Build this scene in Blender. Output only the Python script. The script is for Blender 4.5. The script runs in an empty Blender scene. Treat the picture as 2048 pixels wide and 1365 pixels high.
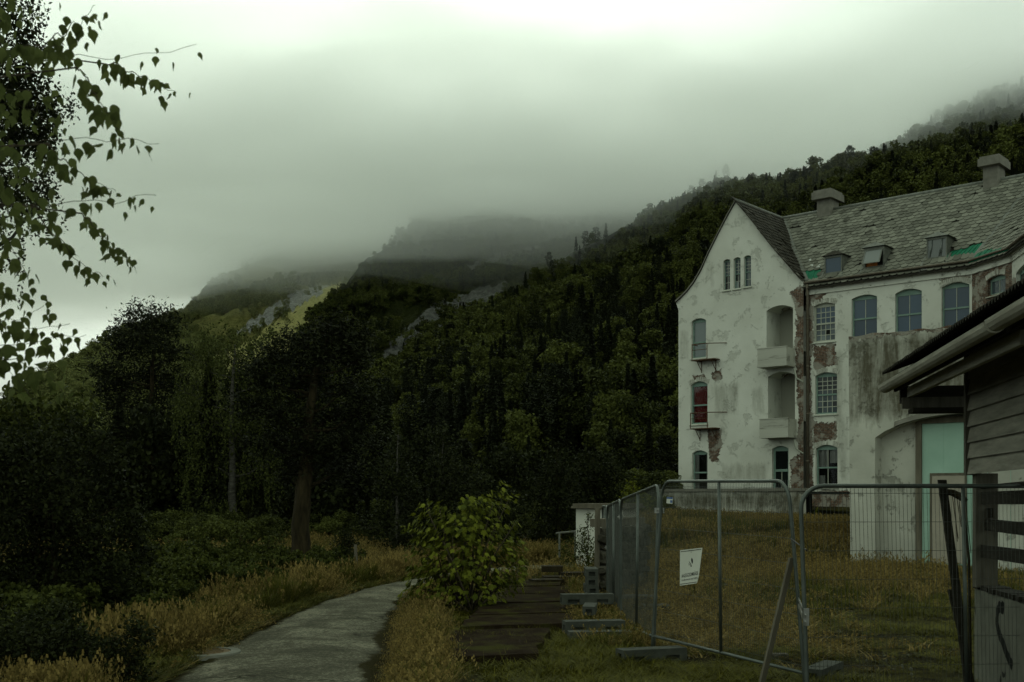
import bpy, bmesh, math, random
import numpy as np
from mathutils import Vector, noise as mnoise
from mathutils.geometry import delaunay_2d_cdt

SC = bpy.context.scene
COL = SC.collection
random.seed(7)
RNG = np.random.default_rng(11)

# ------------------------------------------------------------------ camera
EYE = 2.0
F = 2048 * 40.0 / 36.0
HOR = 1000.0
cam_data = bpy.data.cameras.new('camera')
cam = bpy.data.objects.new('camera', cam_data)
COL.objects.link(cam)
cam.location = (0, 0, EYE)
cam.rotation_euler = (math.radians(90), 0, 0)
cam_data.lens = 40.0
cam_data.sensor_width = 36.0
cam_data.shift_y = (HOR - 682.5) / 2048.0
cam_data.clip_start = 0.1
cam_data.clip_end = 12000
cam_data.dof.use_dof = True
cam_data.dof.focus_distance = 45.0
cam_data.dof.aperture_fstop = 7.0
SC.camera = cam

# ------------------------------------------------------------------ world: overcast over a Nishita sky
SUN_EL, SUN_AZ = math.radians(21), math.radians(-4)      # veiled sun above the mountain, azimuth from +Y
W = bpy.data.worlds.new('World')
SC.world = W
W.use_nodes = True
wn, wl = W.node_tree.nodes, W.node_tree.links
wn.clear()
w_out = wn.new('ShaderNodeOutputWorld')
w_bg = wn.new('ShaderNodeBackground')
w_bg.inputs['Strength'].default_value = 0.1
w_sky = wn.new('ShaderNodeTexSky')
w_sky.sky_type = 'NISHITA'
w_sky.sun_disc = False
w_sky.sun_elevation = SUN_EL
w_sky.sun_rotation = SUN_AZ
w_tc = wn.new('ShaderNodeTexCoord')
w_map = wn.new('ShaderNodeMapping')
w_map.inputs['Scale'].default_value = (1.0, 1.0, 2.6)
w_map.inputs['Location'].default_value = (0.35, 0.2, 0.1)
w_n = wn.new('ShaderNodeTexNoise')
w_n.inputs['Scale'].default_value = 1.9
w_n.inputs['Detail'].default_value = 6
w_n.inputs['Roughness'].default_value = 0.48
w_n.inputs['Distortion'].default_value = 0.3
w_ramp = wn.new('ShaderNodeValToRGB')
w_ramp.color_ramp.elements[0].position = 0.32
w_ramp.color_ramp.elements[0].color = (5.4, 6.4, 5.35, 1)
w_ramp.color_ramp.elements[1].position = 0.66
w_ramp.color_ramp.elements[1].color = (7.0, 8.25, 6.9, 1)
w_mix = wn.new('ShaderNodeMix')
w_mix.data_type = 'RGBA'
# cloud cover: thins out low down where the far valley opens (blue-grey there)
w_sep = wn.new('ShaderNodeSeparateXYZ')
w_low = wn.new('ShaderNodeMapRange')
w_low.inputs['From Min'].default_value = 0.09
w_low.inputs['From Max'].default_value = 0.2
w_low.inputs['To Min'].default_value = 0.0
w_low.inputs['To Max'].default_value = 1.0
w_n2 = wn.new('ShaderNodeTexNoise')
w_n2.inputs['Scale'].default_value = 5.0
w_n2.inputs['Detail'].default_value = 5
w_add = wn.new('ShaderNodeMath'); w_add.operation = 'MULTIPLY_ADD'
w_add.inputs[1].default_value = 0.12
w_low2 = wn.new('ShaderNodeMix'); w_low2.data_type = 'RGBA'
w_low2.inputs['A'].default_value = (2.3, 2.75, 2.95, 1)
wl.new(w_tc.outputs['Generated'], w_map.inputs['Vector'])
wl.new(w_map.outputs['Vector'], w_n.inputs['Vector'])
wl.new(w_map.outputs['Vector'], w_n2.inputs['Vector'])
wl.new(w_n.outputs['Fac'], w_ramp.inputs['Fac'])
wl.new(w_tc.outputs['Generated'], w_sep.inputs['Vector'])
wl.new(w_n2.outputs['Fac'], w_add.inputs[0])
wl.new(w_sep.outputs['Z'], w_add.inputs[2])
wl.new(w_add.outputs[0], w_low.inputs['Value'])
wl.new(w_low.outputs['Result'], w_low2.inputs['Factor'])
wl.new(w_ramp.outputs['Color'], w_low2.inputs['B'])
w_mix.inputs['Factor'].default_value = 0.92
wl.new(w_sky.outputs['Color'], w_mix.inputs['A'])
wl.new(w_low2.outputs['Result'], w_mix.inputs['B'])
wl.new(w_mix.outputs['Result'], w_bg.inputs['Color'])
wl.new(w_bg.outputs['Background'], w_out.inputs['Surface'])

sun_d = bpy.data.lights.new('sun', 'SUN')
sun_d.energy = 0.52
sun_d.angle = math.radians(30)
sun_d.color = (0.89, 1.0, 0.85)
sun = bpy.data.objects.new('sun', sun_d)
COL.objects.link(sun)
sdir = Vector((math.sin(SUN_AZ) * math.cos(SUN_EL), math.cos(SUN_AZ) * math.cos(SUN_EL), math.sin(SUN_EL)))
sun.rotation_euler = (-sdir).to_track_quat('-Z', 'Y').to_euler()
sun.location = (0, 60, 90)

SC.view_settings.view_transform = 'Standard'
SC.view_settings.look = 'None'
SC.view_settings.gamma = 1.0
SC.view_settings.use_curve_mapping = False
SC.view_settings.exposure = 0.28
SC.render.engine = 'CYCLES'
SC.cycles.volume_bounces = 16
SC.cycles.max_bounces = 18
SC.cycles.diffuse_bounces = 4
SC.cycles.transparent_max_bounces = 16
SC.cycles.use_denoising = True

# ------------------------------------------------------------------ helpers
def unp(px, py, Y):
    return Vector(((px - 1024) / F * Y, Y, EYE - (py - HOR) / F * Y))

def proj(p):
    return (1024 + F * p[0] / p[1], HOR - F * (p[2] - EYE) / p[1])

def onz(px, py, z=0.0):
    Y = (EYE - z) * F / (py - HOR)
    return unp(px, py, Y)

def sstep(a, b, x):
    t = min(1.0, max(0.0, (x - a) / (b - a)))
    return t * t * (3 - 2 * t)

def in_poly(x, y, poly):
    c = False
    n = len(poly)
    j = n - 1
    for i in range(n):
        xi, yi = poly[i][0], poly[i][1]
        xj, yj = poly[j][0], poly[j][1]
        if (yi > y) != (yj > y) and x < (xj - xi) * (y - yi) / (yj - yi) + xi:
            c = not c
        j = i
    return c

def interp(x, xs, ys):
    return float(np.interp(x, xs, ys))

def wloc(o):
    v = Vector((0, 0, 0))
    while o is not None:
        v += o.location
        o = o.parent
    return v

def tag(o, label=None, cat=None, group=None, kind=None):
    if label: o['label'] = label
    if cat: o['category'] = cat
    if group: o['group'] = group
    if kind: o['kind'] = kind
    return o

def thing(name, loc, label, cat, group=None):
    o = bpy.data.objects.new(name, None)
    o.empty_display_size = 0.3
    COL.objects.link(o)
    o.location = loc
    return tag(o, label, cat, group)

def link(name, me, parent=None, loc=None):
    o = bpy.data.objects.new(name, me)
    COL.objects.link(o)
    if parent is not None:
        o.parent = parent
    if loc is not None:
        o.location = loc
    return o

def fast_mesh(name, verts, faces, mats=(), smooth=False):
    """verts (N,3), faces (M,k) arrays of one polygon size."""
    verts = np.asarray(verts, dtype=np.float32)
    faces = np.asarray(faces, dtype=np.int32)
    me = bpy.data.meshes.new(name)
    me.vertices.add(len(verts))
    me.vertices.foreach_set('co', verts.ravel())
    k = faces.shape[1]
    me.loops.add(faces.size)
    me.loops.foreach_set('vertex_index', faces.ravel())
    me.polygons.add(len(faces))
    me.polygons.foreach_set('loop_start', np.arange(0, faces.size, k, dtype=np.int32))
    if smooth:
        me.polygons.foreach_set('use_smooth', np.ones(len(faces), dtype=bool))
    me.update(calc_edges=True)
    for m in mats:
        me.materials.append(m)
    return me

class MB:
    """Collects simple solids and builds ONE mesh object from them."""
    def __init__(self):
        self.v, self.f, self.m = [], [], []
    def add(self, vs, fs, mi=0):
        b = len(self.v)
        self.v.extend([Vector(p) for p in vs])
        self.f.extend([tuple(i + b for i in f) for f in fs])
        self.m.extend([mi] * len(fs))
        return self
    def hexa(self, c, mi=0):
        # c: 4 bottom corners then 4 top corners
        return self.add(c, [(3, 2, 1, 0), (4, 5, 6, 7), (0, 1, 5, 4), (1, 2, 6, 5), (2, 3, 7, 6), (3, 0, 4, 7)], mi)
    def frame_box(self, o, ax, ay, az, mi=0):
        o, ax, ay, az = Vector(o), Vector(ax), Vector(ay), Vector(az)
        b = [o, o + ax, o + ax + ay, o + ay]
        return self.hexa(b + [p + az for p in b], mi)
    def box(self, c, s, rz=0.0, mi=0):
        hx, hy, hz = s[0] / 2, s[1] / 2, s[2] / 2
        ca, sa = math.cos(rz), math.sin(rz)
        c = Vector(c)
        ax, ay = Vector((ca, sa, 0)), Vector((-sa, ca, 0))
        return self.frame_box(c - ax * hx - ay * hy - Vector((0, 0, hz)), ax * s[0], ay * s[1], (0, 0, s[2]), mi)
    def prism(self, poly, vec, mi=0):
        n = len(poly)
        vec = Vector(vec)
        vs = [Vector(p) for p in poly] + [Vector(p) + vec for p in poly]
        fs = [tuple(range(n))[::-1], tuple(range(n, 2 * n))]
        fs += [(i, (i + 1) % n, n + (i + 1) % n, n + i) for i in range(n)]
        return self.add(vs, fs, mi)
    def tube(self, pts, r, n=8, mi=0, cap=True):
        pts = [Vector(p) for p in pts]
        if not isinstance(r, (list, tuple)):
            r = [r] * len(pts)
        vs = []
        up = None
        for i, p in enumerate(pts):
            d = (pts[min(i + 1, len(pts) - 1)] - pts[max(i - 1, 0)])
            if d.length < 1e-9: d = Vector((0, 0, 1))
            d.normalize()
            if up is None:
                up = Vector((0, 0, 1)) if abs(d.z) < 0.9 else Vector((1, 0, 0))
            a = up - d * up.dot(d)
            if a.length < 1e-6: a = d.orthogonal()
            a.normalize()
            up = a
            b = d.cross(a)
            for k in range(n):
                t = 2 * math.pi * k / n
                vs.append(p + (a * math.cos(t) + b * math.sin(t)) * r[i])
        fs = []
        for i in range(len(pts) - 1):
            for k in range(n):
                fs.append((i * n + k, i * n + (k + 1) % n, (i + 1) * n + (k + 1) % n, (i + 1) * n + k))
        if cap:
            fs.append(tuple(range(n))[::-1])
            fs.append(tuple((len(pts) - 1) * n + k for k in range(n)))
        return self.add(vs, fs, mi)
    def build(self, name, mats, parent=None, smooth=False, origin=None):
        if not isinstance(mats, (list, tuple)): mats = [mats]
        off = wloc(parent) if parent is not None else Vector((0, 0, 0))
        lo = Vector(origin) - off if origin is not None else Vector((0, 0, 0))
        me = bpy.data.meshes.new(name)
        me.from_pydata([tuple(p - off - lo) for p in self.v], [], self.f)
        for m in mats: me.materials.append(m)
        if any(self.m):
            me.polygons.foreach_set('material_index', self.m)
        if smooth:
            me.polygons.foreach_set('use_smooth', [True] * len(self.f))
        me.update()
        return link(name, me, parent, lo)

# ------------------------------------------------------------------ materials
MAT = {}
class NT:
    def __init__(self, name):
        self.m = bpy.data.materials.new(name)
        self.m.use_nodes = True
        self.t = self.m.node_tree
        self.n, self.l = self.t.nodes, self.t.links
        self.b = self.n['Principled BSDF']
        self.out = self.n['Material Output']
        self.b.inputs['Specular IOR Level'].default_value = 0.1
    def node(self, typ, **kw):
        nd = self.n.new(typ)
        for k, v in kw.items():
            if k in nd.inputs.keys(): nd.inputs[k].default_value = v
            else: setattr(nd, k, v)
        return nd
    def coord(self, kind='Object', scale=(1, 1, 1)):
        tc = self.node('ShaderNodeTexCoord')
        mp = self.node('ShaderNodeMapping')
        mp.inputs['Scale'].default_value = scale
        self.l.new(tc.outputs[kind], mp.inputs['Vector'])
        return mp.outputs['Vector']
    def noise(self, vec, scale, detail=5, rough=0.55, dist=0.0):
        n = self.node('ShaderNodeTexNoise')
        n.inputs['Scale'].default_value = scale
        n.inputs['Detail'].default_value = detail
        n.inputs['Roughness'].default_value = rough
        n.inputs['Distortion'].default_value = dist
        if vec is not None: self.l.new(vec, n.inputs['Vector'])
        return n.outputs['Fac']
    def ramp(self, fac, stops):
        r = self.node('ShaderNodeValToRGB')
        e = r.color_ramp.elements
        while len(e) < len(stops): e.new(0.5)
        for i, (p, c) in enumerate(stops):
            e[i].position = p
            e[i].color = (*c, 1) if len(c) == 3 else c
        self.l.new(fac, r.inputs['Fac'])
        return r.outputs['Color']
    def step(self, fac, a, b):
        r = self.node('ShaderNodeMapRange')
        r.inputs['From Min'].default_value = a
        r.inputs['From Max'].default_value = b
        self.l.new(fac, r.inputs['Value'])
        return r.outputs['Result']
    def mix(self, fac, a, b, mode='MIX'):
        m = self.node('ShaderNodeMix', data_type='RGBA')
        m.blend_type = mode
        for key, v in (('Factor', fac), ('A', a), ('B', b)):
            if isinstance(v, (int, float)): m.inputs[key].default_value = v
            elif isinstance(v, tuple): m.inputs[key].default_value = (*v, 1) if len(v) == 3 else v
            else: self.l.new(v, m.inputs[key])
        return m.outputs['Result']
    def math(self, op, a, b=0.0):
        m = self.node('ShaderNodeMath', operation=op)
        for i, v in enumerate((a, b)):
            if isinstance(v, (int, float)): m.inputs[i].default_value = v
            else: self.l.new(v, m.inputs[i])
        return m.outputs[0]
    def attr(self, name):
        a = self.node('ShaderNodeAttribute', attribute_name=name)
        return a.outputs['Fac']
    def color(self, c):
        if isinstance(c, tuple): self.b.inputs['Base Color'].default_value = (*c, 1)
        else: self.l.new(c, self.b.inputs['Base Color'])
    def rough(self, v):
        if isinstance(v, (int, float)): self.b.inputs['Roughness'].default_value = v
        else: self.l.new(v, self.b.inputs['Roughness'])
    def bump(self, h, strength=0.4, dist=0.02):
        b = self.node('ShaderNodeBump')
        b.inputs['Strength'].default_value = strength
        b.inputs['Distance'].default_value = dist
        self.l.new(h, b.inputs['Height'])
        self.l.new(b.outputs['Normal'], self.b.inputs['Normal'])

def simple(name, c1, c2, scale=4, rough=0.8, bump=0.3, metal=0.0, stretch=(1, 1, 1), dist=0.01, spec=0.12):
    t = NT(name)
    v = t.coord('Object', stretch)
    n = t.noise(v, scale, 6, 0.6)
    t.color(t.ramp(n, [(0.3, c1), (0.7, c2)]))
    t.rough(rough)
    t.b.inputs['Metallic'].default_value = metal
    t.b.inputs['Specular IOR Level'].default_value = spec
    if bump: t.bump(t.noise(v, scale * 5, 4), bump, dist)
    MAT[name] = t.m
    return t.m

def foliage(name, dark, light, vary=0.5, trans=0.25, rough=0.75, spec=0.12):
    """Leaf material: colour differs per leaf (island) and per tree."""
    t = NT(name)
    g = t.node('ShaderNodeNewGeometry')
    oi = t.node('ShaderNodeObjectInfo')
    f = t.math('ADD', t.math('MULTIPLY', g.outputs['Random Per Island'], 1 - vary), t.math('MULTIPLY', oi.outputs['Random'], vary))
    col = t.ramp(f, [(0.1, dark), (0.9, light)])
    t.color(col)
    t.rough(rough)
    t.b.inputs['Specular IOR Level'].default_value = spec
    if trans:
        tr = t.node('ShaderNodeBsdfTranslucent')
        t.l.new(col, tr.inputs['Color'])
        mx = t.node('ShaderNodeMixShader')
        mx.inputs[0].default_value = trans
        t.l.new(t.b.outputs[0], mx.inputs[1])
        t.l.new(tr.outputs[0], mx.inputs[2])
        t.l.new(mx.outputs[0], t.out.inputs['Surface'])
    MAT[name] = t.m
    return t.m

foliage('leaf_far_broad', (0.011, 0.0145, 0.002), (0.08, 0.09, 0.017), 0.55, 0.15)
foliage('leaf_far_light', (0.07, 0.08, 0.024), (0.19, 0.2, 0.065), 0.55, 0.15)  # light green leaves, made paler still to carry the sunlight in their colour
foliage('needle_far', (0.006, 0.0085, 0.0022), (0.018, 0.022, 0.006), 0.5, 0.0)
foliage('needle', (0.0055, 0.0075, 0.0016), (0.018, 0.021, 0.005), 0.1, 0.0)
foliage('birch_leaf', (0.02, 0.026, 0.005), (0.068, 0.078, 0.017), 0.1, 0.25)
foliage('birch_leaf_near', (0.045, 0.058, 0.016), (0.12, 0.14, 0.042), 0.6, 0.6)
foliage('shrub_leaf', (0.016, 0.022, 0.003), (0.058, 0.066, 0.011), 0.1, 0.2)
foliage('shrub_leaf_dark', (0.006, 0.0085, 0.0014), (0.022, 0.026, 0.005), 0.1, 0.15)
foliage('maple_leaf', (0.05, 0.062, 0.005), (0.16, 0.175, 0.016), 0.85, 0.25)
foliage('maple_leaf_mass', (0.038, 0.047, 0.004), (0.125, 0.135, 0.013), 0.05, 0.25)
foliage('dry_blade', (0.06, 0.045, 0.01), (0.27, 0.195, 0.062), 0.4, 0.2)
foliage('green_blade', (0.022, 0.025, 0.003), (0.1, 0.096, 0.014), 0.4, 0.2)
foliage('moss_blade', (0.032, 0.032, 0.002), (0.125, 0.115, 0.008), 0.4, 0.2)
simple('bark', (0.008, 0.0065, 0.003), (0.04, 0.031, 0.014), 9, 0.95, 0.8, 0, (1, 1, 0.25), 0.03)
simple('bark_far', (0.03, 0.024, 0.018), (0.06, 0.05, 0.035), 6, 0.95, 0)
simple('birch_bark', (0.02, 0.018, 0.013), (0.085, 0.08, 0.065), 5, 0.9, 0.4, 0, (1, 1, 3))
simple('twig', (0.03, 0.025, 0.015), (0.07, 0.055, 0.035), 20, 0.9, 0)
# ------------------------------------------------------------------ hillsides
def hill_material(name, under1, under2, rock1, rock2, mead1, mead2):
    t = NT(name)
    v = t.coord('Object')
    n = t.noise(v, 0.02, 8, 0.65)
    n2 = t.noise(v, 0.16, 8, 0.7)
    base = t.ramp(n2, [(0.32, under1), (0.68, under2)])
    rock = t.ramp(t.noise(v, 0.35, 8, 0.75), [(0.35, rock1), (0.7, rock2)])
    mead = t.ramp(n2, [(0.3, mead1), (0.7, mead2)])
    rm = t.step(t.math('ADD', t.attr('rock'), t.math('MULTIPLY', t.math('SUBTRACT', n2, 0.5), 1.6)), 0.42, 0.58)
    mm = t.step(t.math('ADD', t.attr('meadow'), t.math('MULTIPLY', t.math('SUBTRACT', n2, 0.5), 1.2)), 0.42, 0.58)
    c = t.mix(mm, base, mead)
    c = t.mix(rm, c, rock)
    t.color(c)
    t.rough(1.0)
    t.b.inputs['Specular IOR Level'].default_value = 0.05
    t.bump(t.noise(v, 0.4, 8, 0.7), 0.9, 3.0)
    return t.m

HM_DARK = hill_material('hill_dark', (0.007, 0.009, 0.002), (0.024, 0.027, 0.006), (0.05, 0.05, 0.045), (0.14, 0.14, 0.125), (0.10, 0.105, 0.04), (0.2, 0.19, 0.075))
HM_FAR_SUNLIT = hill_material('hill_far_sunlit', (0.06, 0.064, 0.017), (0.15, 0.14, 0.048), (0.10, 0.10, 0.09), (0.34, 0.34, 0.32), (0.22, 0.215, 0.08), (0.38, 0.345, 0.14))  # undergrowth and meadow colours raised: sunlight on the far slopes is painted in

def resample(pts, n):
    pts = [Vector(p) for p in pts]
    d = [0.0]
    for i in range(1, len(pts)): d.append(d[-1] + (pts[i] - pts[i - 1]).length)
    ts = np.linspace(0, d[-1], n)
    return np.stack([np.interp(ts, d, [p[k] for p in pts]) for k in range(3)], 1)

def loft(name, foot, ridge, nu, nv, mat, amp, freq, prof=1.15, rock=(), meadow=(), back=220):
    A = resample([unp(*p) if len(p) == 3 else p for p in foot], nu)
    B = resample([unp(*p) for p in ridge], nu)
    V = np.zeros((nv + 3, nu, 3))
    for j in range(nv):
        s = j / (nv - 1)
        V[j] = A * (1 - s) + B * s
        V[j, :, 2] = A[:, 2] + (B[:, 2] - A[:, 2]) * s ** prof
        w = amp * math.sin(math.pi * min(1, s * 1.05)) ** 0.6 if 0 < s < 1 else 0.0
        w = max(w, amp * 0.5 * s)
        for i in range(nu):
            p = Vector(V[j, i]) * freq
            V[j, i, 2] += w * mnoise.fractal(p, 0.9, 2.1, 5, noise_basis='PERLIN_ORIGINAL')
    for q, (dy, dz) in enumerate(((back * 0.3, -8), (back, -60), (back * 2, -260))):
        V[nv + q] = V[nv - 1]
        dirs = V[nv - 1, :, :2] / np.linalg.norm(V[nv - 1, :, :2], axis=1)[:, None]
        V[nv + q, :, :2] += dirs * dy
        V[nv + q, :, 2] += dz
    rows = nv + 3
    idx = np.arange(rows * nu).reshape(rows, nu)
    fa = np.stack([idx[:-1, :-1], idx[:-1, 1:], idx[1:, 1:], idx[1:, :-1]], -1).reshape(-1, 4)
    vv = V.reshape(-1, 3)
    me = fast_mesh(name, vv, fa, [mat], smooth=True)
    for an, polys in (('rock', rock), ('meadow', meadow)):
        at = me.attributes.new(an, 'FLOAT', 'POINT')
        vals = np.zeros(len(vv), dtype=np.float32)
        if polys:
            for i, p in enumerate(vv):
                if p[1] > 1 and i < nv * nu:
                    x, y = proj(p)
                    if any(in_poly(x, y, q) for q in polys): vals[i] = 1.0
        at.data.foreach_set('value', vals)
    o = link(name, me)
    tag(o, kind='structure')
    return V[:nv], B

ROCK_B = [[(770, 690), (860, 615), (960, 575), (1020, 560), (1000, 600), (900, 655), (830, 700), (760, 745)],
          [(900, 545), (1010, 505), (1100, 490), (1060, 525), (960, 560)]]
ROCK_C = [[(470, 665), (540, 615), (610, 575), (665, 568), (600, 610), (530, 650), (480, 672)]]
MEAD_C = [[(520, 668), (590, 615), (650, 575), (720, 560), (690, 620), (640, 660), (560, 690)],
          [(350, 830), (380, 740), (520, 670), (600, 680), (480, 800)], [(120, 850), (150, 815), (260, 800), (260, 850)]]

LOFTS = {}
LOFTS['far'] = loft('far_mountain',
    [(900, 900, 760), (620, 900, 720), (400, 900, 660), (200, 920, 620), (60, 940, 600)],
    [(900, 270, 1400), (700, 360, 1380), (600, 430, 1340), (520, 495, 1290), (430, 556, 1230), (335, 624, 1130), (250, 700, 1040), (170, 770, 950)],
    150, 90, HM_FAR_SUNLIT, 34, 0.008, 1.1, ROCK_C, MEAD_C)
LOFTS['mid'] = loft('scree_slope',
    [(1400, 760, 640), (1150, 770, 600), (950, 800, 560), (800, 850, 520), (600, 900, 470), (420, 930, 440)],
    [(1400, 300, 1020), (1200, 340, 1010), (1040, 385, 990), (900, 425, 965), (790, 478, 930), (700, 540, 895), (655, 610, 860), (600, 690, 800), (530, 770, 720), (440, 850, 640)],
    170, 90, HM_DARK, 30, 0.010, 1.1, ROCK_B, ())
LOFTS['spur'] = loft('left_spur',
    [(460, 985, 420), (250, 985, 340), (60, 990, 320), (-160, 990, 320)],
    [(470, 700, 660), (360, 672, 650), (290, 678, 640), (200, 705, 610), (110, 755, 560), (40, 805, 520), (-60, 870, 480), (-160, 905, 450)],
    110, 60, HM_FAR_SUNLIT, 14, 0.012, 1.0, (), MEAD_C)
LOFTS['near'] = loft('forest_slope',
    [(2700, 990, 110), (2300, 995, 118), (1900, 995, 122), (1500, 995, 124), (1150, 995, 128), (850, 997, 140), (600, 998, 170), (350, 998, 230), (200, 998, 290)],
    [(2700, -60, 500), (2400, 60, 520), (2100, 195, 545), (1900, 280, 565), (1750, 335, 585), (1600, 362, 605), (1450, 376, 625), (1350, 436, 650), (1290, 474, 670), (1200, 510, 690),
     (1100, 545, 705), (1065, 600, 660), (1020, 655, 600), (900, 715, 560), (780, 770, 500), (700, 815, 450), (560, 870, 400), (420, 920, 350), (280, 955, 320)],
    230, 110, HM_DARK, 20, 0.011, 1.18, (), ())

# --- rocky ledge on the slope
def ledge():
    line = [(1245, 470, 655), (1200, 488, 652), (1150, 508, 648), (1110, 540, 640), (1075, 580, 628), (1060, 620, 610), (1040, 660, 590)]
    top = resample([unp(*p) for p in line], 60)
    vs, nv = [], 7
    for i, p in enumerate(top):
        depth = 10 + 22 * math.sin(math.pi * i / 59) ** 0.8
        for j in range(nv):
            s = j / (nv - 1)
            n1 = mnoise.fractal(Vector((p[0] * 0.06, p[1] * 0.06, s * 3)), 0.8, 2.2, 5)
            n2 = mnoise.fractal(Vector((p[0] * 0.15, 7.0, s * 5)), 0.8, 2.2, 4)
            off = (12 if j == 0 else -3 + 6 * s)
            vs.append((p[0] + n2 * 4, p[1] + off - 6 + n1 * 9 * (1 if j else 0.3), p[2] + 3 - depth * (0.0 if j == 0 else (s ** 1.1)) + n2 * 2.5))
    idx = np.arange(60 * nv).reshape(60, nv)
    fa = np.stack([idx[:-1, :-1], idx[:-1, 1:], idx[1:, 1:], idx[1:, :-1]], -1).reshape(-1, 4)
    t = NT('cliff_rock')
    v = t.coord('Object', (1, 1, 0.5))
    t.color(t.ramp(t.noise(v, 0.25, 8, 0.7), [(0.35, (0.02, 0.022, 0.015)), (0.72, (0.16, 0.16, 0.14))]))
    t.rough(1.0)
    t.bump(t.noise(v, 0.5, 8, 0.75), 1.0, 2.5)
    o = link('rock_ledge', fast_mesh('rock_ledge', vs, fa, [t.m]))
    tag(o, kind='structure')
ledge()

# ------------------------------------------------------------------ foliage generators
def rand_rot(n, rng, tilt=1.0):
    """n random orthonormal frames; tilt<1 keeps the leaf normals nearer to vertical."""
    nz = rng.normal(size=(n, 3))
    nz[:, 2] = np.abs(nz[:, 2]) + (1 - tilt) * 2.0
    nz /= np.linalg.norm(nz, axis=1)[:, None]
    a = rng.normal(size=(n, 3))
    a -= nz * np.sum(a * nz, 1)[:, None]
    a /= np.linalg.norm(a, axis=1)[:, None]
    b = np.cross(nz, a)
    return a, b, nz

def leaves(cent, size, rng, aspect=0.62, tilt=1.0, droop=0.0):
    """Diamond leaves (two triangles folded at the midrib) at cent (N,3)."""
    n = len(cent)
    size = np.broadcast_to(np.asarray(size, dtype=float), (n,)) * rng.uniform(0.65, 1.3, n)
    a, b, nz = rand_rot(n, rng, tilt)
    if droop:
        a = a * (1 - droop) + np.array([0, 0, -1.0]) * droop
        a /= np.linalg.norm(a, axis=1)[:, None]
        b = np.cross(nz, a); b /= np.linalg.norm(b, axis=1)[:, None] + 1e-9
    s = size[:, None]
    tip = cent + a * s * 0.5
    tail = cent - a * s * 0.5
    l = cent + b * s * aspect * 0.5 - a * s * 0.08 + nz * s * 0.06
    r = cent - b * s * aspect * 0.5 - a * s * 0.08 + nz * s * 0.06
    v = np.stack([tail, r, tip, l], 1).reshape(-1, 3)
    f = np.arange(n * 4).reshape(n, 4)
    return v, f

def blob_points(centres, radii, count, rng, shell=0.35):
    """count points spread over ellipsoid clumps, denser towards their skins."""
    k = rng.integers(0, len(centres), count)
    d = rng.normal(size=(count, 3))
    d /= np.linalg.norm(d, axis=1)[:, None]
    r = rng.uniform(0, 1, count) ** shell
    return np.asarray(centres)[k] + d * r[:, None] * np.asarray(radii)[k]

def far_broad(seed, n=950, ls=0.056):
    rng = np.random.default_rng(seed)
    m = 13
    c = np.zeros((m, 3)); r = np.zeros((m, 3))
    for i in range(m):
        h = rng.uniform(0.22, 0.9)
        w = 0.30 * math.sin(math.pi * min(0.97, h * 0.82 + 0.12)) ** 0.7
        an = rng.uniform(0, 6.28)
        c[i] = (math.cos(an) * w * rng.uniform(0.2, 1), math.sin(an) * w * rng.uniform(0.2, 1), h)
        q = rng.uniform(0.09, 0.17)
        r[i] = (q, q, q * 0.85)
    p = blob_points(c, r, n, rng)
    return leaves(p, ls, rng, 0.8)

def far_conifer(seed, n=800, pine=False, ls=0.055):
    rng = np.random.default_rng(seed)
    h = rng.uniform(0.0, 1, n) ** 0.85
    if pine:
        w = 0.19 * np.clip(np.sin(np.pi * np.clip((h - 0.2) / 0.85, 0, 1)), 0, 1) ** 0.6
    else:
        w = 0.17 * (1 - h) ** 0.8 + 0.008
    tier = 0.6 + 0.4 * np.abs(np.sin(h * (28 if not pine else 14) + rng.uniform(0, 6)))
    an = rng.uniform(0, 2 * np.pi, n)
    gap = 0.75 + 0.25 * np.sin(an * 3 + h * 9 + seed)
    rad = w * tier * gap * rng.uniform(0.35, 1.1, n) ** 0.6
    z = 0.06 + 0.94 * h - (0.25 if not pine else 0) * rad
    if pine: z = 0.25 + 0.75 * h
    p = np.stack([np.cos(an) * rad, np.sin(an) * rad, z], 1)
    v, f = leaves(p, ls, rng, 0.42, 0.7)
    # trunk spine
    return v, f

PROTO = bpy.data.collections.new('scatter_sources')     # only referenced by the scatters, never linked to the scene
def proto_coll(name, meshes):
    c = bpy.data.collections.new(name)
    for i, me in enumerate(meshes):
        o = bpy.data.objects.new('%s_%02d' % (name, i), me)
        c.objects.link(o)
    return c

def scatter_tree(coll):
    ng = bpy.data.node_groups.new('scatter', 'GeometryNodeTree')
    ng.interface.new_socket('Geometry', in_out='INPUT', socket_type='NodeSocketGeometry')
    ng.interface.new_socket('Geometry', in_out='OUTPUT', socket_type='NodeSocketGeometry')
    N, L = ng.nodes, ng.links
    gi, go = N.new('NodeGroupInput'), N.new('NodeGroupOutput')
    ci = N.new('GeometryNodeCollectionInfo')
    ci.inputs['Collection'].default_value = coll
    ci.inputs['Separate Children'].default_value = True
    ci.inputs['Reset Children'].default_value = True
    ip = N.new('GeometryNodeInstanceOnPoints')
    ip.inputs['Pick Instance'].default_value = True
    def na(name, typ):
        a = N.new('GeometryNodeInputNamedAttribute')
        a.data_type = typ
        a.inputs['Name'].default_value = name
        return a.outputs['Attribute']
    L.new(gi.outputs[0], ip.inputs['Points'])
    L.new(ci.outputs[0], ip.inputs['Instance'])
    L.new(na('pick', 'INT'), ip.inputs['Instance Index'])
    L.new(na('rot', 'FLOAT_VECTOR'), ip.inputs['Rotation'])
    L.new(na('scl', 'FLOAT_VECTOR'), ip.inputs['Scale'])
    L.new(ip.outputs[0], go.inputs[0])
    return ng

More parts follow.
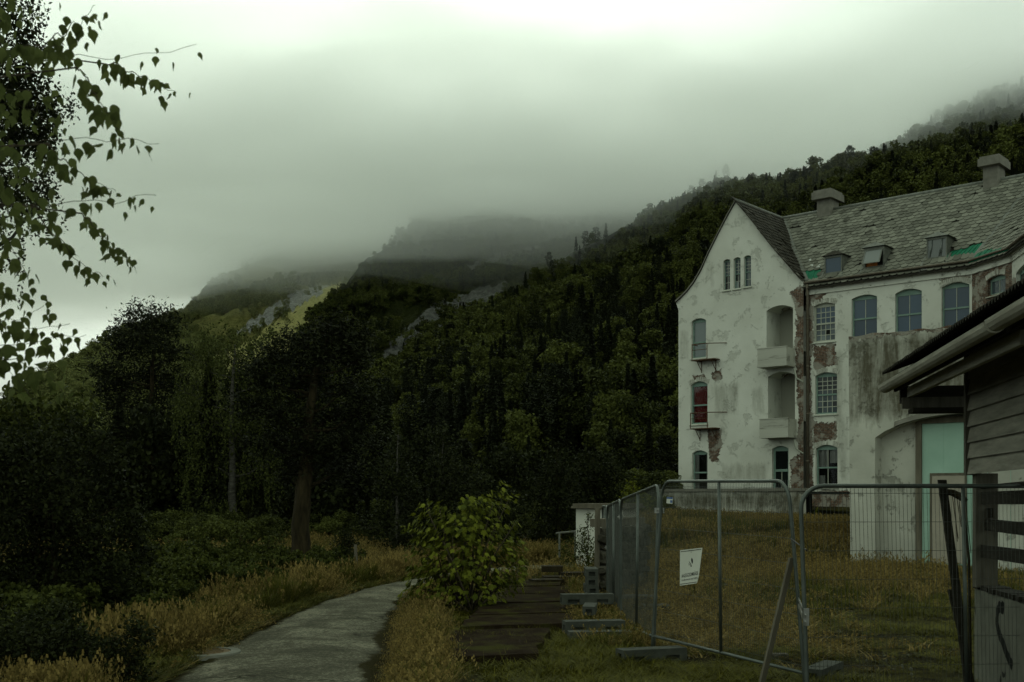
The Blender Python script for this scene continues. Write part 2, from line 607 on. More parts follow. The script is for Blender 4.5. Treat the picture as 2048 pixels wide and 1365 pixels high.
def scatter(name, coll, pts, rots, scls, picks):
    me = bpy.data.meshes.new(name)
    pts = np.asarray(pts, dtype=np.float32)
    me.vertices.add(len(pts))
    me.vertices.foreach_set('co', pts.ravel())
    a = me.attributes.new('rot', 'FLOAT_VECTOR', 'POINT'); a.data.foreach_set('vector', np.asarray(rots, dtype=np.float32).ravel())
    a = me.attributes.new('scl', 'FLOAT_VECTOR', 'POINT'); a.data.foreach_set('vector', np.asarray(scls, dtype=np.float32).ravel())
    a = me.attributes.new('pick', 'INT', 'POINT'); a.data.foreach_set('value', np.asarray(picks, dtype=np.int32).ravel())
    o = link(name, me)
    md = o.modifiers.new('scatter', 'NODES')
    md.node_group = scatter_tree(coll)
    tag(o, kind='stuff')
    return o

def mk(name, vf, mat):
    return fast_mesh(name, vf[0], vf[1], [MAT[mat]])

C_NEAR = proto_coll('near_wood', [mk('wood_broad', far_broad(s), 'leaf_far_broad') for s in (1, 2, 3)] +
                    [mk('wood_spruce', far_conifer(s), 'needle_far') for s in (4, 5)] + [mk('wood_pine', far_conifer(6, 800, True), 'needle_far')])
C_FINE = proto_coll('fine_wood', [mk('fine_broad', far_broad(s, 2400, .038), 'leaf_far_broad') for s in (51, 52, 53)] + [mk('fine_spruce', far_conifer(s, 2200, False, .036), 'needle_far') for s in (54, 55)] + [mk('fine_pine', far_conifer(56, 2000, True, .036), 'needle_far')])
C_LIGHT = proto_coll('light_wood', [mk('light_broad', far_broad(s), 'leaf_far_light') for s in (11, 12, 13)])

def sample_loft(V, n, rng, vmin=0.0, vmax=0.98):
    nv, nu, _ = V.shape
    out = []
    # area weights per cell
    e1 = V[1:, :-1] - V[:-1, :-1]
    e2 = V[:-1, 1:] - V[:-1, :-1]
    ar = np.linalg.norm(np.cross(e1, e2), axis=2)
    rows = np.linspace(0, 1, nv - 1)
    ar[(rows < vmin) | (rows > vmax)] = 0
    pr = (ar / ar.sum()).ravel()
    k = rng.choice(len(pr), n, p=pr)
    j, i = np.divmod(k, nu - 1)
    a, b = rng.uniform(size=(n, 1)), rng.uniform(size=(n, 1))
    return V[j, i] + e1[j, i] * a + e2[j, i] * b

def forest(name, key, n, coll, picks, hmin, hmax, label, skip=(), keep=1.0, vmin=0.0, clump=0.0, wide=1.0, ymin=60, ymax=9e9):
    rng = np.random.default_rng(abs(hash(name)) % 1000 if False else sum(map(ord, name)))
    P = sample_loft(LOFTS[key][0], n, rng, vmin)
    ok = np.ones(n, dtype=bool)
    for q, p in enumerate(P):
        if p[1] < ymin or p[1] > ymax: ok[q] = False; continue
        x, y = proj(p)
        if x < -120 or x > 2170: ok[q] = False; continue
        if y < 60: ok[q] = False; continue
        if any(in_poly(x, y, s) for s in skip) and rng.uniform() > 0.10: ok[q] = False
        if clump and mnoise.noise(Vector(p) * 0.014) < clump - 0.3 + rng.uniform(-.15, .15): ok[q] = False
    P = P[ok]
    n = len(P)
    h = rng.uniform(hmin, hmax, n)
    P[:, 2] -= h * 0.12
    w = h * rng.uniform(0.8, 1.25, n) * wide
    rots = np.stack([np.zeros(n), np.zeros(n), rng.uniform(0, 6.28, n)], 1)
    o = scatter(name, coll, P, rots, np.stack([w, w, h], 1), rng.choice(picks, n))
    tag(o, label, 'forest')
    return o

forest('forest', 'near', 13000, C_NEAR, [0, 0, 1, 1, 2, 2, 3, 4, 5], 5, 16, 'dense dark forest covering the upper slope behind the white building', [[(1035, 640), (1050, 590), (1075, 555), (1150, 497), (1255, 455), (1262, 500), (1190, 540), (1120, 600), (1095, 690), (1045, 700)]], ymin=330)
forest('forest_foot', 'near', 13000, C_FINE, [0, 1, 2, 3, 3, 4, 4, 5, 5, 3], 5, 14, 'dark mixed wood at the foot of the slope', ymax=330)
forest('woodland', 'mid', 9000, C_NEAR, [0, 1, 2, 0, 1, 2, 3, 5], 6, 14, 'scattered green woodland round the grey scree below the cloud', ROCK_B, clump=0.02)
forest('scrub_woodland', 'far', 7500, C_LIGHT, [0, 1, 2], 5, 13, 'pale scrub and birch wood on the far mountain', ROCK_C + MEAD_C, clump=0.17)
forest('birch_woodland', 'spur', 3400, C_LIGHT, [0, 1, 2], 7, 13, 'light green broadleaf wood on the low spur beside the tall pine', MEAD_C)

# --- single conifers standing out on the skyline
def skyline():
    rng = np.random.default_rng(5)
    B = LOFTS['near'][1]
    bx = np.array([proj(p)[0] for p in B])
    order = np.argsort(bx)
    spots = [(1300, 398), (1282, 428), (1326, 412), (1212, 432), (1192, 442), (1172, 456), (1152, 474), (1098, 505), (1432, 308), (1404, 326), (1452, 318), (1382, 352),
             (1962, 248), (1985, 262), (1862, 282), (1802, 292), (1735, 318), (1690, 338), (1905, 272)]
    ms = [mk('skyline_crown', far_conifer(21, 900, True), 'needle_far'), mk('skyline_crown', far_conifer(22, 900), 'needle_far'), mk('skyline_crown', far_conifer(23, 900, True), 'needle_far')]
    tb = MB().tube([(0, 0, 0), (0, 0, 0.95)], [0.018, 0.004], 6)
    tm = None
    seen = {}
    spots.sort()
    for q, (px, py) in enumerate(spots):
        base = np.array([np.interp(px, bx[order], B[order, k]) for k in range(3)])
        base[1] -= 6; base[0] = (px - 1024) / F * base[1]
        zt = EYE - (py - HOR) / F * base[1]
        zt = min(zt, base[2] + (11.0 if 1370 < px < 1500 else 16.0))
        h = max(8.0, zt - base[2] + 3)
        zone = 'above the rocky ledge' if px < 1250 else 'in the clump beside the ledge top' if px < 1340 else 'in the fog over the gable' if px < 1500 else 'above the slate roof' if px < 1940 else 'over the vent at the roof end'
        seen[zone] = seen.get(zone, 0) + 1
        order_ = ['', 'second ', 'third ', 'fourth ', 'fifth ', 'sixth ', 'seventh '][seen[zone] - 1] if seen[zone] > 1 else 'first '
        o = thing('conifer', (base[0], base[1], zt - h), order_ + 'dark skyline conifer going up the slope ' + zone, 'tree', 'conifers along the misty skyline')
        w = h * rng.uniform(0.9, 1.15)
        if tm is None:
            t = tb.build('trunk', MAT['bark_far'], o); tm = t.data
        else:
            t = link('trunk', tm, o)
        c = link('crown', ms[q % 3], o)
        for z in (t, c):
            z.scale = (w, w, h)
            z.rotation_euler = (0, 0, rng.uniform(0, 6.28))
skyline()

# ------------------------------------------------------------------ low cloud on the mountain
def low_cloud(name, drop, thick, dens, label, seed):
    nx, ny = 90, 60
    xs = np.linspace(-1000, 1000, nx)
    ys = np.linspace(290, 1800, ny)
    bot, top = np.zeros((ny, nx, 3)), np.zeros((ny, nx, 3))
    for j, y in enumerate(ys):
        for i, x in enumerate(xs):
            p = Vector((x, y, 0))
            n = mnoise.fractal(p * 0.006 + Vector((3, 9, seed)), 0.9, 2.1, 4)
            n2 = mnoise.fractal(p * 0.013 + Vector((0, 0, seed)), 0.9, 2.1, 4)
            zb = 179 + 14 * sstep(625, 800, y) + max(0, y - 600) * 0.11 - max(0, y - 940) * 0.05 + n * 14 + n2 * 9 - drop
            edge = min(1.0, (x + 1000) / 300, (1000 - x) / 300, (y - 290) / 380, (1800 - y) / 300)
            edge = max(0.0, edge); edge = edge * edge * (3 - 2 * edge)
            th = 5 + thick * edge
            bot[j, i] = (x, y, zb)
            top[j, i] = (x, y, zb + th * (0.9 + 0.4 * mnoise.noise(p * 0.007 + Vector((0, 0, seed)))))
    idx = np.arange(nx * ny).reshape(ny, nx)
    ft = np.stack([idx[:-1, :-1], idx[:-1, 1:], idx[1:, 1:], idx[1:, :-1]], -1).reshape(-1, 4)
    fb = ft[:, ::-1]
    off = nx * ny
    ring = list(idx[0, :]) + list(idx[1:, -1]) + list(idx[-1, -2::-1]) + list(idx[-2:0:-1, 0])
    fs = [(ring[k], ring[(k + 1) % len(ring)], ring[(k + 1) % len(ring)] + off, ring[k] + off) for k in range(len(ring))]
    me = fast_mesh(name, np.concatenate([bot.reshape(-1, 3), top.reshape(-1, 3)]), np.concatenate([fb, ft + off, np.array(fs)]))
    m = bpy.data.materials.new('cloud_vapour')
    m.use_nodes = True
    m.node_tree.nodes.clear()
    o_ = m.node_tree.nodes.new('ShaderNodeOutputMaterial')
    s = m.node_tree.nodes.new('ShaderNodeVolumePrincipled')
    s.inputs['Color'].default_value = (0.996, 1.0, 0.99, 1)
    s.inputs['Density'].default_value = dens
    s.inputs['Anisotropy'].default_value = 0.86
    m.node_tree.links.new(s.outputs[0], o_.inputs['Volume'])
    me.materials.append(m)
    tag(link(name, me), label, 'cloud', kind='stuff')
low_cloud('low_cloud', -16, 38, 0.022, 'pale low cloud hanging on the mountain side', 1.0)
low_cloud('low_cloud', 0, 46, 0.018, 'soft grey underside of the low cloud', 2.0)
low_cloud('cloud_veil', 20, 56, 0.006, 'thin veil of mist under the low cloud', 4.0)
low_cloud('cloud_veil', 40, 66, 0.002, 'very thin mist below the cloud on the mountain', 5.0)
low_cloud('cloud_veil', 64, 80, 0.0007, 'faintest lowest veil of mist on the mountain', 6.0)

def mist_patch(px, py, Y, rx, ry, rz, dens, lab, seed):
    bm = bmesh.new()
    bmesh.ops.create_icosphere(bm, subdivisions=4, radius=1)
    c = unp(px, py, Y)
    for v in bm.verts:
        d = v.co.normalized()
        f = 1 + .45 * mnoise.fractal(d * 1.4 + Vector((seed, 0, 0)), .9, 2.1, 4)
        v.co = Vector((c.x + d.x * f * rx, c.y + d.y * f * ry, c.z + d.z * f * rz))
    me = bpy.data.meshes.new('mist_patch'); bm.to_mesh(me); bm.free()
    m = bpy.data.materials['cloud_vapour'].copy()
    [n for n in m.node_tree.nodes if n.type == 'PRINCIPLED_VOLUME'][0].inputs['Density'].default_value = dens
    me.materials.append(m)
    tag(link('mist_patch', me), lab, 'mist', kind='stuff')
mist_patch(1450, 345, 585, 34, 40, 15, .006, 'torn patch of mist drifting before the skyline conifers', 1)
mist_patch(1600, 322, 575, 46, 40, 12, .008, 'thin mist lying on the slope over the roof', 2)
mist_patch(1960, 215, 540, 60, 50, 17, .014, 'mist on the upper slope', 3)
mist_patch(1300, 390, 690, 45, 40, 14, .008, 'faint mist behind the skyline conifers', 4)
# ------------------------------------------------------------------ ground
FG = Vector((15.37, 60.0, 0))                    # foot of the gable's corner
FT = Vector((0.7547, -0.6561, 0))                # along the facade, towards the camera's side
FU = Vector((0.6561, 0.7547, 0))                 # into the building

def fpos(t, u, z):
    return FG + FT * t + FU * u + Vector((0, 0, z))

def ftu(x, y):
    d = Vector((x, y, 0)) - FG
    return d.dot(FT), d.dot(FU)

def ray_plane(px, py, p0, n):
    d = unp(px, py, 1.0) - Vector((0, 0, EYE))
    o = Vector((0, 0, EYE))
    k = (p0 - o).dot(n) / d.dot(n)
    return o + d * k

def fpix(px, py, u=0.0):
    """facade coordinates (t, z) of a pixel on the plane u."""
    p = ray_plane(px, py, fpos(0, u, 0), FU)
    t, _ = ftu(p.x, p.y)
    return t, p.z

ROAD_L = [(20, 1620), (150, 1500), (235, 1425), (320, 1365), (450, 1292), (560, 1237), (640, 1207), (720, 1182), (800, 1164), (860, 1153), (930, 1143), (1010, 1136), (1090, 1131), (1180, 1127)]
ROAD_R = [(735, 1620), (745, 1500), (752, 1425), (762, 1365), (780, 1290), (795, 1230), (808, 1205), (828, 1185), (860, 1172), (905, 1162), (960, 1153), (1030, 1145), (1100, 1139), (1180, 1135)]
RL = [onz(*p) for p in ROAD_L]
RR = [onz(*p) for p in ROAD_R]
ROAD_POLY = [(p.x, p.y) for p in RL] + [(p.x, p.y) for p in RR[::-1]]

def gz(x, y):
    d = math.hypot(x, y)
    w = sstep(1.95, 3.6, x - max(0, (y - 20)) * 0.055)
    t, u = ftu(x, y)
    w2 = 1 - 0.95 * sstep(11.0, 14.0, t) if y < 75 else 1
    z = 1.55 * sstep(17.5, 62, y) * w * w2 * (1 - sstep(120, 200, y))
    z += 0.12 * sstep(14, 30, y) * w
    # bank on the roadside to the left
    z += 0.25 * sstep(0.6, 3.0, (-x - 1.0) - 0.33 * max(0, y - 12) * 0.0 - 4.2 + 0.02 * y) * (1 if y < 60 else 0)
    if d < 90:
        p = Vector((x, y, 0))
        z += 0.05 * mnoise.noise(p * 0.5) + 0.03 * mnoise.noise(p * 1.7)
    return z

def axis(lo, hi, st, far, grow=1.35):
    a = list(np.arange(lo, hi + 1e-6, st))
    s, x = st, hi
    while x < far: s *= grow; x += s; a.append(x)
    s, x = st, lo
    while x > -far if lo < 0 else x > lo - 1: s *= grow; x -= s; a.insert(0, x)
    return np.array(a)

def build_ground():
    xs = axis(-16, 24, 0.3, 5000)
    ys = np.concatenate([[-60, -20, -8, 0, 4], axis(7, 68, 0.32, 6000)[1:] if False else np.arange(6, 68, 0.32), np.array([69, 71, 75, 82, 95, 115, 150, 220, 350, 600, 1100, 2200, 4200, 7000])])
    nx, ny = len(xs), len(ys)
    V = np.zeros((ny, nx, 3))
    for j, y in enumerate(ys):
        for i, x in enumerate(xs):
            z = gz(x, y)
            if -12 < x < 6 and y < 45:
                z -= 0.07 * (1.0 if in_poly(x, y, ROAD_POLY) else 0.0)
            V[j, i] = (x, y, z)
    idx = np.arange(nx * ny).reshape(ny, nx)
    fa = np.stack([idx[:-1, :-1], idx[:-1, 1:], idx[1:, 1:], idx[1:, :-1]], -1).reshape(-1, 4)
    t = NT('ground_soil')
    v = t.coord('Object')
    n1 = t.noise(v, 0.35, 6, 0.6)
    n2 = t.noise(v, 3.5, 8, 0.7)
    soil = t.ramp(n2, [(0.3, (0.007, 0.006, 0.003)), (0.72, (0.032, 0.026, 0.013))])
    moss = t.ramp(n2, [(0.3, (0.018, 0.018, 0.003)), (0.7, (0.065, 0.058, 0.008))])
    c = t.mix(t.step(t.math('ADD', t.math('MULTIPLY', n1, 0.6), t.math('MULTIPLY', n2, 0.4)), 0.47, 0.58), soil, moss)
    t.color(c); t.rough(1.0); t.b.inputs['Specular IOR Level'].default_value = 0.03
    t.bump(t.noise(v, 9, 8, 0.7), 0.9, 0.05)
    o = link('ground', fast_mesh('ground', V.reshape(-1, 3), fa, [t.m], True))
    tag(o, kind='structure')
build_ground()

def build_road():
    def dens(P, n):
        return resample(P, n)
    n, m = 170, 18
    # pair the edges by depth
    ys = np.concatenate([np.linspace(7.4, 26, 120), np.linspace(26.3, 35.5, 50)])
    lx = np.interp(ys, [p.y for p in RL], [p.x for p in RL])
    rx = np.interp(ys, [p.y for p in RR], [p.x for p in RR])
    V = np.zeros((len(ys), m, 3))
    for j, y in enumerate(ys):
        el = 0.16 * mnoise.noise(Vector((y * 0.7, 3, 0))) + 0.08 * mnoise.noise(Vector((y * 2.7, 3, 0)))
        er = 0.16 * mnoise.noise(Vector((y * 0.7, 9, 0))) + 0.08 * mnoise.noise(Vector((y * 2.7, 9, 0)))
        for i in range(m):
            s = i / (m - 1)
            x = (lx[j] + el) * (1 - s) + (rx[j] + er) * s
            z = 0.02 + 0.05 * math.sin(math.pi * s) + 0.02 * mnoise.noise(Vector((x * 0.8, y * 0.8, 5)))
            if i in (0, m - 1): z = -0.06
            V[j, i] = (x, y, z)
    idx = np.arange(len(ys) * m).reshape(len(ys), m)
    fa = np.stack([idx[:-1, :-1], idx[:-1, 1:], idx[1:, 1:], idx[1:, :-1]], -1).reshape(-1, 4)
    t = NT('road_gravel')
    v = t.coord('Object')
    n1 = t.noise(v, 0.5, 6, 0.6, 0.6)
    n2 = t.noise(v, 6, 6, 0.7)
    n3 = t.noise(v, 22, 8, 0.85)
    c = t.ramp(t.math('ADD', t.math('MULTIPLY', t.noise(v, 1.0, 8, .72, .5), 0.4), t.math('MULTIPLY', n3, 0.6)), [(0.40, (0.046, 0.044, 0.030)), (0.5, (0.096, 0.092, 0.064)), (0.58, (0.26, 0.245, 0.175))])
    mossy = t.step(t.noise(t.coord('Object', (1, 0.35, 1)), 1.1, 6, 0.7), 0.66, 0.74)
    c = t.mix(mossy, c, (0.04, 0.036, 0.010))
    vo = t.node('ShaderNodeTexVoronoi', feature='DISTANCE_TO_EDGE')
    vo.inputs['Scale'].default_value = 0.55
    wv = t.node('ShaderNodeVectorMath', operation='MULTIPLY_ADD')
    nz = t.node('ShaderNodeTexNoise'); nz.inputs['Scale'].default_value = 1.6; nz.inputs['Detail'].default_value = 6
    t.l.new(v, nz.inputs['Vector']); t.l.new(nz.outputs['Color'], wv.inputs[0]); wv.inputs[1].default_value = (.9, .9, .9); t.l.new(v, wv.inputs[2])
    t.l.new(wv.outputs[0], vo.inputs['Vector'])
    crack = t.math('MULTIPLY', t.math('SUBTRACT', 1.0, t.step(vo.outputs['Distance'], 0.004, 0.02)), t.step(n1, .46, .6))
    c = t.mix(t.math('MULTIPLY', crack, 0.8), c, (0.016, 0.015, 0.008))
    em = t.step(t.math('ADD', t.attr('edge'), t.math('MULTIPLY', t.math('SUBTRACT', n2, 0.5), 0.9)), 0.42, 0.62)
    c = t.mix(em, c, (0.028, 0.024, 0.008))
    t.color(c); t.rough(1.0); t.b.inputs['Specular IOR Level'].default_value = 0.04
    t.bump(t.math('ADD', t.math('MULTIPLY', n3, 0.6), n2), 1.0, 0.06)
    me = fast_mesh('road', V.reshape(-1, 3), fa, [t.m], True)
    at = me.attributes.new('edge', 'FLOAT', 'POINT')
    ev = np.array([[max(0.0, 1 - min(i, m - 1 - i) / 3.2) for i in range(m)] for _ in ys], dtype=np.float32)
    at.data.foreach_set('value', ev.ravel())
    tag(link('road', me), kind='structure')
build_road()

# manhole at the road's edge
def manhole():
    c = onz(408, 1312)
    o = thing('manhole_cover', (c.x, c.y, 0.02), 'round rusty manhole cover set into the edge of the grey road', 'manhole cover')
    simple('iron_rust', (0.07, 0.05, 0.025), (0.14, 0.10, 0.05), 9, 0.8, 0.5)
    simple('concrete', (0.08, 0.08, 0.062), (0.17, 0.17, 0.135), 5, 0.9, 0.5)
    b = MB()
    n = 28
    ring = lambda r, z: [(c.x + r * math.cos(2 * math.pi * k / n), c.y + r * math.sin(2 * math.pi * k / n), z) for k in range(n)]
    b.prism(ring(0.33, 0.02), (0, 0, 0.035))
    for k in range(-3, 4):
        b.box((c.x, c.y + k * 0.08, 0.058), (0.5 * math.cos(k * 0.35), 0.03, 0.012))
    b.build('lid', MAT['iron_rust'], o)
    r = MB()
    R = [ring(0.34, 0.0), ring(0.34, 0.062), ring(0.46, 0.058), ring(0.48, 0.0)]
    vs = sum(R, [])
    fs = [(a * n + k, a * n + (k + 1) % n, (a + 1) * n + (k + 1) % n, (a + 1) * n + k) for a in range(3) for k in range(n)]
    r.add(vs, fs).build('rim', MAT['concrete'], o)
manhole()

# concrete slabs along the fence
def slabs():
    t = NT('slab_brown')
    v = t.coord('Object')
    t.color(t.ramp(t.noise(v, 2.2, 8, 0.7), [(0.3, (0.007, 0.005, 0.0025)), (0.50, (0.020, 0.0135, 0.008)), (0.62, (0.032, 0.031, 0.008))]))
    t.rough(1.0); t.b.inputs['Specular IOR Level'].default_value = 0.02; t.bump(t.noise(v, 14, 6, 0.7), 0.6, 0.02)
    root = bpy.data.objects.new('path', None); COL.objects.link(root); tag(root, kind='structure')
    quads = [[(862, 1314), (1075, 1308), (1098, 1256), (905, 1260)], [(918, 1254), (1152, 1246), (1148, 1226), (942, 1232)], [(946, 1230), (1150, 1224), (1146, 1204), (968, 1208)],
             [(972, 1206), (1146, 1202), (1142, 1186), (990, 1189)], [(994, 1188), (1142, 1185), (1138, 1172), (1010, 1174)], [(1012, 1173), (1120, 1171), (1116, 1160), (1028, 1161)]]
    for q in quads:
        zt = 0.13 + RNG.uniform(0, 0.02)
        P = [onz(x, y, zt) for x, y in q]
        n = 7
        edge = []
        for k in range(4):
            a, b = P[k], P[(k + 1) % 4]
            for s in range(n):
                p = a.lerp(b, s / n)
                p = p + Vector((mnoise.noise(p * 3) * 0.11, mnoise.noise(p * 3 + Vector((5, 5, 5))) * 0.10, 0)) 
                edge.append(Vector((p.x, p.y, zt)))
        MB().prism([(p.x, p.y, -0.1) for p in edge], (0, 0, zt + 0.1)).build('slab', t.m, root)
slabs()
# ------------------------------------------------------------------ the white building
def plaster(name, clean1, clean2, dirt, peel, streak=0.5, has_brick=True):
    t = NT(name)
    v = t.coord('UV')
    vs = t.coord('UV', (1.0, 0.16, 1.0))
    big = t.noise(v, 0.35, 6, 0.6)
    mid = t.noise(v, 1.3, 8, 0.68, 0.4)
    fine = t.noise(v, 7.0, 6, 0.7)
    st = t.noise(vs, 2.6, 8, 0.7, 0.3)
    c = t.ramp(big, [(0.3, clean2), (0.62, clean1)])
    pm = t.step(t.math('ADD', t.math('MULTIPLY', mid, 0.75), t.math('MULTIPLY', fine, 0.25)), 0.55, 0.585)
    c = t.mix(t.math('MULTIPLY', pm, 0.5), c, peel)
    sm = t.step(t.math('ADD', t.math('MULTIPLY', st, 0.8), t.math('ADD', t.math('MULTIPLY', t.attr('dirt'), 0.3), t.math('MULTIPLY', fine, 0.2))), 0.62, 0.86)
    c = t.mix(t.math('MULTIPLY', sm, streak), c, dirt)
    spots = t.step(t.noise(v, 11.0, 3, 0.6), 0.69, 0.72)
    c = t.mix(t.math('MULTIPLY', spots, t.step(big, 0.48, 0.6)), c, (0.06, 0.055, 0.045))
    h = t.math('SUBTRACT', t.math('MULTIPLY', fine, 0.35), t.math('MULTIPLY', pm, 0.6))
    if has_brick:
        br = t.node('ShaderNodeTexBrick')
        br.inputs['Scale'].default_value = 1.0
        br.inputs['Brick Width'].default_value = 0.23
        br.inputs['Row Height'].default_value = 0.082
        br.inputs['Mortar Size'].default_value = 0.012
        br.inputs['Mortar Smooth'].default_value = 0.2
        br.inputs['Bias'].default_value = -0.2
        br.inputs['Color1'].default_value = (0.17, 0.09, 0.055, 1)
        br.inputs['Color2'].default_value = (0.09, 0.06, 0.042, 1)
        br.inputs['Mortar'].default_value = (0.20, 0.19, 0.155, 1)
        t.l.new(v, br.inputs['Vector'])
        bc = t.mix(t.step(fine, 0.42, 0.66), br.outputs['Color'], (0.05, 0.036, 0.026))
        bc = t.mix(t.math('MULTIPLY', t.step(mid, 0.49, 0.55), 0.6), bc, (0.36, 0.35, 0.29))
        bm = t.step(t.math('ADD', t.attr('brick'), t.math('ADD', t.math('MULTIPLY', t.math('SUBTRACT', mid, 0.5), 1.5), t.math('MULTIPLY', t.math('SUBTRACT', fine, 0.5), 0.9))), 0.5, 0.54)
        c = t.mix(bm, c, bc)
        h2 = t.math('SUBTRACT', t.math('MULTIPLY', br.outputs['Fac'], -0.5), 1.0)
        h2 = t.math('ADD', h2, t.math('MULTIPLY', fine, 0.7))
        mx = t.node('ShaderNodeMix', data_type='FLOAT')
        t.l.new(bm, mx.inputs[0]); t.l.new(h, mx.inputs[2]); t.l.new(h2, mx.inputs[3])
        h = mx.outputs[0]
    t.color(c); t.rough(0.9)
    t.bump(h, 0.8, 0.03)
    MAT[name] = t.m
    return t.m

plaster('plaster_white', (0.60, 0.60, 0.52), (0.49, 0.487, 0.41), (0.19, 0.185, 0.14), (0.35, 0.35, 0.29), 0.5)
plaster('plaster_grey', (0.50, 0.495, 0.415), (0.29, 0.287, 0.235), (0.075, 0.067, 0.042), (0.125, 0.123, 0.095), 0.95)
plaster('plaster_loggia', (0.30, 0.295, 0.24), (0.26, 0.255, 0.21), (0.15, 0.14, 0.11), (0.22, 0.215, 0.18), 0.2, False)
simple('teal_paint', (0.14, 0.21, 0.17), (0.20, 0.28, 0.235), 3, 0.6, 0.2)
simple('pale_paint', (0.33, 0.34, 0.27), (0.42, 0.43, 0.35), 6, 0.6, 0.2)
simple('rusty_iron', (0.05, 0.03, 0.018), (0.12, 0.065, 0.035), 10, 0.85, 0.3)
simple('zinc', (0.09, 0.095, 0.078), (0.17, 0.175, 0.145), 4, 0.55, 0.2, 0.2)
simple('gutter_zinc', (0.085, 0.072, 0.05), (0.16, 0.135, 0.10), 6, 0.6, 0.2, 0.2)
simple('vent_stone', (0.12, 0.115, 0.092), (0.20, 0.19, 0.155), 3, 0.9, 0.4)
simple('green_sheet', (0.010, 0.10, 0.05), (0.017, 0.15, 0.08), 4, 0.7, 0.3)
simple('red_curtain', (0.10, 0.012, 0.010), (0.17, 0.02, 0.016), 6, 0.9, 0.1, 0, (8, 8, 0.3))
simple('net_curtain', (0.20, 0.21, 0.19), (0.34, 0.35, 0.32), 6, 0.9, 0.1, 0, (8, 8, 0.3))
simple('orange_blind', (0.28, 0.09, 0.02), (0.42, 0.15, 0.04), 3, 0.8, 0.1)
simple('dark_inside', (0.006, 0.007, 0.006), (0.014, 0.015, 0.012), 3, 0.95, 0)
simple('white_cloth', (0.34, 0.35, 0.31), (0.45, 0.46, 0.41), 5, 0.8, 0.3)

def slate_mat(name, a, b, dark):
    t = NT(name)
    oi = t.node('ShaderNodeObjectInfo')
    g = t.node('ShaderNodeNewGeometry')
    v = t.coord('Object')
    f = t.math('FRACT', t.math('ADD', oi.outputs['Random'], g.outputs['Random Per Island']))
    c = t.mix(f, a, b)
    c = t.mix(t.step(t.noise(v, 1.2, 7, 0.7), 0.56, 0.7), c, dark)
    c = t.mix(t.math('MULTIPLY', t.step(t.noise(v, 5, 6, 0.7), 0.6, 0.72), 0.6), c, (0.15, 0.15, 0.11))
    t.color(c); t.rough(0.8)
    t.bump(t.noise(v, 16, 5), 0.4, 0.01)
    MAT[name] = t.m
slate_mat('slate', (0.095, 0.095, 0.073), (0.19, 0.19, 0.148), (0.045, 0.044, 0.032))
slate_mat('slate_dark', (0.018, 0.016, 0.010), (0.042, 0.038, 0.027), (0.009, 0.009, 0.005))  # shaded copy of slate: the gable's unlit roof side is put into the colour
simple('roof_deck', (0.018, 0.017, 0.012), (0.04, 0.036, 0.028), 5, 0.95, 0.3)

def glass_mat(name, base, rough, spec=0.5, cloudy=None):
    t = NT(name)
    oi = t.node('ShaderNodeObjectInfo')
    c = t.mix(oi.outputs['Random'], tuple(x * 0.75 for x in base), tuple(x * 1.25 for x in base))
    t.color(c); t.rough(rough)
    t.b.inputs['Specular IOR Level'].default_value = spec
    MAT[name] = t.m
glass_mat('glass_sky_tint', (0.035, 0.058, 0.085), 0.04, 0.35)  # reflected blue sky is put into the base colour of these panes
glass_mat('glass_dark', (0.010, 0.013, 0.012), 0.05, 0.35)
glass_mat('glass_mid', (0.05, 0.065, 0.07), 0.1, 0.4)
glass_mat('glass_pale', (0.14, 0.17, 0.165), 0.12, 0.5)
glass_mat('plastic_film', (0.12, 0.135, 0.12), 0.25, 0.6)
t = NT('glass_clear')
tr = t.node('ShaderNodeBsdfTransparent')
gl = t.node('ShaderNodeBsdfGlossy'); gl.inputs['Roughness'].default_value = 0.04
fr = t.node('ShaderNodeFresnel')
mx = t.node('ShaderNodeMixShader')
t.l.new(fr.outputs[0], mx.inputs[0]); t.l.new(tr.outputs[0], mx.inputs[1]); t.l.new(gl.outputs[0], mx.inputs[2]); t.l.new(mx.outputs[0], t.out.inputs['Surface'])
MAT['glass_clear'] = t.m

def arch_poly(x0, x1, z0, z1, rise, n=8):
    """opening outline, counter-clockwise, z1 = crown of the arch."""
    pts = [(x0, z0), (x1, z0), (x1, z1 - rise)]
    for k in range(1, n):
        s = k / n
        pts.append((x1 + (x0 - x1) * s, z1 - rise + rise * (1 - (2 * s - 1) ** 2)))
    pts.append((x0, z1 - rise))
    if rise <= 0: pts = [(x0, z0), (x1, z0), (x1, z1), (x0, z1)]
    return pts

class Plane:
    """a wall plane: (t, z, depth) to the world."""
    def __init__(self, o, tdir, udir):
        self.o, self.td, self.ud = Vector(o), Vector(tdir), Vector(udir)
    def at(self, t, z, u=0.0):
        p = self.o + self.td * t + self.ud * u
        return Vector((p.x, p.y, z))
    def pix(self, px, py, u=0.0):
        p = ray_plane(px, py, self.at(0, 0, u), self.ud)
        return (p - self.o).dot(self.td), p.z

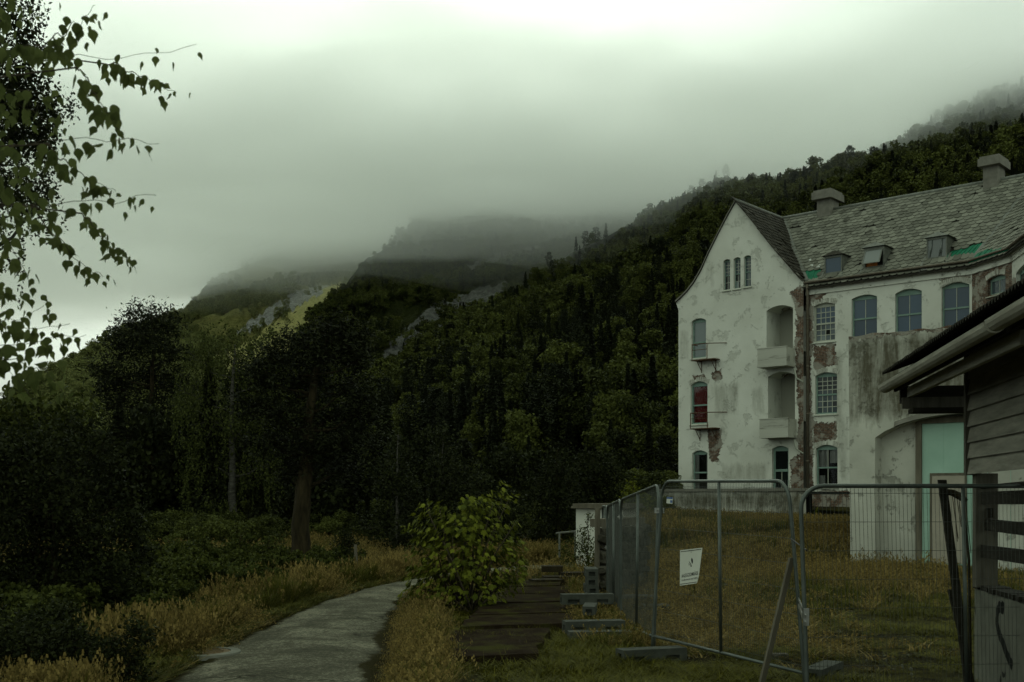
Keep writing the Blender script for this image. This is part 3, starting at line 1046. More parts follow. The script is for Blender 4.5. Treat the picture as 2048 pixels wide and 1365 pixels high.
def wall_mesh(name, pl, outline, holes, mat, parent, brick=(), dirt=(), reveal=0.22, grid=0.22, extra_mat=None, thick=None, sink=0.0):
    """wall with openings; brick / dirt = lists of (t, z) polygons painted as a mask on a fine grid."""
    pts, edges = [], []
    def loop(poly, maxl=0.35):
        ids = []
        n = len(poly)
        for k in range(n):
            a, b = Vector(poly[k]), Vector(poly[(k + 1) % n])
            m = max(1, int((b - a).length / maxl))
            for s in range(m):
                ids.append(len(pts)); pts.append(a.lerp(b, s / m))
        for k in range(len(ids)): edges.append((ids[k], ids[(k + 1) % len(ids)]))
    loop(outline)
    for h in holes: loop(h)
    xs = [p[0] for p in outline]; zs = [p[1] for p in outline]
    for x in np.arange(min(xs) + grid / 2, max(xs), grid):
        for z in np.arange(min(zs) + grid / 2, max(zs), grid):
            if in_poly(x, z, outline) and not any(in_poly(x, z, h) for h in holes):
                pts.append(Vector((x, z)))
    vo, eo, fo, _, _, _ = delaunay_2d_cdt(pts, edges, [], 0, 1e-5)
    V = [pl.at(p[0], p[1]) for p in vo]
    uv = [(p[0], p[1]) for p in vo]
    faces = []
    for f in fo:
        c = sum((Vector(vo[i]) for i in f), Vector((0, 0))) / len(f)
        if in_poly(c.x, c.y, outline) and not any(in_poly(c.x, c.y, h) for h in holes): faces.append(tuple(f))
    # orientation: normal must face -ud
    if faces:
        f = faces[0]
        nn = (V[f[1]] - V[f[0]]).cross(V[f[2]] - V[f[0]])
        if nn.dot(pl.ud) > 0: faces = [g[::-1] for g in faces]
    mi = [0] * len(faces)
    for h in holes:
        d = reveal[holes.index(h)] if isinstance(reveal, (list, tuple)) else reveal
        b = len(V); n = len(h)
        for p in h: V.append(pl.at(p[0], p[1])); uv.append((p[0], p[1]))
        for p in h: V.append(pl.at(p[0], p[1], d)); uv.append((p[0] + d, p[1]))
        for k in range(n):
            faces.append((b + k, b + (k + 1) % n, b + n + (k + 1) % n, b + n + k)); mi.append(1 if extra_mat else 0)
    if thick:
        b = len(V); n = len(outline)
        for p in outline: V.append(pl.at(p[0], p[1])); uv.append((p[0], p[1]))
        for p in outline: V.append(pl.at(p[0], p[1], thick)); uv.append((p[0] + thick, p[1]))
        for k in range(n): faces.append((b + n + k, b + n + (k + 1) % n, b + (k + 1) % n, b + k)); mi.append(0)
    off = wloc(parent)
    me = bpy.data.meshes.new(name)
    me.from_pydata([tuple(p - off) for p in V], [], faces)
    me.materials.append(mat)
    if extra_mat: me.materials.append(extra_mat)
    me.polygons.foreach_set('material_index', mi)
    ul = me.uv_layers.new(name='UVMap')
    for lp in me.loops: ul.data[lp.index].uv = uv[lp.vertex_index]
    for an, polys in (('brick', brick), ('dirt', dirt)):
        at = me.attributes.new(an, 'FLOAT', 'POINT')
        for i, q in enumerate(uv):
            best = 0.0
            for pg in polys:
                d = 9.0
                for k in range(len(pg)):
                    ax_, ay_ = pg[k]; bx_, by_ = pg[(k + 1) % len(pg)]
                    l2 = (bx_ - ax_) ** 2 + (by_ - ay_) ** 2 + 1e-9
                    s_ = min(1, max(0, ((q[0] - ax_) * (bx_ - ax_) + (q[1] - ay_) * (by_ - ay_)) / l2))
                    d = min(d, math.hypot(q[0] - ax_ - s_ * (bx_ - ax_), q[1] - ay_ - s_ * (by_ - ay_)))
                sd = d if in_poly(q[0], q[1], pg) else -d
                best = max(best, min(1.0, max(0.0, 0.5 + sd * 2.2)))
            at.data[i].value = best
    me.update()
    return link(name, me, parent)

BLD = thing('abandoned_building', fpos(0, 0, 0), 'tall white derelict building with a curved gable, slate roof and peeling plaster', 'building')
GAB = Plane(FG, FT, FU)
MAIN = Plane(fpos(0, 0.28, 0), FT, FU)
CHD = Vector((0.235, -0.972, 0))
CHU = Vector((0.972, 0.235, 0))
tB = MAIN.pix(1944, 560)[0]
PB = MAIN.at(tB, 0)
CHAM = Plane(PB, CHD, CHU)
CHL = CHAM.pix(2024, 560)[0]
PC = CHAM.at(CHL, 0)
D3 = Vector((-0.148, -0.989, 0))
U3 = Vector((0.989, -0.148, 0))
SEG3 = Plane(PC, D3, U3)

def P2(pl, pts, u=0.0):
    return [pl.pix(x, y, u) for x, y in pts]

EAVE_Z = MAIN.pix(1627, 566)[1]
RIDGE_U = 5.35
peak = GAB.pix(1472, 403)
RIDGE_Z = peak[1]

def window(pl, x0, x1, z0, z1, rise, u=0.17, top=(2, 1), bot=(2, 1), split=0.5, glass=('glass_sky_tint', 'glass_sky_tint'), paint='teal_paint', fw=0.075, sill=True, sill_mat='pale_paint', bar=0.03, behind=None, parent=None, skip=(), trim=0.0):
    """sash window: frame mesh (part) with panes, bars and sill as its pieces."""
    parent = parent or BLD
    f = MB()
    def bar_(a0, a1, b0, b1, d0=0.0, d1=0.07, mb=None):
        o = pl.at(a0, b0, u + d0)
        (mb or f).frame_box(o, pl.td * (a1 - a0), pl.ud * (d1 - d0), (0, 0, b1 - b0))
    zt = z1 - rise - trim
    bar_(x0, x0 + fw, z0, zt); bar_(x1 - fw, x1, z0, zt)
    bar_(x0 + fw, x1 - fw, z0, z0 + fw); 
    # head: closed board filling the arch
    head = arch_poly(x0, x1, zt - fw, z1, max(rise, 0.001))
    f.prism([pl.at(p[0], p[1], u + 0.005) for p in head], pl.ud * 0.065)
    zm = z0 + (zt - z0) * split
    bar_(x0 + fw, x1 - fw, zm - fw * 0.55, zm + fw * 0.55, -0.02, 0.06)
    fo = f.build('window', MAT[paint], parent)
    if sill:
        s = MB()
        a, b = pl.at(x0 - 0.06, z0 - 0.10, -0.08), pl.at(x1 + 0.06, z0 - 0.10, -0.08)
        dv = pl.ud * (u + 0.08)
        s.hexa([a, b, b + dv, a + dv, a + Vector((0, 0, .04)), b + Vector((0, 0, .04)), b + dv + Vector((0, 0, .095)), a + dv + Vector((0, 0, .095))])
        s.build('sill', MAT[sill_mat], fo)
    shared = {}
    bars = MB()
    for part, (nc, nr), gm, (za, zb) in (('t', top, glass[0], (zm + fw * 0.55, zt - fw)), ('b', bot, glass[1], (z0 + fw, zm - fw * 0.55))):
        if nc == 0: continue
        xa, xb = x0 + fw, x1 - fw
        pw, ph = (xb - xa) / nc, (zb - za) / nr
        for i in range(1, nc): bar_(xa + i * pw - bar / 2, xa + i * pw + bar / 2, za, zb, 0.012, 0.05, bars)
        for j in range(1, nr): bar_(xa, xb, za + j * ph - bar / 2, za + j * ph + bar / 2, 0.015, 0.047, bars)
        for i in range(nc):
            for j in range(nr):
                g = MB()
                tl = RNG.uniform(-0.004, 0.004, 2)
                c = [(xa + i * pw, za + j * ph), (xa + (i + 1) * pw, za + j * ph), (xa + (i + 1) * pw, za + (j + 1) * ph), (xa + i * pw, za + (j + 1) * ph)]
                g.prism([pl.at(p[0], p[1], u + 0.034 + (tl[0] if k in (0, 1) else -tl[0]) + (tl[1] if k in (0, 3) else 0)) for k, p in enumerate(c)], pl.ud * 0.004)
                gm2 = gm
                if (part, i, j) in skip: gm2 = skip[(part, i, j)]
                g.build('pane', MAT[gm2], fo)
    if bars.v: bars.build('glazing_bar', MAT['pale_paint'], fo)
    if behind:
        for (bx0, bx1, bz0, bz1, bm, folds) in behind:
            c = MB()
            n = 24
            A = []
            for k in range(n + 1):
                s = k / n
                A.append((x0 + fw + (x1 - x0 - 2 * fw) * (bx0 + (bx1 - bx0) * s), u + 0.13 + folds * math.sin(s * 38) * (0.6 + 0.4 * math.sin(s * 11))))
            zb0, zb1 = z0 + (zt - z0) * bz0, z0 + (zt - z0) * bz1
            vs = [pl.at(a, zb0, b) for a, b in A] + [pl.at(a, zb1, b) for a, b in A]
            c.add(vs, [(k, k + 1, n + 2 + k, n + 1 + k) for k in range(n)])
            c.build('curtain', MAT[bm], fo)
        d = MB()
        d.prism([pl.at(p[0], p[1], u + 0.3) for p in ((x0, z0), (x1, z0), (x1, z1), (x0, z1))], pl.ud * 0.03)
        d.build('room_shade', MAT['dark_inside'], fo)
    return fo

def pixwin(pl, x0, x1, y0, y1, rise_px, **kw):
    """pixel box (opening as seen) -> opening polygon and window arguments."""
    a = pl.pix(x0, (y0 + y1) / 2); b = pl.pix(x1, (y0 + y1) / 2)
    zt = pl.pix((x0 + x1) / 2, y0)[1]; zb = pl.pix((x0 + x1) / 2, y1)[1]
    sc = (pl.pix(x0, y0)[1] - pl.pix(x0, y0 + 10)[1]) / 10
    rise = rise_px * sc
    return dict(x0=a[0], x1=b[0], z0=zb, z1=zt, rise=rise, **kw)

# ---- gable
gw = [pixwin(GAB, 1383, 1412, 637, 716, 5, top=(1, 1), bot=(1, 1), split=0.42, glass=('glass_pale', 'glass_pale')),
      pixwin(GAB, 1381, 1415, 763, 848, 7, top=(1, 1), bot=(1, 1), split=0.48, glass=('glass_clear', 'glass_clear'), behind=[(0, 1, 0.0, 1.0, 'red_curtain', 0.03)]),
      pixwin(GAB, 1384, 1415, 901, 984, 6, top=(1, 1), bot=(1, 1), split=0.5, glass=('glass_clear', 'glass_clear'), behind=[(0, 0.25, 0.0, 1.0, 'net_curtain', 0.02), (0.8, 1, 0.0, 1.0, 'net_curtain', 0.02)]),
      pixwin(GAB, 1446.5, 1460, 519, 580, 3, top=(2, 4), bot=(2, 2), split=0.5, glass=('glass_mid', 'glass_dark'), fw=0.04, bar=0.02),
      pixwin(GAB, 1467, 1481, 515, 577, 3, top=(2, 4), bot=(2, 2), split=0.5, glass=('glass_mid', 'glass_dark'), fw=0.04, bar=0.02, skip={('b', 0, 0): 'glass_pale'}),
      pixwin(GAB, 1487.5, 1502, 511, 573, 3, top=(2, 4), bot=(2, 2), split=0.5, glass=('glass_mid', 'glass_mid'), fw=0.04, bar=0.02),
      pixwin(GAB, 1544, 1577, 892, 988, 6, top=(1, 1), bot=(2, 1), split=0.52, glass=('glass_dark', 'glass_dark'), sill=False, fw=0.12)]
holes = [arch_poly(w['x0'], w['x1'], w['z0'], w['z1'], w['rise']) for w in gw]
lg = []
for (x0, x1, y0, y1) in ((1533, 1586, 611, 697), (1536, 1590, 744, 838)):
    q = pixwin(GAB, x0, x1, y0, y1, 8)
    lg.append(q); holes.append(arch_poly(q['x0'], q['x1'], q['z0'] - 0.1, q['z1'], q['rise']))
prof = [(1605, 562), (1592, 548), (1580, 534), (1566, 518), (1550, 500), (1530, 475), (1508, 446), (1490, 424), (1472, 403),
        (1455, 433), (1437, 468), (1418, 506), (1403, 540), (1388, 566), (1374, 584), (1362, 596), (1352, 605)]
gp = P2(GAB, prof)
bl = GAB.pix(1357, 950)[0]
ftip = [(bl, GAB.pix(1352, 622)[1])]
outl = [(0.0, 1.2)] + [(0.0, gp[0][1] - 0.05)] + gp[:] + ftip + [(bl, 1.2)]
outl = outl[::-1]
def area(p): return sum(p[i][0] * p[(i + 1) % len(p)][1] - p[(i + 1) % len(p)][0] * p[i][1] for i in range(len(p)))
if area(outl) < 0: outl = outl[::-1]
brk = [P2(GAB, q) for q in ([(1414, 860), (1440, 856), (1444, 892), (1436, 925), (1420, 925), (1416, 895)], [(1422, 745), (1442, 738), (1446, 757), (1424, 762)],
                            [(1575, 585), (1592, 575), (1612, 572), (1612, 660), (1593, 640), (1590, 600)], [(1591, 640), (1614, 640), (1614, 995), (1594, 995), (1596, 860), (1590, 720)],
                            [(1580, 920), (1600, 905), (1600, 985), (1582, 985)], [(1385, 752), (1412, 748), (1412, 758), (1386, 762)])]
drt = [P2(GAB, q) for q in ([(1415, 528), (1428, 530), (1428, 575), (1416, 575)], [(1360, 660), (1378, 660), (1378, 720), (1360, 720)], [(1420, 770), (1480, 765), (1475, 830), (1430, 835)],
                            [(1500, 775), (1530, 770), (1530, 830), (1505, 830)], [(1440, 930), (1540, 925), (1535, 965), (1445, 965)])]
wall_mesh('gable_wall', GAB, outl, holes, MAT['plaster_white'], BLD, brk, drt, reveal=[0.24] * 7 + [1.5, 1.5], grid=0.16)
for w in gw: window(GAB, **w)
# loggia backs with a narrow door, and balcony boxes
for q, fp in zip(lg, ((1515, 1573, 699, 736), (1519, 1576, 840, 877))):
    b = MB()
    b.prism([GAB.at(p[0], p[1], 1.5) for p in ((q['x0'] - .1, q['z0'] - .2), (q['x1'] + .1, q['z0'] - .2), (q['x1'] + .1, q['z1'] + .1), (q['x0'] - .1, q['z1'] + .1))], GAB.ud * 0.05)
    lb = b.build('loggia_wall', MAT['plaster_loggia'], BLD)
    d = MB()
    d.frame_box(GAB.at(q['x1'] - 0.05, q['z0'], 0.35), GAB.td * -0.03, GAB.ud * 0.8, (0, 0, 2.0))
    d.build('door', MAT['teal_paint'], BLD)
    # parapet box: three thin walls and a slab
    pr = 0.95
    a = GAB.pix(fp[0], 720, -pr)[0]; c = GAB.pix(fp[1], 720, -pr)[0]
    zt = GAB.pix(fp[0], fp[2], -pr)[1]; zb = GAB.pix(fp[0], fp[3], -pr)[1]
    m = MB()
    th = 0.12
    m.frame_box(GAB.at(a, zb + .12, -pr), GAB.td * (c - a), GAB.ud * th, (0, 0, zt - zb - .12))
    m.frame_box(GAB.at(a, zb + .12, -pr + th), GAB.td * th, GAB.ud * (pr - th - .003), (0, 0, zt - zb - .12))
    m.frame_box(GAB.at(c - th, zb + .12, -pr + th), GAB.td * th, GAB.ud * (pr - th - .003), (0, 0, zt - zb - .12))
    m.frame_box(GAB.at(a - .02, zb, -pr - .02), GAB.td * (c - a + .04), GAB.ud * (pr + .017), (0, 0, .118))
    m.frame_box(GAB.at(a - .02, zt + .002, -pr - .03), GAB.td * (c - a + .04), GAB.ud * (th + .05), (0, 0, .04))
    ob = m.build('balcony', MAT['plaster_grey'], BLD)
    ul = ob.data.uv_layers.new(name='UVMap')
    for pgn in ob.data.polygons:
        for li in pgn.loop_indices:
            v = ob.data.vertices[ob.data.loops[li].vertex_index].co
            ul.data[li].uv = (v.x + v.y, v.z)
# small iron balconettes
for (x0, x1, ytop, yfloor, xr) in ((1384, 1414, 690, 720, 1438), (1381, 1414.5, 827, 857, 1437)):
    pr = 0.62
    m = MB()
    a, c, e = GAB.pix(x0, yfloor, -pr)[0], GAB.pix(x1, yfloor, -pr)[0], GAB.pix(xr, yfloor, -.02)[0]
    zf = GAB.pix(x0, yfloor, -pr)[1]; zt = GAB.pix(x0, ytop, -pr)[1]
    R = 0.025
    m.tube([GAB.at(a, zf, -pr), GAB.at(a, zt, -pr)], R, 6)
    m.tube([GAB.at(c, zf, -pr), GAB.at(c, zt, -pr)], R, 6)
    m.tube([GAB.at(a, zt, -pr), GAB.at(c, zt, -pr), GAB.at(c + .9, zt, -.02)], R, 6)
    m.tube([GAB.at(a, zt, -pr), GAB.at(a, zt, -.02)], R, 6)
    m.tube([GAB.at(a, (zf + zt) / 2 + .1, -pr), GAB.at(c, (zf + zt) / 2 + .1, -pr)], R * 0.7, 6)
    m.frame_box(GAB.at(a - .05, zf - .06, -pr), GAB.td * (c - a + .5), GAB.ud * (pr - .01), (0, 0, .05))
    for x in (a + .25, c + .2):
        m.frame_box(GAB.at(x, zf - .12, -pr + .05), GAB.td * .05, GAB.ud * (pr - .06), (0, 0, .055))
        m.tube([GAB.at(x, zf - .1, -pr + .12), GAB.at(x, zf - .62, -.02)], .022, 5)
        m.tube([GAB.at(x, zf - .1, -.03), GAB.at(x, zf - .7, -.03)], .022, 5)
    m.build('balconette', MAT['rusty_iron'], BLD)

# ---- main facade
mw = [pixwin(MAIN, 1627, 1670, 606, 683, 5, top=(4, 3), bot=(4, 3), split=0.5, glass=('glass_sky_tint', 'glass_mid'), bar=0.035, paint='pale_paint', skip={('b', 2, 1): 'dark_inside', ('b', 1, 0): 'glass_pale', ('b', 0, 2): 'glass_dark'}),
      pixwin(MAIN, 1630, 1674, 745, 828, 6, top=(4, 4), bot=(4, 3), split=0.5, glass=('glass_dark', 'glass_mid'), bar=0.035, skip={('t', 0, 0): 'glass_mid', ('t', 1, 0): 'glass_mid', ('t', 2, 0): 'glass_mid', ('b', 3, 1): 'glass_dark'}),
      pixwin(MAIN, 1631, 1675, 890, 974, 7, top=(2, 1), bot=(2, 1), split=0.5, glass=('glass_clear', 'glass_clear'), behind=[(0.0, 0.42, 0.5, 1.0, 'net_curtain', 0.03), (0.55, 0.98, 0.62, 1.0, 'net_curtain', 0.02), (0, 0.3, 0.0, 0.3, 'net_curtain', 0.02)]),
      pixwin(MAIN, 1703, 1754, 590, 678, 6, top=(2, 1), bot=(2, 1), split=0.5),
      pixwin(MAIN, 1790, 1843.5, 578, 670, 7, top=(2, 1), bot=(2, 1), split=0.5, trim=0.05),
      pixwin(MAIN, 1883, 1939, 565, 660, 7, top=(2, 1), bot=(2, 1), split=0.5)]
mh = [arch_poly(w['x0'], w['x1'], w['z0'], w['z1'], w['rise']) for w in mw]
ez = EAVE_Z
mo = [(0.0, 1.2), (tB, 1.2), (tB, ez), (0.0, ez)]
mb = [P2(MAIN, q) for q in ([(1605, 560), (1652, 555), (1668, 575), (1640, 604), (1626, 606), (1626, 690), (1622, 735), (1628, 980), (1605, 985)], [(1625, 692), (1672, 688), (1674, 730), (1628, 740)],
                            [(1605, 560), (1760, 552), (1700, 564), (1605, 584)], [(1625, 845), (1674, 842), (1674, 878), (1628, 890)], [(1605, 985), (1700, 978), (1700, 1020), (1605, 1020)],
                            [(1880, 560), (1940, 545), (1940, 560), (1885, 568)], [(1850, 550), (1945, 528), (1945, 545), (1900, 560)], [(1820, 645), (1850, 640), (1850, 652)])]
md = [P2(MAIN, q) for q in ([(1660, 700), (1690, 700), (1695, 960), (1676, 960)], [(1630, 985), (1700, 980), (1700, 1010), (1630, 1010)])]
wall_mesh('facade_wall', MAIN, mo, mh, MAT['plaster_white'], BLD, mb, md, reveal=0.24, grid=0.16)
for w in mw: window(MAIN, **w)
# ---- chamfered corner and the wing that comes forward
cw = [pixwin(CHAM, 1975, 2011, 551, 588, 6, top=(2, 1), bot=(0, 0), split=0.03, glass=('glass_mid', 'glass_mid'))]
ch = [arch_poly(w['x0'], w['x1'], w['z0'], w['z1'], w['rise']) for w in cw]
co = [(0.0, 1.2), (CHL, 1.2), (CHL, ez), (0.0, ez)]
cb = [P2(CHAM, q) for q in ([(1940, 540), (2026, 480), (2030, 560), (2018, 620), (1990, 640), (1940, 660)],)]
wall_mesh('corner_wall', CHAM, co, ch, MAT['plaster_white'], BLD, cb, [], reveal=0.22, grid=0.16)
for w in cw: window(CHAM, **w)
sw = [pixwin(SEG3, 2032, 2062, 530, 590, 8, top=(1, 1), bot=(1, 1), split=0.5, glass=('glass_dark', 'glass_dark'))]
sh = [arch_poly(w['x0'], w['x1'], w['z0'], w['z1'], w['rise']) for w in sw]
wall_mesh('wing_wall', SEG3, [(0.0, 1.2), (7.0, 1.2), (7.0, ez), (0.0, ez)], sh, MAT['plaster_white'], BLD, [P2(SEG3, [(2024, 560), (2033, 555), (2034, 640), (2024, 640)])], [], reveal=0.22)
for w in sw: window(SEG3, **w)
# hidden sides so that the block is closed
bk = MB()
bk.prism([fpos(bl, .05, 1.2), fpos(bl, 10.4, 1.2), fpos(bl, 10.4, gp[-1][1] - .3), fpos(bl, .05, gp[-1][1] - .3)], FT * 0.2)
bk.prism([fpos(bl, 10.4, 1.2), fpos(14, 10.4, 1.2), fpos(14, 10.4, ez), fpos(bl, 10.4, ez)], FU * 0.2)
bk.build('rear_wall', MAT['plaster_loggia'], BLD)
# dark floor plates behind the facade so nothing shows through
# brick hoods over the arched openings
simple('lime_brick', (0.30, 0.29, 0.235), (0.52, 0.515, 0.44), 7, 0.9, 0.4)
def hood(pl, w, n, lost, seed):
    rg = np.random.default_rng(seed)
    m = MB()
    x0, x1, zs, ri = w['x0'] - .06, w['x1'] + .06, w['z1'] - w['rise'], w['rise']
    for k in range(n):
        if rg.uniform() < lost: continue
        s0, s1 = (k + .1) / n, (k + .9) / n
        q = []
        for s_, up_ in ((s0, 0.02), (s1, 0.02), (s1, .24 + rg.uniform(-.03, .03)), (s0, .24 + rg.uniform(-.03, .03))):
            q.append(pl.at(x0 + (x1 - x0) * (s_ + (s_ - .5) * up_ * .5), zs + ri * (1 - (2 * s_ - 1) ** 2) + up_, -.03 + rg.uniform(-.008, .008)))
        m.prism(q, pl.ud * .035)
    tag(m.build('brick_hood', MAT['lime_brick'], BLD), kind='stuff')
for pl_, w_, n_, l_ in ((MAIN, mw[0], 16, .2), (MAIN, mw[1], 16, .15), (MAIN, mw[5], 17, .15), (CHAM, cw[0], 13, .2), (GAB, gw[1], 11, .35), (MAIN, mw[2], 16, .1)):
    hood(pl_, w_, n_, l_, 5 + n_)
# ---- cornice bands and gutter, in three runs
def run(fn, u0, u1, z0, z1, name, mat):
    prs = [(MAIN, 0.1, tB), (CHAM, 0.0, CHL), (SEG3, 0.0, 7.0)]
    pts_o = [MAIN.at(0.02, 0, u0), None, None, SEG3.at(7, 0, u0)]
    m = MB()
    def corner(pa, ta, pb, u):
        # intersection of two wall lines pushed out by u
        a0 = pa.at(ta, 0, u); d0 = pa.td
        b0 = pb.at(0, 0, u); d1 = pb.td
        den = d0.x * d1.y - d0.y * d1.x
        k = ((b0.x - a0.x) * d1.y - (b0.y - a0.y) * d1.x) / den
        return a0 + d0 * k
    def line(u):
        return [MAIN.at(0.02, 0, u), corner(MAIN, tB, CHAM, u), corner(CHAM, CHL, SEG3, u), SEG3.at(7, 0, u)]
    A, B = line(u0), line(u1)
    for k in range(3):
        c = [A[k], A[k + 1], B[k + 1], B[k]]
        m.hexa([(p.x, p.y, z0) for p in c] + [(p.x, p.y, z1) for p in c])
    ob = m.build(name, mat, BLD)
    ul = ob.data.uv_layers.new(name='UVMap')
    for pgn in ob.data.polygons:
        for li in pgn.loop_indices:
            v = ob.data.vertices[ob.data.loops[li].vertex_index].co
            ul.data[li].uv = (math.hypot(v.x, v.y), v.z)
    at = ob.data.attributes.new('brick', 'FLOAT', 'POINT')
    ob.data.attributes.new('dirt', 'FLOAT', 'POINT')
    return line(u0), at, ob
L0, at, ob = run(None, -0.07, -0.003, ez - 0.62, ez - 0.36, 'cornice', MAT['plaster_white'])
for i, v in enumerate(ob.data.vertices):
    at.data[i].value = 0.3
L0, at, ob = run(None, -0.14, -0.003, ez - 0.352, ez - 0.06, 'cornice', MAT['plaster_white'])
for i, v in enumerate(ob.data.vertices):
    at.data[i].value = 0.22
L1, _, _ = run(None, -0.26, -0.003, ez - 0.055, ez - 0.005, 'eave_board', MAT['vent_stone'])
gtr = MB()
gl_ = [MAIN.at(0.02, 0, -0.30)] + [p for p in L1[1:3]] + [SEG3.at(7, 0, -0.30)]
gtr.tube([(p.x, p.y, ez + 0.0) for p in gl_], 0.06, 8)
gtr.build('gutter', MAT['gutter_zinc'], BLD, True)

# drainpipe in the corner
dp = MB()
dp.tube([MAIN.at(0.22, ez - 0.1, -0.3), MAIN.at(0.16, ez - 0.7, -0.12), MAIN.at(0.16, 1.3, -0.12)], 0.075, 8)
for z in (4, 6.5, 9, 11.5): dp.tube([MAIN.at(0.16, z, -0.12), MAIN.at(0.16, z + .07, -0.12)], 0.1, 8)
dp.build('drainpipe', MAT['gutter_zinc'], BLD, True)
for (t0, z0_) in ((-0.45, GAB.pix(1590, 738)[1]), (-0.45, GAB.pix(1590, 880)[1])):
    MB().tube([GAB.at(t0, z0_, -.15), GAB.at(t0 + .1, z0_ - .5, -.12), GAB.at(0.05, z0_ - .75, -.1)], 0.05, 6).build('waste_pipe', MAT['pale_paint'], BLD, True)

# ---- roofs
PITCH = (RIDGE_Z - ez) / (RIDGE_U - 0.28)
def main_roof_z(u): return ez + (u - 0.28) * PITCH
def main_roof_pt(px, py, lift=0.0):
    n = (Vector((0, 0, 1)) - FU * PITCH).normalized()
    p = ray_plane(px, py, fpos(0, 0.28, ez) + n * lift, n)
    t_, u_ = ftu(p.x, p.y)
    return t_, u_, p

def plane_axes(o, along, inward, pitch):
    up = (Vector(inward) + Vector((0, 0, pitch))).normalized()
    n = Vector(along).cross(up)
    if n.z < 0: n = -n
    return Vector(o), Vector(along), up, n.normalized()

def slate_tile():
    """one pointed-arc slate, hanging edge at v=0, unit width 1, thickness 1."""
    b = MB()
    pts = [(-0.5, 1.25), (-0.5, 0.32), (-0.36, 0.08), (0, 0.0), (0.36, 0.08), (0.5, 0.32), (0.5, 1.25)]
    return pts
SL_PTS = slate_tile()

def lay_slates(ax, region, su, sv, mat, rng, keep_fn=None, missing=0.02):
    """rows of slates on the plane ax over the (a, v) polygon region -> list of 7-point world outlines."""
    o, al, up, n = ax
    a0, a1 = min(p[0] for p in region), max(p[0] for p in region)
    v0, v1 = min(p[1] for p in region), max(p[1] for p in region)
    out = []
    r = 0
    v = v0
    while v < v1:
        a = a0 + (su / 2 if r % 2 else 0)
        while a < a1 + su:
            ca, cv = a, v + sv * 0.5
            if in_poly(ca, cv, region) and rng.uniform() > missing and (keep_fn is None or keep_fn(ca, cv)):
                rot = rng.normal(0, 0.03) if rng.uniform() > 0.04 else rng.normal(0, 0.25)
                dv = rng.normal(0, 0.008) - (0.06 if rng.uniform() < 0.03 else 0)
                out.append((ca, v + dv, rot, rng.uniform(0, 0.012)))
            a += su
        v += sv; r += 1
    return out

def slate_geo(ax, s, su, sv):
    o, al, up, n = ax
    ca, v, rot, lift = s
    c, sn = math.cos(rot), math.sin(rot)
    top = []
    for (x, y) in SL_PTS:
        X, Yv = x * su * 0.97, y * sv * 1.55
        X, Yv = X * c - Yv * sn, X * sn + Yv * c
        h = 0.085 + lift - 0.05 * min(1.25, max(0, y)) 
        top.append(o + al * (ca + X) + up * (v + Yv) + n * h)
    bot = [p - n * 0.035 for p in top]
    return top, bot

def build_slates(ax, slates, su, sv, mat, parent, singles=0):
    """the nearest `singles` slates become objects of their own, the rest one mesh."""
    def mesh_of(lst, org):
        vs, fs = [], []
        for s in lst:
            top, bot = slate_geo(ax, s, su, sv)
            b = len(vs); k = len(top)
            vs += [tuple(p - org) for p in top] + [tuple(p - org) for p in bot]
            fs.append(tuple(range(b, b + k)))
            for q in range(1, k - 1): fs.append((b + q, b + k + q, b + k + q + 1, b + q + 1) if q < k - 2 else (b + q, b + k + q, b + k + q + 1, b + q + 1))
            fs.append((b, b + k, b + k + 1, b + 1))
        me = bpy.data.meshes.new('slate')
        me.from_pydata(vs, [], [f[::-1] if False else f for f in fs])
        me.materials.append(mat); me.update()
        return me
    org = wloc(parent)
    if singles:
        def key(s):
            p = ax[0] + ax[1] * s[0] + ax[2] * s[1]
            x, y = proj(p)
            return p.length if -20 < x < 2040 else 1e6
        slates = sorted(slates, key=key)
        one = slates[:singles]
        ref = (0.0, 0.0, 0.0, 0.004)
        top, bot = slate_geo((Vector((0, 0, 0)),) + tuple(ax[1:]), ref, su, sv)
        vs = [tuple(p) for p in top] + [tuple(p) for p in bot]
        k = len(top)
        fs = [tuple(range(k))] + [(q, k + q, k + (q + 1) % k, (q + 1) % k) for q in range(k)]
        me = bpy.data.meshes.new('slate'); me.from_pydata(vs, [], fs); me.materials.append(mat); me.update()
        from mathutils import Matrix
        for s in one:
            ob = link('slate', me, parent)
            p = ax[0] + ax[1] * s[0] + ax[2] * s[1] + ax[3] * s[3]
            M = Matrix.Rotation(s[2], 4, ax[3])
            ob.matrix_local = Matrix.Translation(p - org) @ M
        slates = slates[singles:]
    if slates:
        me = mesh_of(slates, org)
        tag(link('slate_covering', me, parent), kind='stuff')

SU, SV = 0.37, 0.30
rngs = np.random.default_rng(3)
# decks
vdir = (CHU - FU)                                   # valley direction in plan
val = Vector((-(vdir.y), vdir.x, 0)).normalized()
if val.dot(FU) < 0: val = -val
kv = (RIDGE_U - 0.28) / val.dot(FU)
ROOF = MB()
E0 = 0.30                                           # eave overhang
tpk, _z = peak
def mp(t, u, dz=0): return fpos(t, u, main_roof_z(u) + dz)
Bt, Bu = tB, 0.28
vtop = PB + val * kv
vt, vu = ftu(vtop.x, vtop.y)
hip3 = (U3 - CHU); v3 = Vector((-hip3.y, hip3.x, 0)).normalized()
if v3.dot(CHU) < 0: v3 = -v3
ve = PB - val * (E0 / val.dot(FU)); vet, veu = ftu(ve.x, ve.y)
deck_main = [mp(0.0, 0.28 - E0), mp(vet, veu), mp(vt, RIDGE_U), mp(tpk, RIDGE_U)]
ROOF.prism(deck_main, (0, 0, -0.05))
pc3 = PC + v3 * ((RIDGE_U - 0.28) / v3.dot(CHU)); pc3e = PC - v3 * (E0 / v3.dot(CHU))
zC = lambda s: ez + s * PITCH
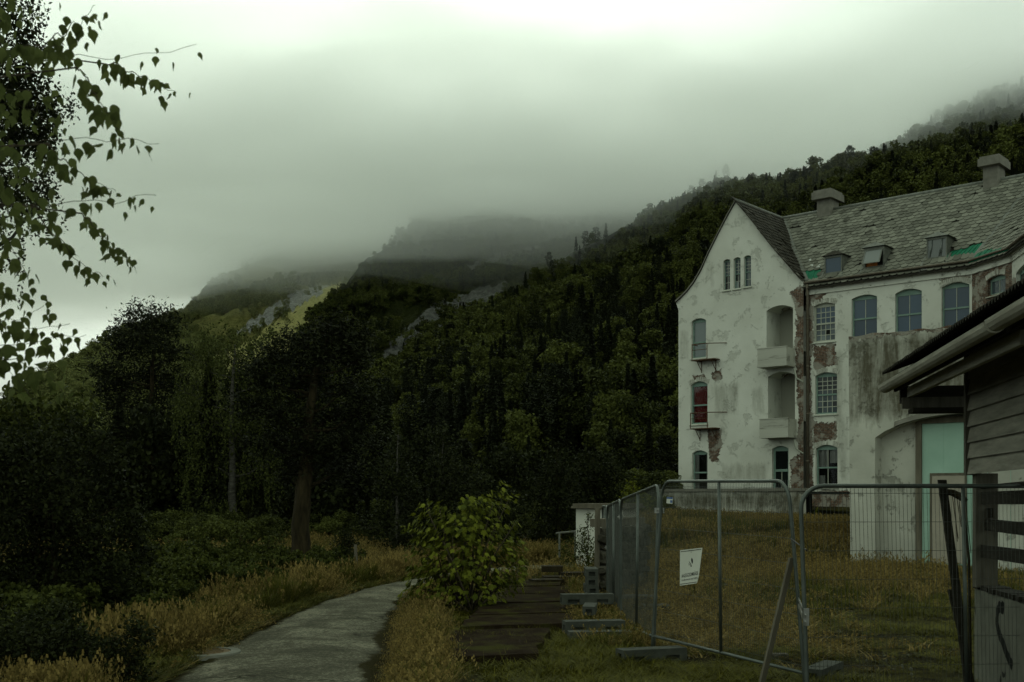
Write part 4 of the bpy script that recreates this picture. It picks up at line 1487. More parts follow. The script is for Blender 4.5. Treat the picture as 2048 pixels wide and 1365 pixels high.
dc = [Vector((ve.x, ve.y, zC(-E0))), Vector((pc3e.x, pc3e.y, zC(-E0))), Vector((pc3.x, pc3.y, zC(RIDGE_U - .28))), Vector((vtop.x, vtop.y, zC(RIDGE_U - .28)))]
ROOF.prism(dc, (0, 0, -0.05))
e3 = SEG3.at(7, 0, -E0); r3 = SEG3.at(7, 0, RIDGE_U - .28)
d3 = [Vector((pc3e.x, pc3e.y, zC(-E0))), Vector((e3.x, e3.y, zC(-E0))), Vector((r3.x, r3.y, zC(RIDGE_U - .28))), Vector((pc3.x, pc3.y, zC(RIDGE_U - .28)))]
ROOF.prism(d3, (0, 0, -0.05))
# rear slope of the main roof
ROOF.prism([mp(tpk - 3.6, RIDGE_U), mp(vt + 3, RIDGE_U), fpos(vt + 3, 10.6, ez), fpos(tpk - 3.6, 10.6, ez)], (0, 0, -0.05))
# gable roof, right side: strips following the curved profile back to the valley
GR = [(t_, z_) for t_, z_ in gp]
right = GR[:9]; left = GR[8:]
def u_at(z): return 0.28 + (z - ez) / PITCH        # where the main roof reaches that height
for k in range(8):
    (ta, za), (tb_, zb) = right[k], right[k + 1]
    ua, ub = max(0.05, u_at(za)), max(0.05, u_at(zb))
    ROOF.prism([fpos(ta, -0.08, za + .02), fpos(tb_, -0.08, zb + .02), fpos(tb_, ub, zb + .02), fpos(ta, ua, za + .02)], (0, 0, -0.06))
for k in range(len(left) - 1):
    (ta, za), (tb_, zb) = left[k], left[k + 1]
    ROOF.prism([fpos(ta, -0.08, za + .03), fpos(tb_, -0.08, zb + .03), fpos(tb_, 10.6, zb + .03), fpos(ta, 10.6, za + .03)], (0, 0, -0.06))
ROOF.build('roof', MAT['roof_deck'], BLD)

# slates: main slope
axm = plane_axes(fpos(0, 0.28 - E0, ez - E0 * PITCH), FT, FU, PITCH)
up_len = lambda u: (u - 0.28 + E0) * math.sqrt(1 + PITCH * PITCH)
reg = [(0.0, 0.0), (vet, 0.0), (vt, up_len(RIDGE_U)), (tpk, up_len(RIDGE_U))]
dorm = []
DORMS = [((1649, 1684, 507, 551), 'glass_sky_tint'), ((1728, 1768, 490, 540), 'open'), ((1853, 1894, 470, 521), 'plastic_film')]
for (x0, x1, y0, y1), kind_ in DORMS:
    t0, u0, p0 = main_roof_pt(x0, y1 + 1); t1, u1, p1 = main_roof_pt(x1 - 2, y1 - 5)
    ub = (u0 + u1) / 2
    q0 = ray_plane(x0, y0 + 6, fpos(0, ub, 0), FU); q1 = ray_plane(x1, y0 + 2, fpos(0, ub, 0), FU)
    ta, tb2 = ftu(q0.x, q0.y)[0], ftu(q1.x, q1.y)[0]
    dorm.append((ta, tb2, ub, main_roof_z(ub), (q0.z + q1.z) / 2, kind_))
def notdorm(a, v):
    u = v / math.sqrt(1 + PITCH * PITCH) + 0.28 - E0
    return not any(d[0] - .03 < a < d[1] + .03 and d[2] - .05 < u < 0.28 + (d[4] - ez) / PITCH - .1 for d in dorm)
green1 = [main_roof_pt(x, y)[:2] for x, y in ((1606, 566), (1606, 545), (1643, 541), (1632, 563))]
green2 = [main_roof_pt(x, y)[:2] for x, y in ((1884, 522), (1900, 507), (1990, 480), (1968, 506))]
def keepm(a, v):
    u = v / math.sqrt(1 + PITCH * PITCH) + 0.28 - E0
    return notdorm(a, v) and not in_poly(a, u, green1) and not in_poly(a, u, green2)
sl = lay_slates(axm, reg, SU, SV, None, rngs, keepm)
build_slates(axm, sl, SU, SV, MAT['slate'], BLD, 300)
axc = plane_axes(Vector((ve.x, ve.y, zC(-E0))), CHD, CHU, PITCH)
def loc(ax, p): return ((p - ax[0]).dot(ax[1]), (p - ax[0]).dot(ax[2]))
regc = [loc(axc, p) for p in dc]
sl = lay_slates(axc, regc, SU, SV, None, rngs)
build_slates(axc, sl, SU, SV, MAT['slate'], BLD)
ax3 = plane_axes(d3[0], D3, U3, PITCH)
sl = lay_slates(ax3, [loc(ax3, p) for p in d3], SU, SV, None, rngs)
build_slates(ax3, sl, SU, SV, MAT['slate'], BLD)
# gable right side: slates per strip
for k in range(8):
    (ta, za), (tb_, zb) = right[k], right[k + 1]
    dirv = Vector((FT.x * (tb_ - ta), FT.y * (tb_ - ta), zb - za))
    L = dirv.length
    upv = dirv.normalized()
    n = FU.cross(upv)
    if n.z < 0: n = -n
    ax = (fpos(ta, -0.08, za + .02), FU, upv, n)
    ua, ub = max(0.1, u_at(za)) + .08, max(0.1, u_at(zb)) + .08
    sl = lay_slates(ax, [(0, 0), (ua, 0), (ub, L), (0, L)], SU, L / max(1, round(L / SV)), None, rngs, None, 0.06)
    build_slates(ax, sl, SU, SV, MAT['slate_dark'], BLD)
# verge trim of the gable and the ridge caps
vg = MB()
for k in range(len(gp) - 1):
    (ta, za), (tb_, zb) = gp[k], gp[k + 1]
    vg.hexa([fpos(ta, -.1, za + .005), fpos(tb_, -.1, zb + .005), fpos(tb_, .12, zb + .005), fpos(ta, .12, za + .005), fpos(ta, -.1, za + .1), fpos(tb_, -.1, zb + .1), fpos(tb_, .12, zb + .1), fpos(ta, .12, za + .1)])
vg.build('verge_board', MAT['vent_stone'], BLD)
rc = MB()
rc.tube([fpos(tpk, -.05, RIDGE_Z + .04), fpos(tpk, RIDGE_U, RIDGE_Z + .04)], .11, 8)
rc.tube([fpos(tpk, RIDGE_U, RIDGE_Z + .04), fpos(vt + 3, RIDGE_U, RIDGE_Z + .04)], .12, 8)
rc.build('ridge_cap', MAT['zinc'], BLD, True)
vb = MB()
for k in range(8):
    (ta, za), (tb_, zb) = right[k], right[k + 1]
    a, b = fpos(ta, max(0.05, u_at(za)), za + .07), fpos(tb_, max(0.05, u_at(zb)), zb + .07)
    vb.hexa([a - FT * .12, b - FT * .12, b + FT * .16, a + FT * .16] + [p + Vector((0, 0, .04)) for p in (a - FT * .12, b - FT * .12, b + FT * .16, a + FT * .16)])
vb.build('valley_flashing', MAT['zinc'], BLD)
vb = MB()
a, b = Vector((ve.x, ve.y, ez - E0 * PITCH + .07)), Vector((vtop.x, vtop.y, RIDGE_Z + .07))
w_ = Vector((val.y, -val.x, 0)) * .13
vb.hexa([a - w_, b - w_, b + w_, a + w_] + [p + Vector((0, 0, .05)) for p in (a - w_, b - w_, b + w_, a + w_)])
vb.build('valley_flashing', MAT['zinc'], BLD)

# green sheets laid in the gaps of the slates
def sheet(poly, rng, n=9):
    m = MB()
    # rough strips across the polygon (t, u)
    (a, b, c, d) = [Vector((p[0], p[1])) for p in poly]
    for k in range(n):
        s0, s1 = k / n, (k + 1) / n
        lo0, lo1 = a.lerp(d, s0), a.lerp(d, s1)
        hi0, hi1 = b.lerp(c, s0), b.lerp(c, s1)
        h = rng.uniform(-.12, .06, 2)
        q = [(lo0, 0.04), (lo1, 0.07), (hi1 + (hi1 - lo1) * h[0], 0.08), (hi0 + (hi0 - lo0) * h[0], 0.05)]
        m.prism([mp(p.x, p.y, z) for p, z in q], (0, 0, -.02))
    m.build('green_sheet', MAT['green_sheet'], BLD)
sheet(green1, rngs, 3)
sheet(green2, rngs, 9)
gc = [(0.0, 0.02), (0.0, 0.62), (CHL * .9, 0.5), (CHL * 1.0, 0.05)]
m = MB()
for k in range(7):
    s0, s1 = k / 7, (k + 1) / 7 - .01
    wv = 0.55 - 0.35 * s0 + rngs.uniform(-.08, .08)
    P_ = [CHAM.at(CHL * s0 + .1, zC(-E0 + .05) + .15, -E0 + .05), CHAM.at(CHL * s1 + .1, zC(-E0 + .05) + .17, -E0 + .05), CHAM.at(CHL * s1 + .1, zC(-E0 + wv) + .18, -E0 + wv), CHAM.at(CHL * s0 + .1, zC(-E0 + wv) + .16, -E0 + wv)]
    m.prism(P_, (0, 0, -.02))
m.build('green_sheet', MAT['green_sheet'], BLD)
for (px, py) in ((1622, 536), (1618, 526), (1636, 538)):
    t_, u_, p = main_roof_pt(px, py)
    MB().prism([mp(t_ - .15, u_, .08), mp(t_ + .14, u_ - .05, .1), mp(t_ + .05, u_ + .2, .09)], (0, 0, .02)).build('paper_scrap', MAT['white_cloth'], BLD)

# dormers
for (ta, tb2, ub, zb, zt, kind_) in dorm:
    uu = 0.28 + (zt - ez) / PITCH
    bd = MB()
    th = .06
    # cheeks (triangles) and jambs
    for t0 in (ta, tb2 - th):
        bd.prism([fpos(t0, ub, zb - .05), fpos(t0, uu, zt), fpos(t0, ub, zt)], FT * th)
    bd.frame_box(fpos(ta + th, ub, zt - .12), FT * (tb2 - ta - 2 * th), FU * .08, (0, 0, .12))
    bd.frame_box(fpos(ta + th, ub, zb - .05), FT * (tb2 - ta - 2 * th), FU * .08, (0, 0, .17))
    dob = bd.build('dormer', MAT['zinc'], BLD)
    # low hipped hood
    h = MB()
    tm = (ta + tb2) / 2
    ov = .12
    A, B, C, D = fpos(ta - ov, ub - ov, zt + .003), fpos(tb2 + ov, ub - ov, zt + .003), fpos(tb2 + ov, uu + .1, zt + .003), fpos(ta - ov, uu + .1, zt + .003)
    R0, R1 = fpos(tm, ub + .22, zt + .3), fpos(tm, 0.28 + (zt + .3 - ez) / PITCH, zt + .3)
    h.add([A, B, C, D, R0, R1], [(0, 1, 4), (1, 2, 5, 4), (3, 0, 4, 5), (0, 3, 2, 1)])
    h.build('hood', MAT['zinc'] if kind_ != 'glass_sky_tint' else MAT['slate_dark'], dob)
    z0, z1 = zb + .12, zt - .12
    if kind_ == 'open':
        g = MB()
        # sash hinged at the top, swung outwards
        O = fpos(ta + th, ub - .02, z1); dn = (Vector((0, 0, -1)) * .9 - FU * .48).normalized() * (z1 - z0)
        ac = FT * (tb2 - ta - 2 * th)
        k = .06
        for (s0, s1, r0, r1) in ((0, k, 0, 1), (1 - k, 1, 0, 1), (k, 1 - k, 0, k), (k, 1 - k, 1 - k, 1)):
            q = [O + ac * s0 + dn * r0, O + ac * s1 + dn * r0, O + ac * s1 + dn * r1, O + ac * s0 + dn * r1]
            g.prism(q, FU * .05)
        s_ = g.build('sash', MAT['zinc'], dob)
        MB().prism([O + ac * k + dn * k + FU * .02, O + ac * (1 - k) + dn * k + FU * .02, O + ac * (1 - k) + dn * (1 - k) + FU * .02, O + ac * k + dn * (1 - k) + FU * .02], FU * .005).build('pane', MAT['plastic_film'], dob)
        MB().prism([fpos(ta + th, ub + .12, z0), fpos(ta + (tb2 - ta) * .62, ub + .12, z0), fpos(ta + (tb2 - ta) * .62, ub + .12, z0 + (z1 - z0) * .3), fpos(ta + th, ub + .12, z0 + (z1 - z0) * .3)], FU * .02).build('blind', MAT['orange_blind'], dob)
        MB().prism([fpos(ta + th, ub + .3, z0), fpos(tb2 - th, ub + .3, z0), fpos(tb2 - th, ub + .3, z1), fpos(ta + th, ub + .3, z1)], FU * .02).build('room_shade', MAT['dark_inside'], dob)
    else:
        MB().prism([fpos(ta + th, ub + .04, z0), fpos(tb2 - th, ub + .04, z0), fpos(tb2 - th, ub + .04, z1), fpos(ta + th, ub + .04, z1)], FU * .008).build('pane', MAT[kind_], dob)
        if kind_ == 'plastic_film':
            f = MB()
            w = tb2 - ta - 2 * th
            for (s, e) in ((.6, .72), (.72, .66), (.1, .14)):
                f.tube([fpos(ta + th + w * s, ub + .03, z0), fpos(ta + th + w * (s + e) / 2 + .05, ub + .0, (z0 + z1) / 2), fpos(ta + th + w * e + .1, ub + .03, z1)], [.02, .045, .02], 6)
            f.build('film_fold', MAT['plastic_film'], dob, True)
    # side flashing boards running down to the gutter
    for s in (ta - .16, tb2 + .06):
        a, b = mp(s, 0.28 - E0 * .9, .06), mp(s, ub + .15, .06)
        MB().hexa([a, a + FT * .1, b + FT * .1, b, a + Vector((0, 0, .05)), a + FT * .1 + Vector((0, 0, .05)), b + FT * .1 + Vector((0, 0, .05)), b + Vector((0, 0, .05))]).build('flashing', MAT['zinc'], dob)

# roof vents on the ridge
for (x0, x1, y0, ym, y1, xs0, xs1) in ((1630, 1683, 384, 404, 424, 1637, 1665), (1961, 2019, 317, 338, 358, 1970, 2000)):
    p0, p1 = ray_plane(x0, ym, fpos(0, RIDGE_U - .35, 0), FU), ray_plane(x1 - 14, ym, fpos(0, RIDGE_U - .35, 0), FU)
    ta, tb2 = ftu(p0.x, p0.y)[0], ftu(p1.x, p1.y)[0]
    tm = (ta + tb2) / 2; hw = (tb2 - ta) / 2
    zt = EYE + (HOR - y0) / F * p0.y; zm = EYE + (HOR - ym) / F * p0.y
    v = MB()
    v.frame_box(fpos(tm - hw * .68, RIDGE_U - .5, RIDGE_Z - .75), FT * hw * 1.36, FU * 1.1, (0, 0, zm - RIDGE_Z + .75))
    vo = v.build('roof_vent', MAT['vent_stone'], BLD)
    c = MB()
    c.frame_box(fpos(tm - hw, RIDGE_U - .8, zm + .002), FT * 2 * hw, FU * 1.7, (0, 0, (zt - zm) * .72))
    c.frame_box(fpos(tm - hw * .9, RIDGE_U - .7, zm + (zt - zm) * .72 + .004), FT * 1.8 * hw, FU * 1.5, (0, 0, (zt - zm) * .2))
    c.build('vent_cap', MAT['vent_stone'], vo)
# ------------------------------------------------------------------ annex with the teal door
AW = unp(1697, 1120, 31.5); AW = Vector((AW.x, AW.y, 0))
ANX = thing('garage_annex', AW, 'low stained plaster annex with a big teal door in an arched niche', 'building')
APL = Plane(AW, FT, FU)
atop = APL.pix(1691, 674)[1]
tR = 9.0
ad0 = APL.pix(1750, 1000)[0]
# niche: left edge, arch crown beyond the shed
an = [(ad0, 0.05)]
crown_t = APL.pix(1915, 828)[0]; crown_z = APL.pix(1915, 828)[1]; spring_z = APL.pix(1750, 876)[1]
nR = 2 * crown_t - ad0
niche = [(ad0, 0.0), (nR, 0.0), (nR, spring_z)]
for k in range(1, 16):
    s = k / 16
    niche.append((nR + (ad0 - nR) * s, spring_z + (crown_z - spring_z) * (1 - (2 * s - 1) ** 2) ** 0.8))
niche.append((ad0, spring_z))
wob = [(-0.12, -0.3)] + [(tR, -0.3)]
top = []
for k in range(40):
    s = k / 39
    t_ = tR + (-0.0 - tR) * s
    top.append((t_, atop + 0.05 * mnoise.noise(Vector((t_ * 2.3, 0, 4))) + 0.04 * mnoise.noise(Vector((t_ * 6, 0, 1)))))
outl = [(0.06, -0.3), (tR, -0.3)] + top
if area(outl) < 0: outl = outl[::-1]
ND = 0.42
crown_band = [(-.2, atop - .1), (tR, atop - .1), (tR, atop + .3), (-.2, atop + .3)]
wall_mesh('annex_wall', APL, outl, [niche], MAT['plaster_grey'], ANX, [crown_band], [[(-.1, atop - 2.4), (tR, atop - 2.4), (tR, atop), (-.1, atop)], P2(APL, [(1700, 760), (1740, 760), (1740, 860), (1700, 850)])], reveal=ND, grid=0.2)
m = MB()
m.frame_box(APL.at(0.06, -.3, 0.05), FT * .02, FU * 9, (0, 0, atop + .2))
m.frame_box(APL.at(0.06, atop - .12, 0.05), FT * tR, FU * 9, (0, 0, .1))
m.frame_box(APL.at(tR, -.3, 0.05), FT * -.02, FU * 9, (0, 0, atop + .2))
m.build('annex_roof', MAT['roof_deck'], ANX)
# loose capping bricks on the parapet
simple('brick_red', (0.09, 0.045, 0.03), (0.18, 0.09, 0.06), 9, 0.95, 0.5)
bm_ = None
for k in range(46):
    t_ = 0.1 + k * 0.155 + RNG.uniform(-.03, .03)
    if RNG.uniform() < 0.3: continue
    if bm_ is None:
        b = MB().box((0, 0, 0), (0.215, 0.105, 0.065)).build('brick', MAT['brick_red'], ANX); bm_ = b.data
    else: b = link('brick', bm_, ANX)
    b.location = APL.at(t_, atop + RNG.uniform(0.0, .07), 0.06 + RNG.uniform(0, .12)) - AW
    b.rotation_euler = (RNG.normal(0, .12), RNG.normal(0, .12), math.atan2(FT.y, FT.x) + RNG.normal(0, .3))
# back wall of the niche, frame, doors
NPL = Plane(APL.at(0, 0, ND), FT, FU)
wall_mesh('niche_wall', NPL, [(ad0 - .1, -.2), (nR + .1, -.2), (nR + .1, crown_z + .2), (ad0 - .1, crown_z + .2)], [], MAT['plaster_grey'], ANX, [], [], grid=.3)
dl = APL.pix(1846, 1000, ND)[0]; dtop = APL.pix(1880, 847, ND)[1]; dr = APL.pix(1950, 1000, ND)[0]
dz0 = 0.22
fr_ = MB()
for (a0, a1, b0, b1) in ((dl - .16, dl, dz0, dtop + .16), (dr, dr + .16, dz0, dtop + .16), (dl, dr, dtop, dtop + .16)):
    fr_.frame_box(APL.at(a0, b0, ND - .12), FT * (a1 - a0), FU * .12, (0, 0, b1 - b0))
simple('worn_wood', (0.075, 0.065, 0.045), (0.15, 0.135, 0.098), 5, 0.9, 0.4, 0, (1, 1, 0.2))
dfo = fr_.build('door_frame', MAT['worn_wood'], ANX)
t = NT('teal_door')
v = t.coord('Object'); n = t.noise(v, 1.2, 6, 0.6); n2 = t.noise(t.coord('Object', (1, 1, .3)), 4, 7, 0.7)
t.color(t.mix(t.step(n2, .66, .7), t.ramp(n, [(0.3, (0.26, 0.40, 0.31)), (0.7, (0.33, 0.48, 0.385))]), (0.17, 0.10, 0.06)))
t.rough(0.55); t.bump(n2, .2, .01)
MAT['teal_door'] = t.m
db = MB(); db.frame_box(APL.at(dl, dz0, ND - .06), FT * (dr - dl), FU * .05, (0, 0, dtop - dz0))
for k in range(1, 6): db.frame_box(APL.at(dl + k * .57 - .006, dz0, ND - .065), FT * .012, FU * .006, (0, 0, dtop - dz0))
dob = db.build('door', MAT['teal_door'], ANX)
wl0 = APL.pix(1864, 1000, ND - .07)[0]; wtop = APL.pix(1890, 951, ND - .07)[1]; wr = APL.pix(1930, 1000, ND - .07)[0] 
wd = MB()
for (a0, a1, b0, b1) in ((wl0 - .05, wl0, dz0 + .1, wtop), (wr, wr + .05, dz0 + .1, wtop), (wl0 - .05, wr + .05, wtop, wtop + .06)):
    wd.frame_box(APL.at(a0, b0, ND - .1), FT * (a1 - a0), FU * .035, (0, 0, b1 - b0))
wd.build('door_trim', MAT['worn_wood'], dob)
simple('pink_paint', (0.27, 0.245, 0.19), (0.34, 0.305, 0.24), 2, 0.7, 0.2)
w2 = MB(); w2.frame_box(APL.at(wl0, dz0 + .1, ND - .085), FT * (wr - wl0), FU * .02, (0, 0, wtop - dz0 - .1))
w2.build('wicket_door', MAT['pink_paint'], dob)
st = MB(); st.frame_box(APL.at(dl - .2, -.1, ND - .75), FT * (dr - dl + .4), FU * .62, (0, 0, .3))
st.frame_box(APL.at(dl - .1, .205, ND - .5), FT * (dr - dl + .2), FU * .35, (0, 0, .08))
st.build('doorstep', MAT['concrete'], ANX)
# arch moulding
am = MB()
for k in range(len(niche) - 3 - 2):
    a, b = niche[2 + k], niche[3 + k]
    am.hexa([APL.at(a[0], a[1] - .0, -.07), APL.at(b[0], b[1] - .0, -.07), APL.at(b[0], b[1], .1), APL.at(a[0], a[1], .1), APL.at(a[0], a[1] + .13, -.04), APL.at(b[0], b[1] + .13, -.04), APL.at(b[0], b[1] + .13, .1), APL.at(a[0], a[1] + .13, .1)])
ao = am.build('arch_moulding', MAT['vent_stone'], ANX)

# ------------------------------------------------------------------ terrace wall in front of the gable
tw0 = unp(1330, 985, 50)
TWL = thing('terrace_wall', (tw0.x, tw0.y, 0), 'grey stained terrace wall with low arched openings under the gable', 'wall')
TPL = Plane((tw0.x, tw0.y, 0), FT, FU)
ttop = TPL.pix(1340, 984)[1]
te = TPL.pix(1612, 984)[0]
ah = []
for (x0, x1) in ((1374, 1438), (1458, 1530), (1548, 1600)):
    a, b = TPL.pix(x0, 1030)[0], TPL.pix(x1, 1030)[0]
    zt = TPL.pix((x0 + x1) / 2, 1029)[1]
    ah.append(arch_poly(a, b, 0.4, zt, .75, 10))
o_ = [(-.3, 0.2), (te, 0.2), (te, ttop), (-.3, ttop)]
wall_mesh('wall', TPL, o_, ah, MAT['plaster_grey'], TWL, [], [[(-.3, ttop - .8), (te, ttop - .8), (te, ttop), (-.3, ttop)], P2(TPL, [(1536, 980), (1612, 980), (1612, 1060), (1540, 1060)])], reveal=.5, grid=.2)
m = MB(); m.frame_box(TPL.at(-.4, ttop + .004, -.09), FT * (te + .5), FU * .4, (0, 0, .12))
m.build('coping', MAT['vent_stone'], TWL)
m = MB(); m.frame_box(TPL.at(-.3, .2, .5), FT * (te + .3), FU * .05, (0, 0, ttop - .25))  # near-black sheet behind the arches stands in for the shade inside them
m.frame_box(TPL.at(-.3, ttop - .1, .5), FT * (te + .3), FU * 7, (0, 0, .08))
m.build('terrace_floor_shade', MAT['dark_inside'], TWL)
for h in ah:
    b = MB()
    n = len(h)
    for k in range(2, n - 1):
        a, c = h[k], h[k + 1]
        b.hexa([TPL.at(a[0], a[1], -.04), TPL.at(c[0], c[1], -.04), TPL.at(c[0], c[1], .1), TPL.at(a[0], a[1], .1), TPL.at(a[0], a[1] + .16, -.03), TPL.at(c[0], c[1] + .16, -.03), TPL.at(c[0], c[1] + .16, .1), TPL.at(a[0], a[1] + .16, .1)])
    b.build('arch_band', MAT['vent_stone'], TWL)

# ------------------------------------------------------------------ small white hut and rough stone wall beyond the fence
h0 = onz(1152, 1140, 0.0)
HUT = thing('white_hut', (h0.x, h0.y, 0), 'small white hut with a flat dark roof at the end of the mesh fence', 'hut')
HPL = Plane((h0.x, h0.y, 0), Vector((.96, -.28, 0)), Vector((.28, .96, 0)))
hz = HPL.pix(1160, 1017)[1]
hw_ = HPL.pix(1248, 1060)[0]
m = MB(); m.frame_box(HPL.at(0, -.1, 0), HPL.td * hw_, HPL.ud * 2.2, (0, 0, hz + .1))
m.build('wall', MAT['plaster_white'], HUT)
for me_ in (HUT.children[0].data,):
    me_.attributes.new('brick', 'FLOAT', 'POINT'); me_.attributes.new('dirt', 'FLOAT', 'POINT')
    ul = me_.uv_layers.new(name='UVMap')
    for lp in me_.loops:
        c = me_.vertices[lp.vertex_index].co; ul.data[lp.index].uv = (c.x + c.y, c.z)
m = MB(); m.frame_box(HPL.at(-.1, hz + .003, -.2), HPL.td * (hw_ + .3), HPL.ud * 2.6, (0, 0, .06)); m.frame_box(HPL.at(-.06, hz + .066, -.16), HPL.td * (hw_ + .2), HPL.ud * 2.5, (0, 0, .07))
m.build('roof', MAT['worn_wood'], HUT)

def rock_mesh(name, size, rng, mat, sub=2, rough=0.3):
    bm = bmesh.new()
    bmesh.ops.create_icosphere(bm, subdivisions=sub, radius=1)
    sd = Vector(rng.uniform(-50, 50, 3))
    for v in bm.verts:
        d = v.co.normalized()
        f = 1 + rough * mnoise.fractal(d * 1.3 + sd, 0.8, 2.1, 4)
        c = d * f
        # boxy
        for k in range(3): c[k] = math.copysign(min(abs(c[k]), 0.72) , c[k])
        v.co = Vector((c.x * size[0], c.y * size[1], c.z * size[2]))
    me = bpy.data.meshes.new(name); bm.to_mesh(me); bm.free()
    me.materials.append(mat)
    return me
t = NT('field_stone')
v = t.coord('Object'); oi = t.node('ShaderNodeObjectInfo')
c = t.mix(oi.outputs['Random'], (0.035, 0.032, 0.022), (0.08, 0.074, 0.056))
c = t.mix(t.step(t.noise(v, 5, 7, .7), .52, .7), c, (0.022, 0.024, 0.008))
t.color(c); t.rough(.95); t.bump(t.noise(v, 9, 7, .7), .9, .05)
MAT['field_stone'] = t.m
rs = onz(1200, 1205, 0)
RSW = thing('stone_wall', (rs.x, rs.y, 0), 'rough dark rubble stone wall between the white hut and the mesh fence', 'wall')
srng = np.random.default_rng(8)
rms = [rock_mesh('stone', (.17, .16, .11), srng, MAT['field_stone'], 2, .35) for _ in range(5)]
p0 = onz(1205, 1205, 0); p1 = unp(1226, 1205, p0.y - .3)
for r_ in range(10):
    for q in range(11):
        s = (q + (0.5 if r_ % 2 else 0)) / 10.5
        ob = link('stone', rms[srng.integers(0, 5)], RSW)
        ob.location = Vector((p0.x + s * 1.1, p0.y + s * 2.6 + srng.normal(0, .05), 0.06 + r_ * .145)) - Vector((rs.x, rs.y, 0))
        ob.rotation_euler = (srng.normal(0, .2), srng.normal(0, .2), srng.uniform(0, 6.28)); k = srng.uniform(.85, 1.2); ob.scale = (k, k, k)
m = MB(); m.frame_box((p0.x - .05, p0.y + .1, 1.46), (1.2, 2.7, 0), (-.16, .4, 0), (0, 0, .16)); m.build('lintel', MAT['worn_wood'], RSW)
m = MB(); m.tube([(p0.x - .12, p0.y - .05, 0), (p0.x - .1, p0.y - .05, 1.84)], .055, 7); m.build('post', MAT['worn_wood'], RSW)

# pipe railing
r0 = onz(1119, 1134, 0)
RAIL = thing('pipe_railing', (r0.x, r0.y, 0), 'thin grey pipe railing at the roadside before the white hut', 'railing')
x1 = unp(1150, 1134, r0.y + .8)
for nm, pts in (('post', [(r0.x, r0.y, 0), (r0.x, r0.y, 1.0)]), ('post', [(x1.x, x1.y, 0), (x1.x, x1.y, 1.05)]), ('rail', [(r0.x - .1, r0.y, 1.0), (x1.x + .3, x1.y, 1.06)])):
    MB().tube(pts, .03, 6).build(nm, MAT['zinc'], RAIL)

# roadside pole
rp = onz(714, 1160, 0)
RP = thing('marker_post', (rp.x, rp.y, 0), 'thin grey wooden post standing in the grass verge beyond the tall pine', 'post')
MB().tube([(rp.x, rp.y, -.1), (rp.x - .04, rp.y, .88)], [.045, .038], 7).build('post', MAT['worn_wood'], RP)

# stacks of old sleepers by the slabs
for (px, py, ln, rot, z, lab) in ((1092, 1166, 1.1, .3, .1, 'dark weathered timber block at the low end of the sleeper stack'), (1118, 1162, 1.2, .1, .13, 'dark timber sleeper with a pale top edge in the middle of the stack'), (1150, 1160, 1.1, .2, .2, 'tall dark timber baulk next to the concrete foot tower'), (1104, 1158, .8, .0, .36, 'short mossy timber block lying on top of the sleepers')):
    p = onz(px, py + 10, 0)
    so = MB().box((p.x, p.y, z), (ln * .62, .5, .2 if z < .3 else .14), rot).build('timber_sleeper', MAT['bark'], None, origin=(p.x, p.y, 0))
    tag(so, lab, 'timber', 'old timber sleepers')

# ------------------------------------------------------------------ shed
S0 = Vector((5.03, 12.5, 0))
SA = Vector((-0.154, -0.988, 0))                  # along the wall, towards the camera
SO = Vector((-0.988, 0.154, 0))                   # out from the wall
SHED = thing('timber_shed', S0, 'grey weatherboarded shed with a corrugated roof edge and deep dark eaves', 'shed')
def sp(a, o, z): 
    p = S0 + SA * a + SO * o
    return Vector((p.x, p.y, z))
simple('grey_board', (0.13, 0.124, 0.098), (0.25, 0.238, 0.192), 3.5, 0.9, 0.5, 0, (0.6, 0.6, 5), 0.008)
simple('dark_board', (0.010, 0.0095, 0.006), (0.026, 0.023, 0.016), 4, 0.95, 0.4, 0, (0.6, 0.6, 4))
simple('pale_board', (0.21, 0.20, 0.158), (0.36, 0.345, 0.28), 4, 0.85, 0.5, 0, (0.5, 0.5, 5), 0.006)
simple('old_post', (0.055, 0.05, 0.037), (0.11, 0.102, 0.077), 6, 0.9, 0.6, 0, (3, 3, .3), 0.008)
bh = 0.172
for k in range(8):
    z0 = 2.29 + k * bh
    b = MB()
    e = RNG.uniform(-.015, .015)
    # lapped board: thick lower edge standing out
    c = [sp(-.03 + e, .0, z0), sp(5.0, .0, z0), sp(5.0, .045, z0 - .012), sp(-.03 + e, .045, z0 - .012), sp(-.03 + e, .0, z0 + bh), sp(5.0, .0, z0 + bh), sp(5.0, .012, z0 + bh), sp(-.03 + e, .012, z0 + bh)]
    b.hexa(c).build('plank', MAT['grey_board'], SHED)
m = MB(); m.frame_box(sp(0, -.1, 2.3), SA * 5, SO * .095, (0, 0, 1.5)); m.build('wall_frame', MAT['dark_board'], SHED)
MB().frame_box(sp(-.02, -.03, 2.27), SA * .09, SO * .09, (0, 0, 1.35)).build('corner_board', MAT['old_post'], SHED)
MB().frame_box(sp(.03, -.245, 1.05), SA * .16, SO * .225, (0, 0, 1.235)).build('post', MAT['old_post'], SHED)
# open rails below the boards
for (z, h, tw) in ((1.95, .135, .01), (1.67, .125, -.02), (1.38, .135, .02)):
    MB().frame_box(sp(.2, -.12 + tw, z), SA * 4.8 + Vector((0, 0, tw * 2)), SO * .035, (0, 0, h)).build('rail', MAT['dark_board'], SHED)
MB().tube([sp(.2, -.08, 2.135), sp(5, -.06, 2.19)], .022, 6).build('rail', MAT['dark_board'], SHED)
MB().box(sp(.28, -.14, 1.86), (.2, .06, .1), 1.2).build('block', MAT['dark_board'], SHED)
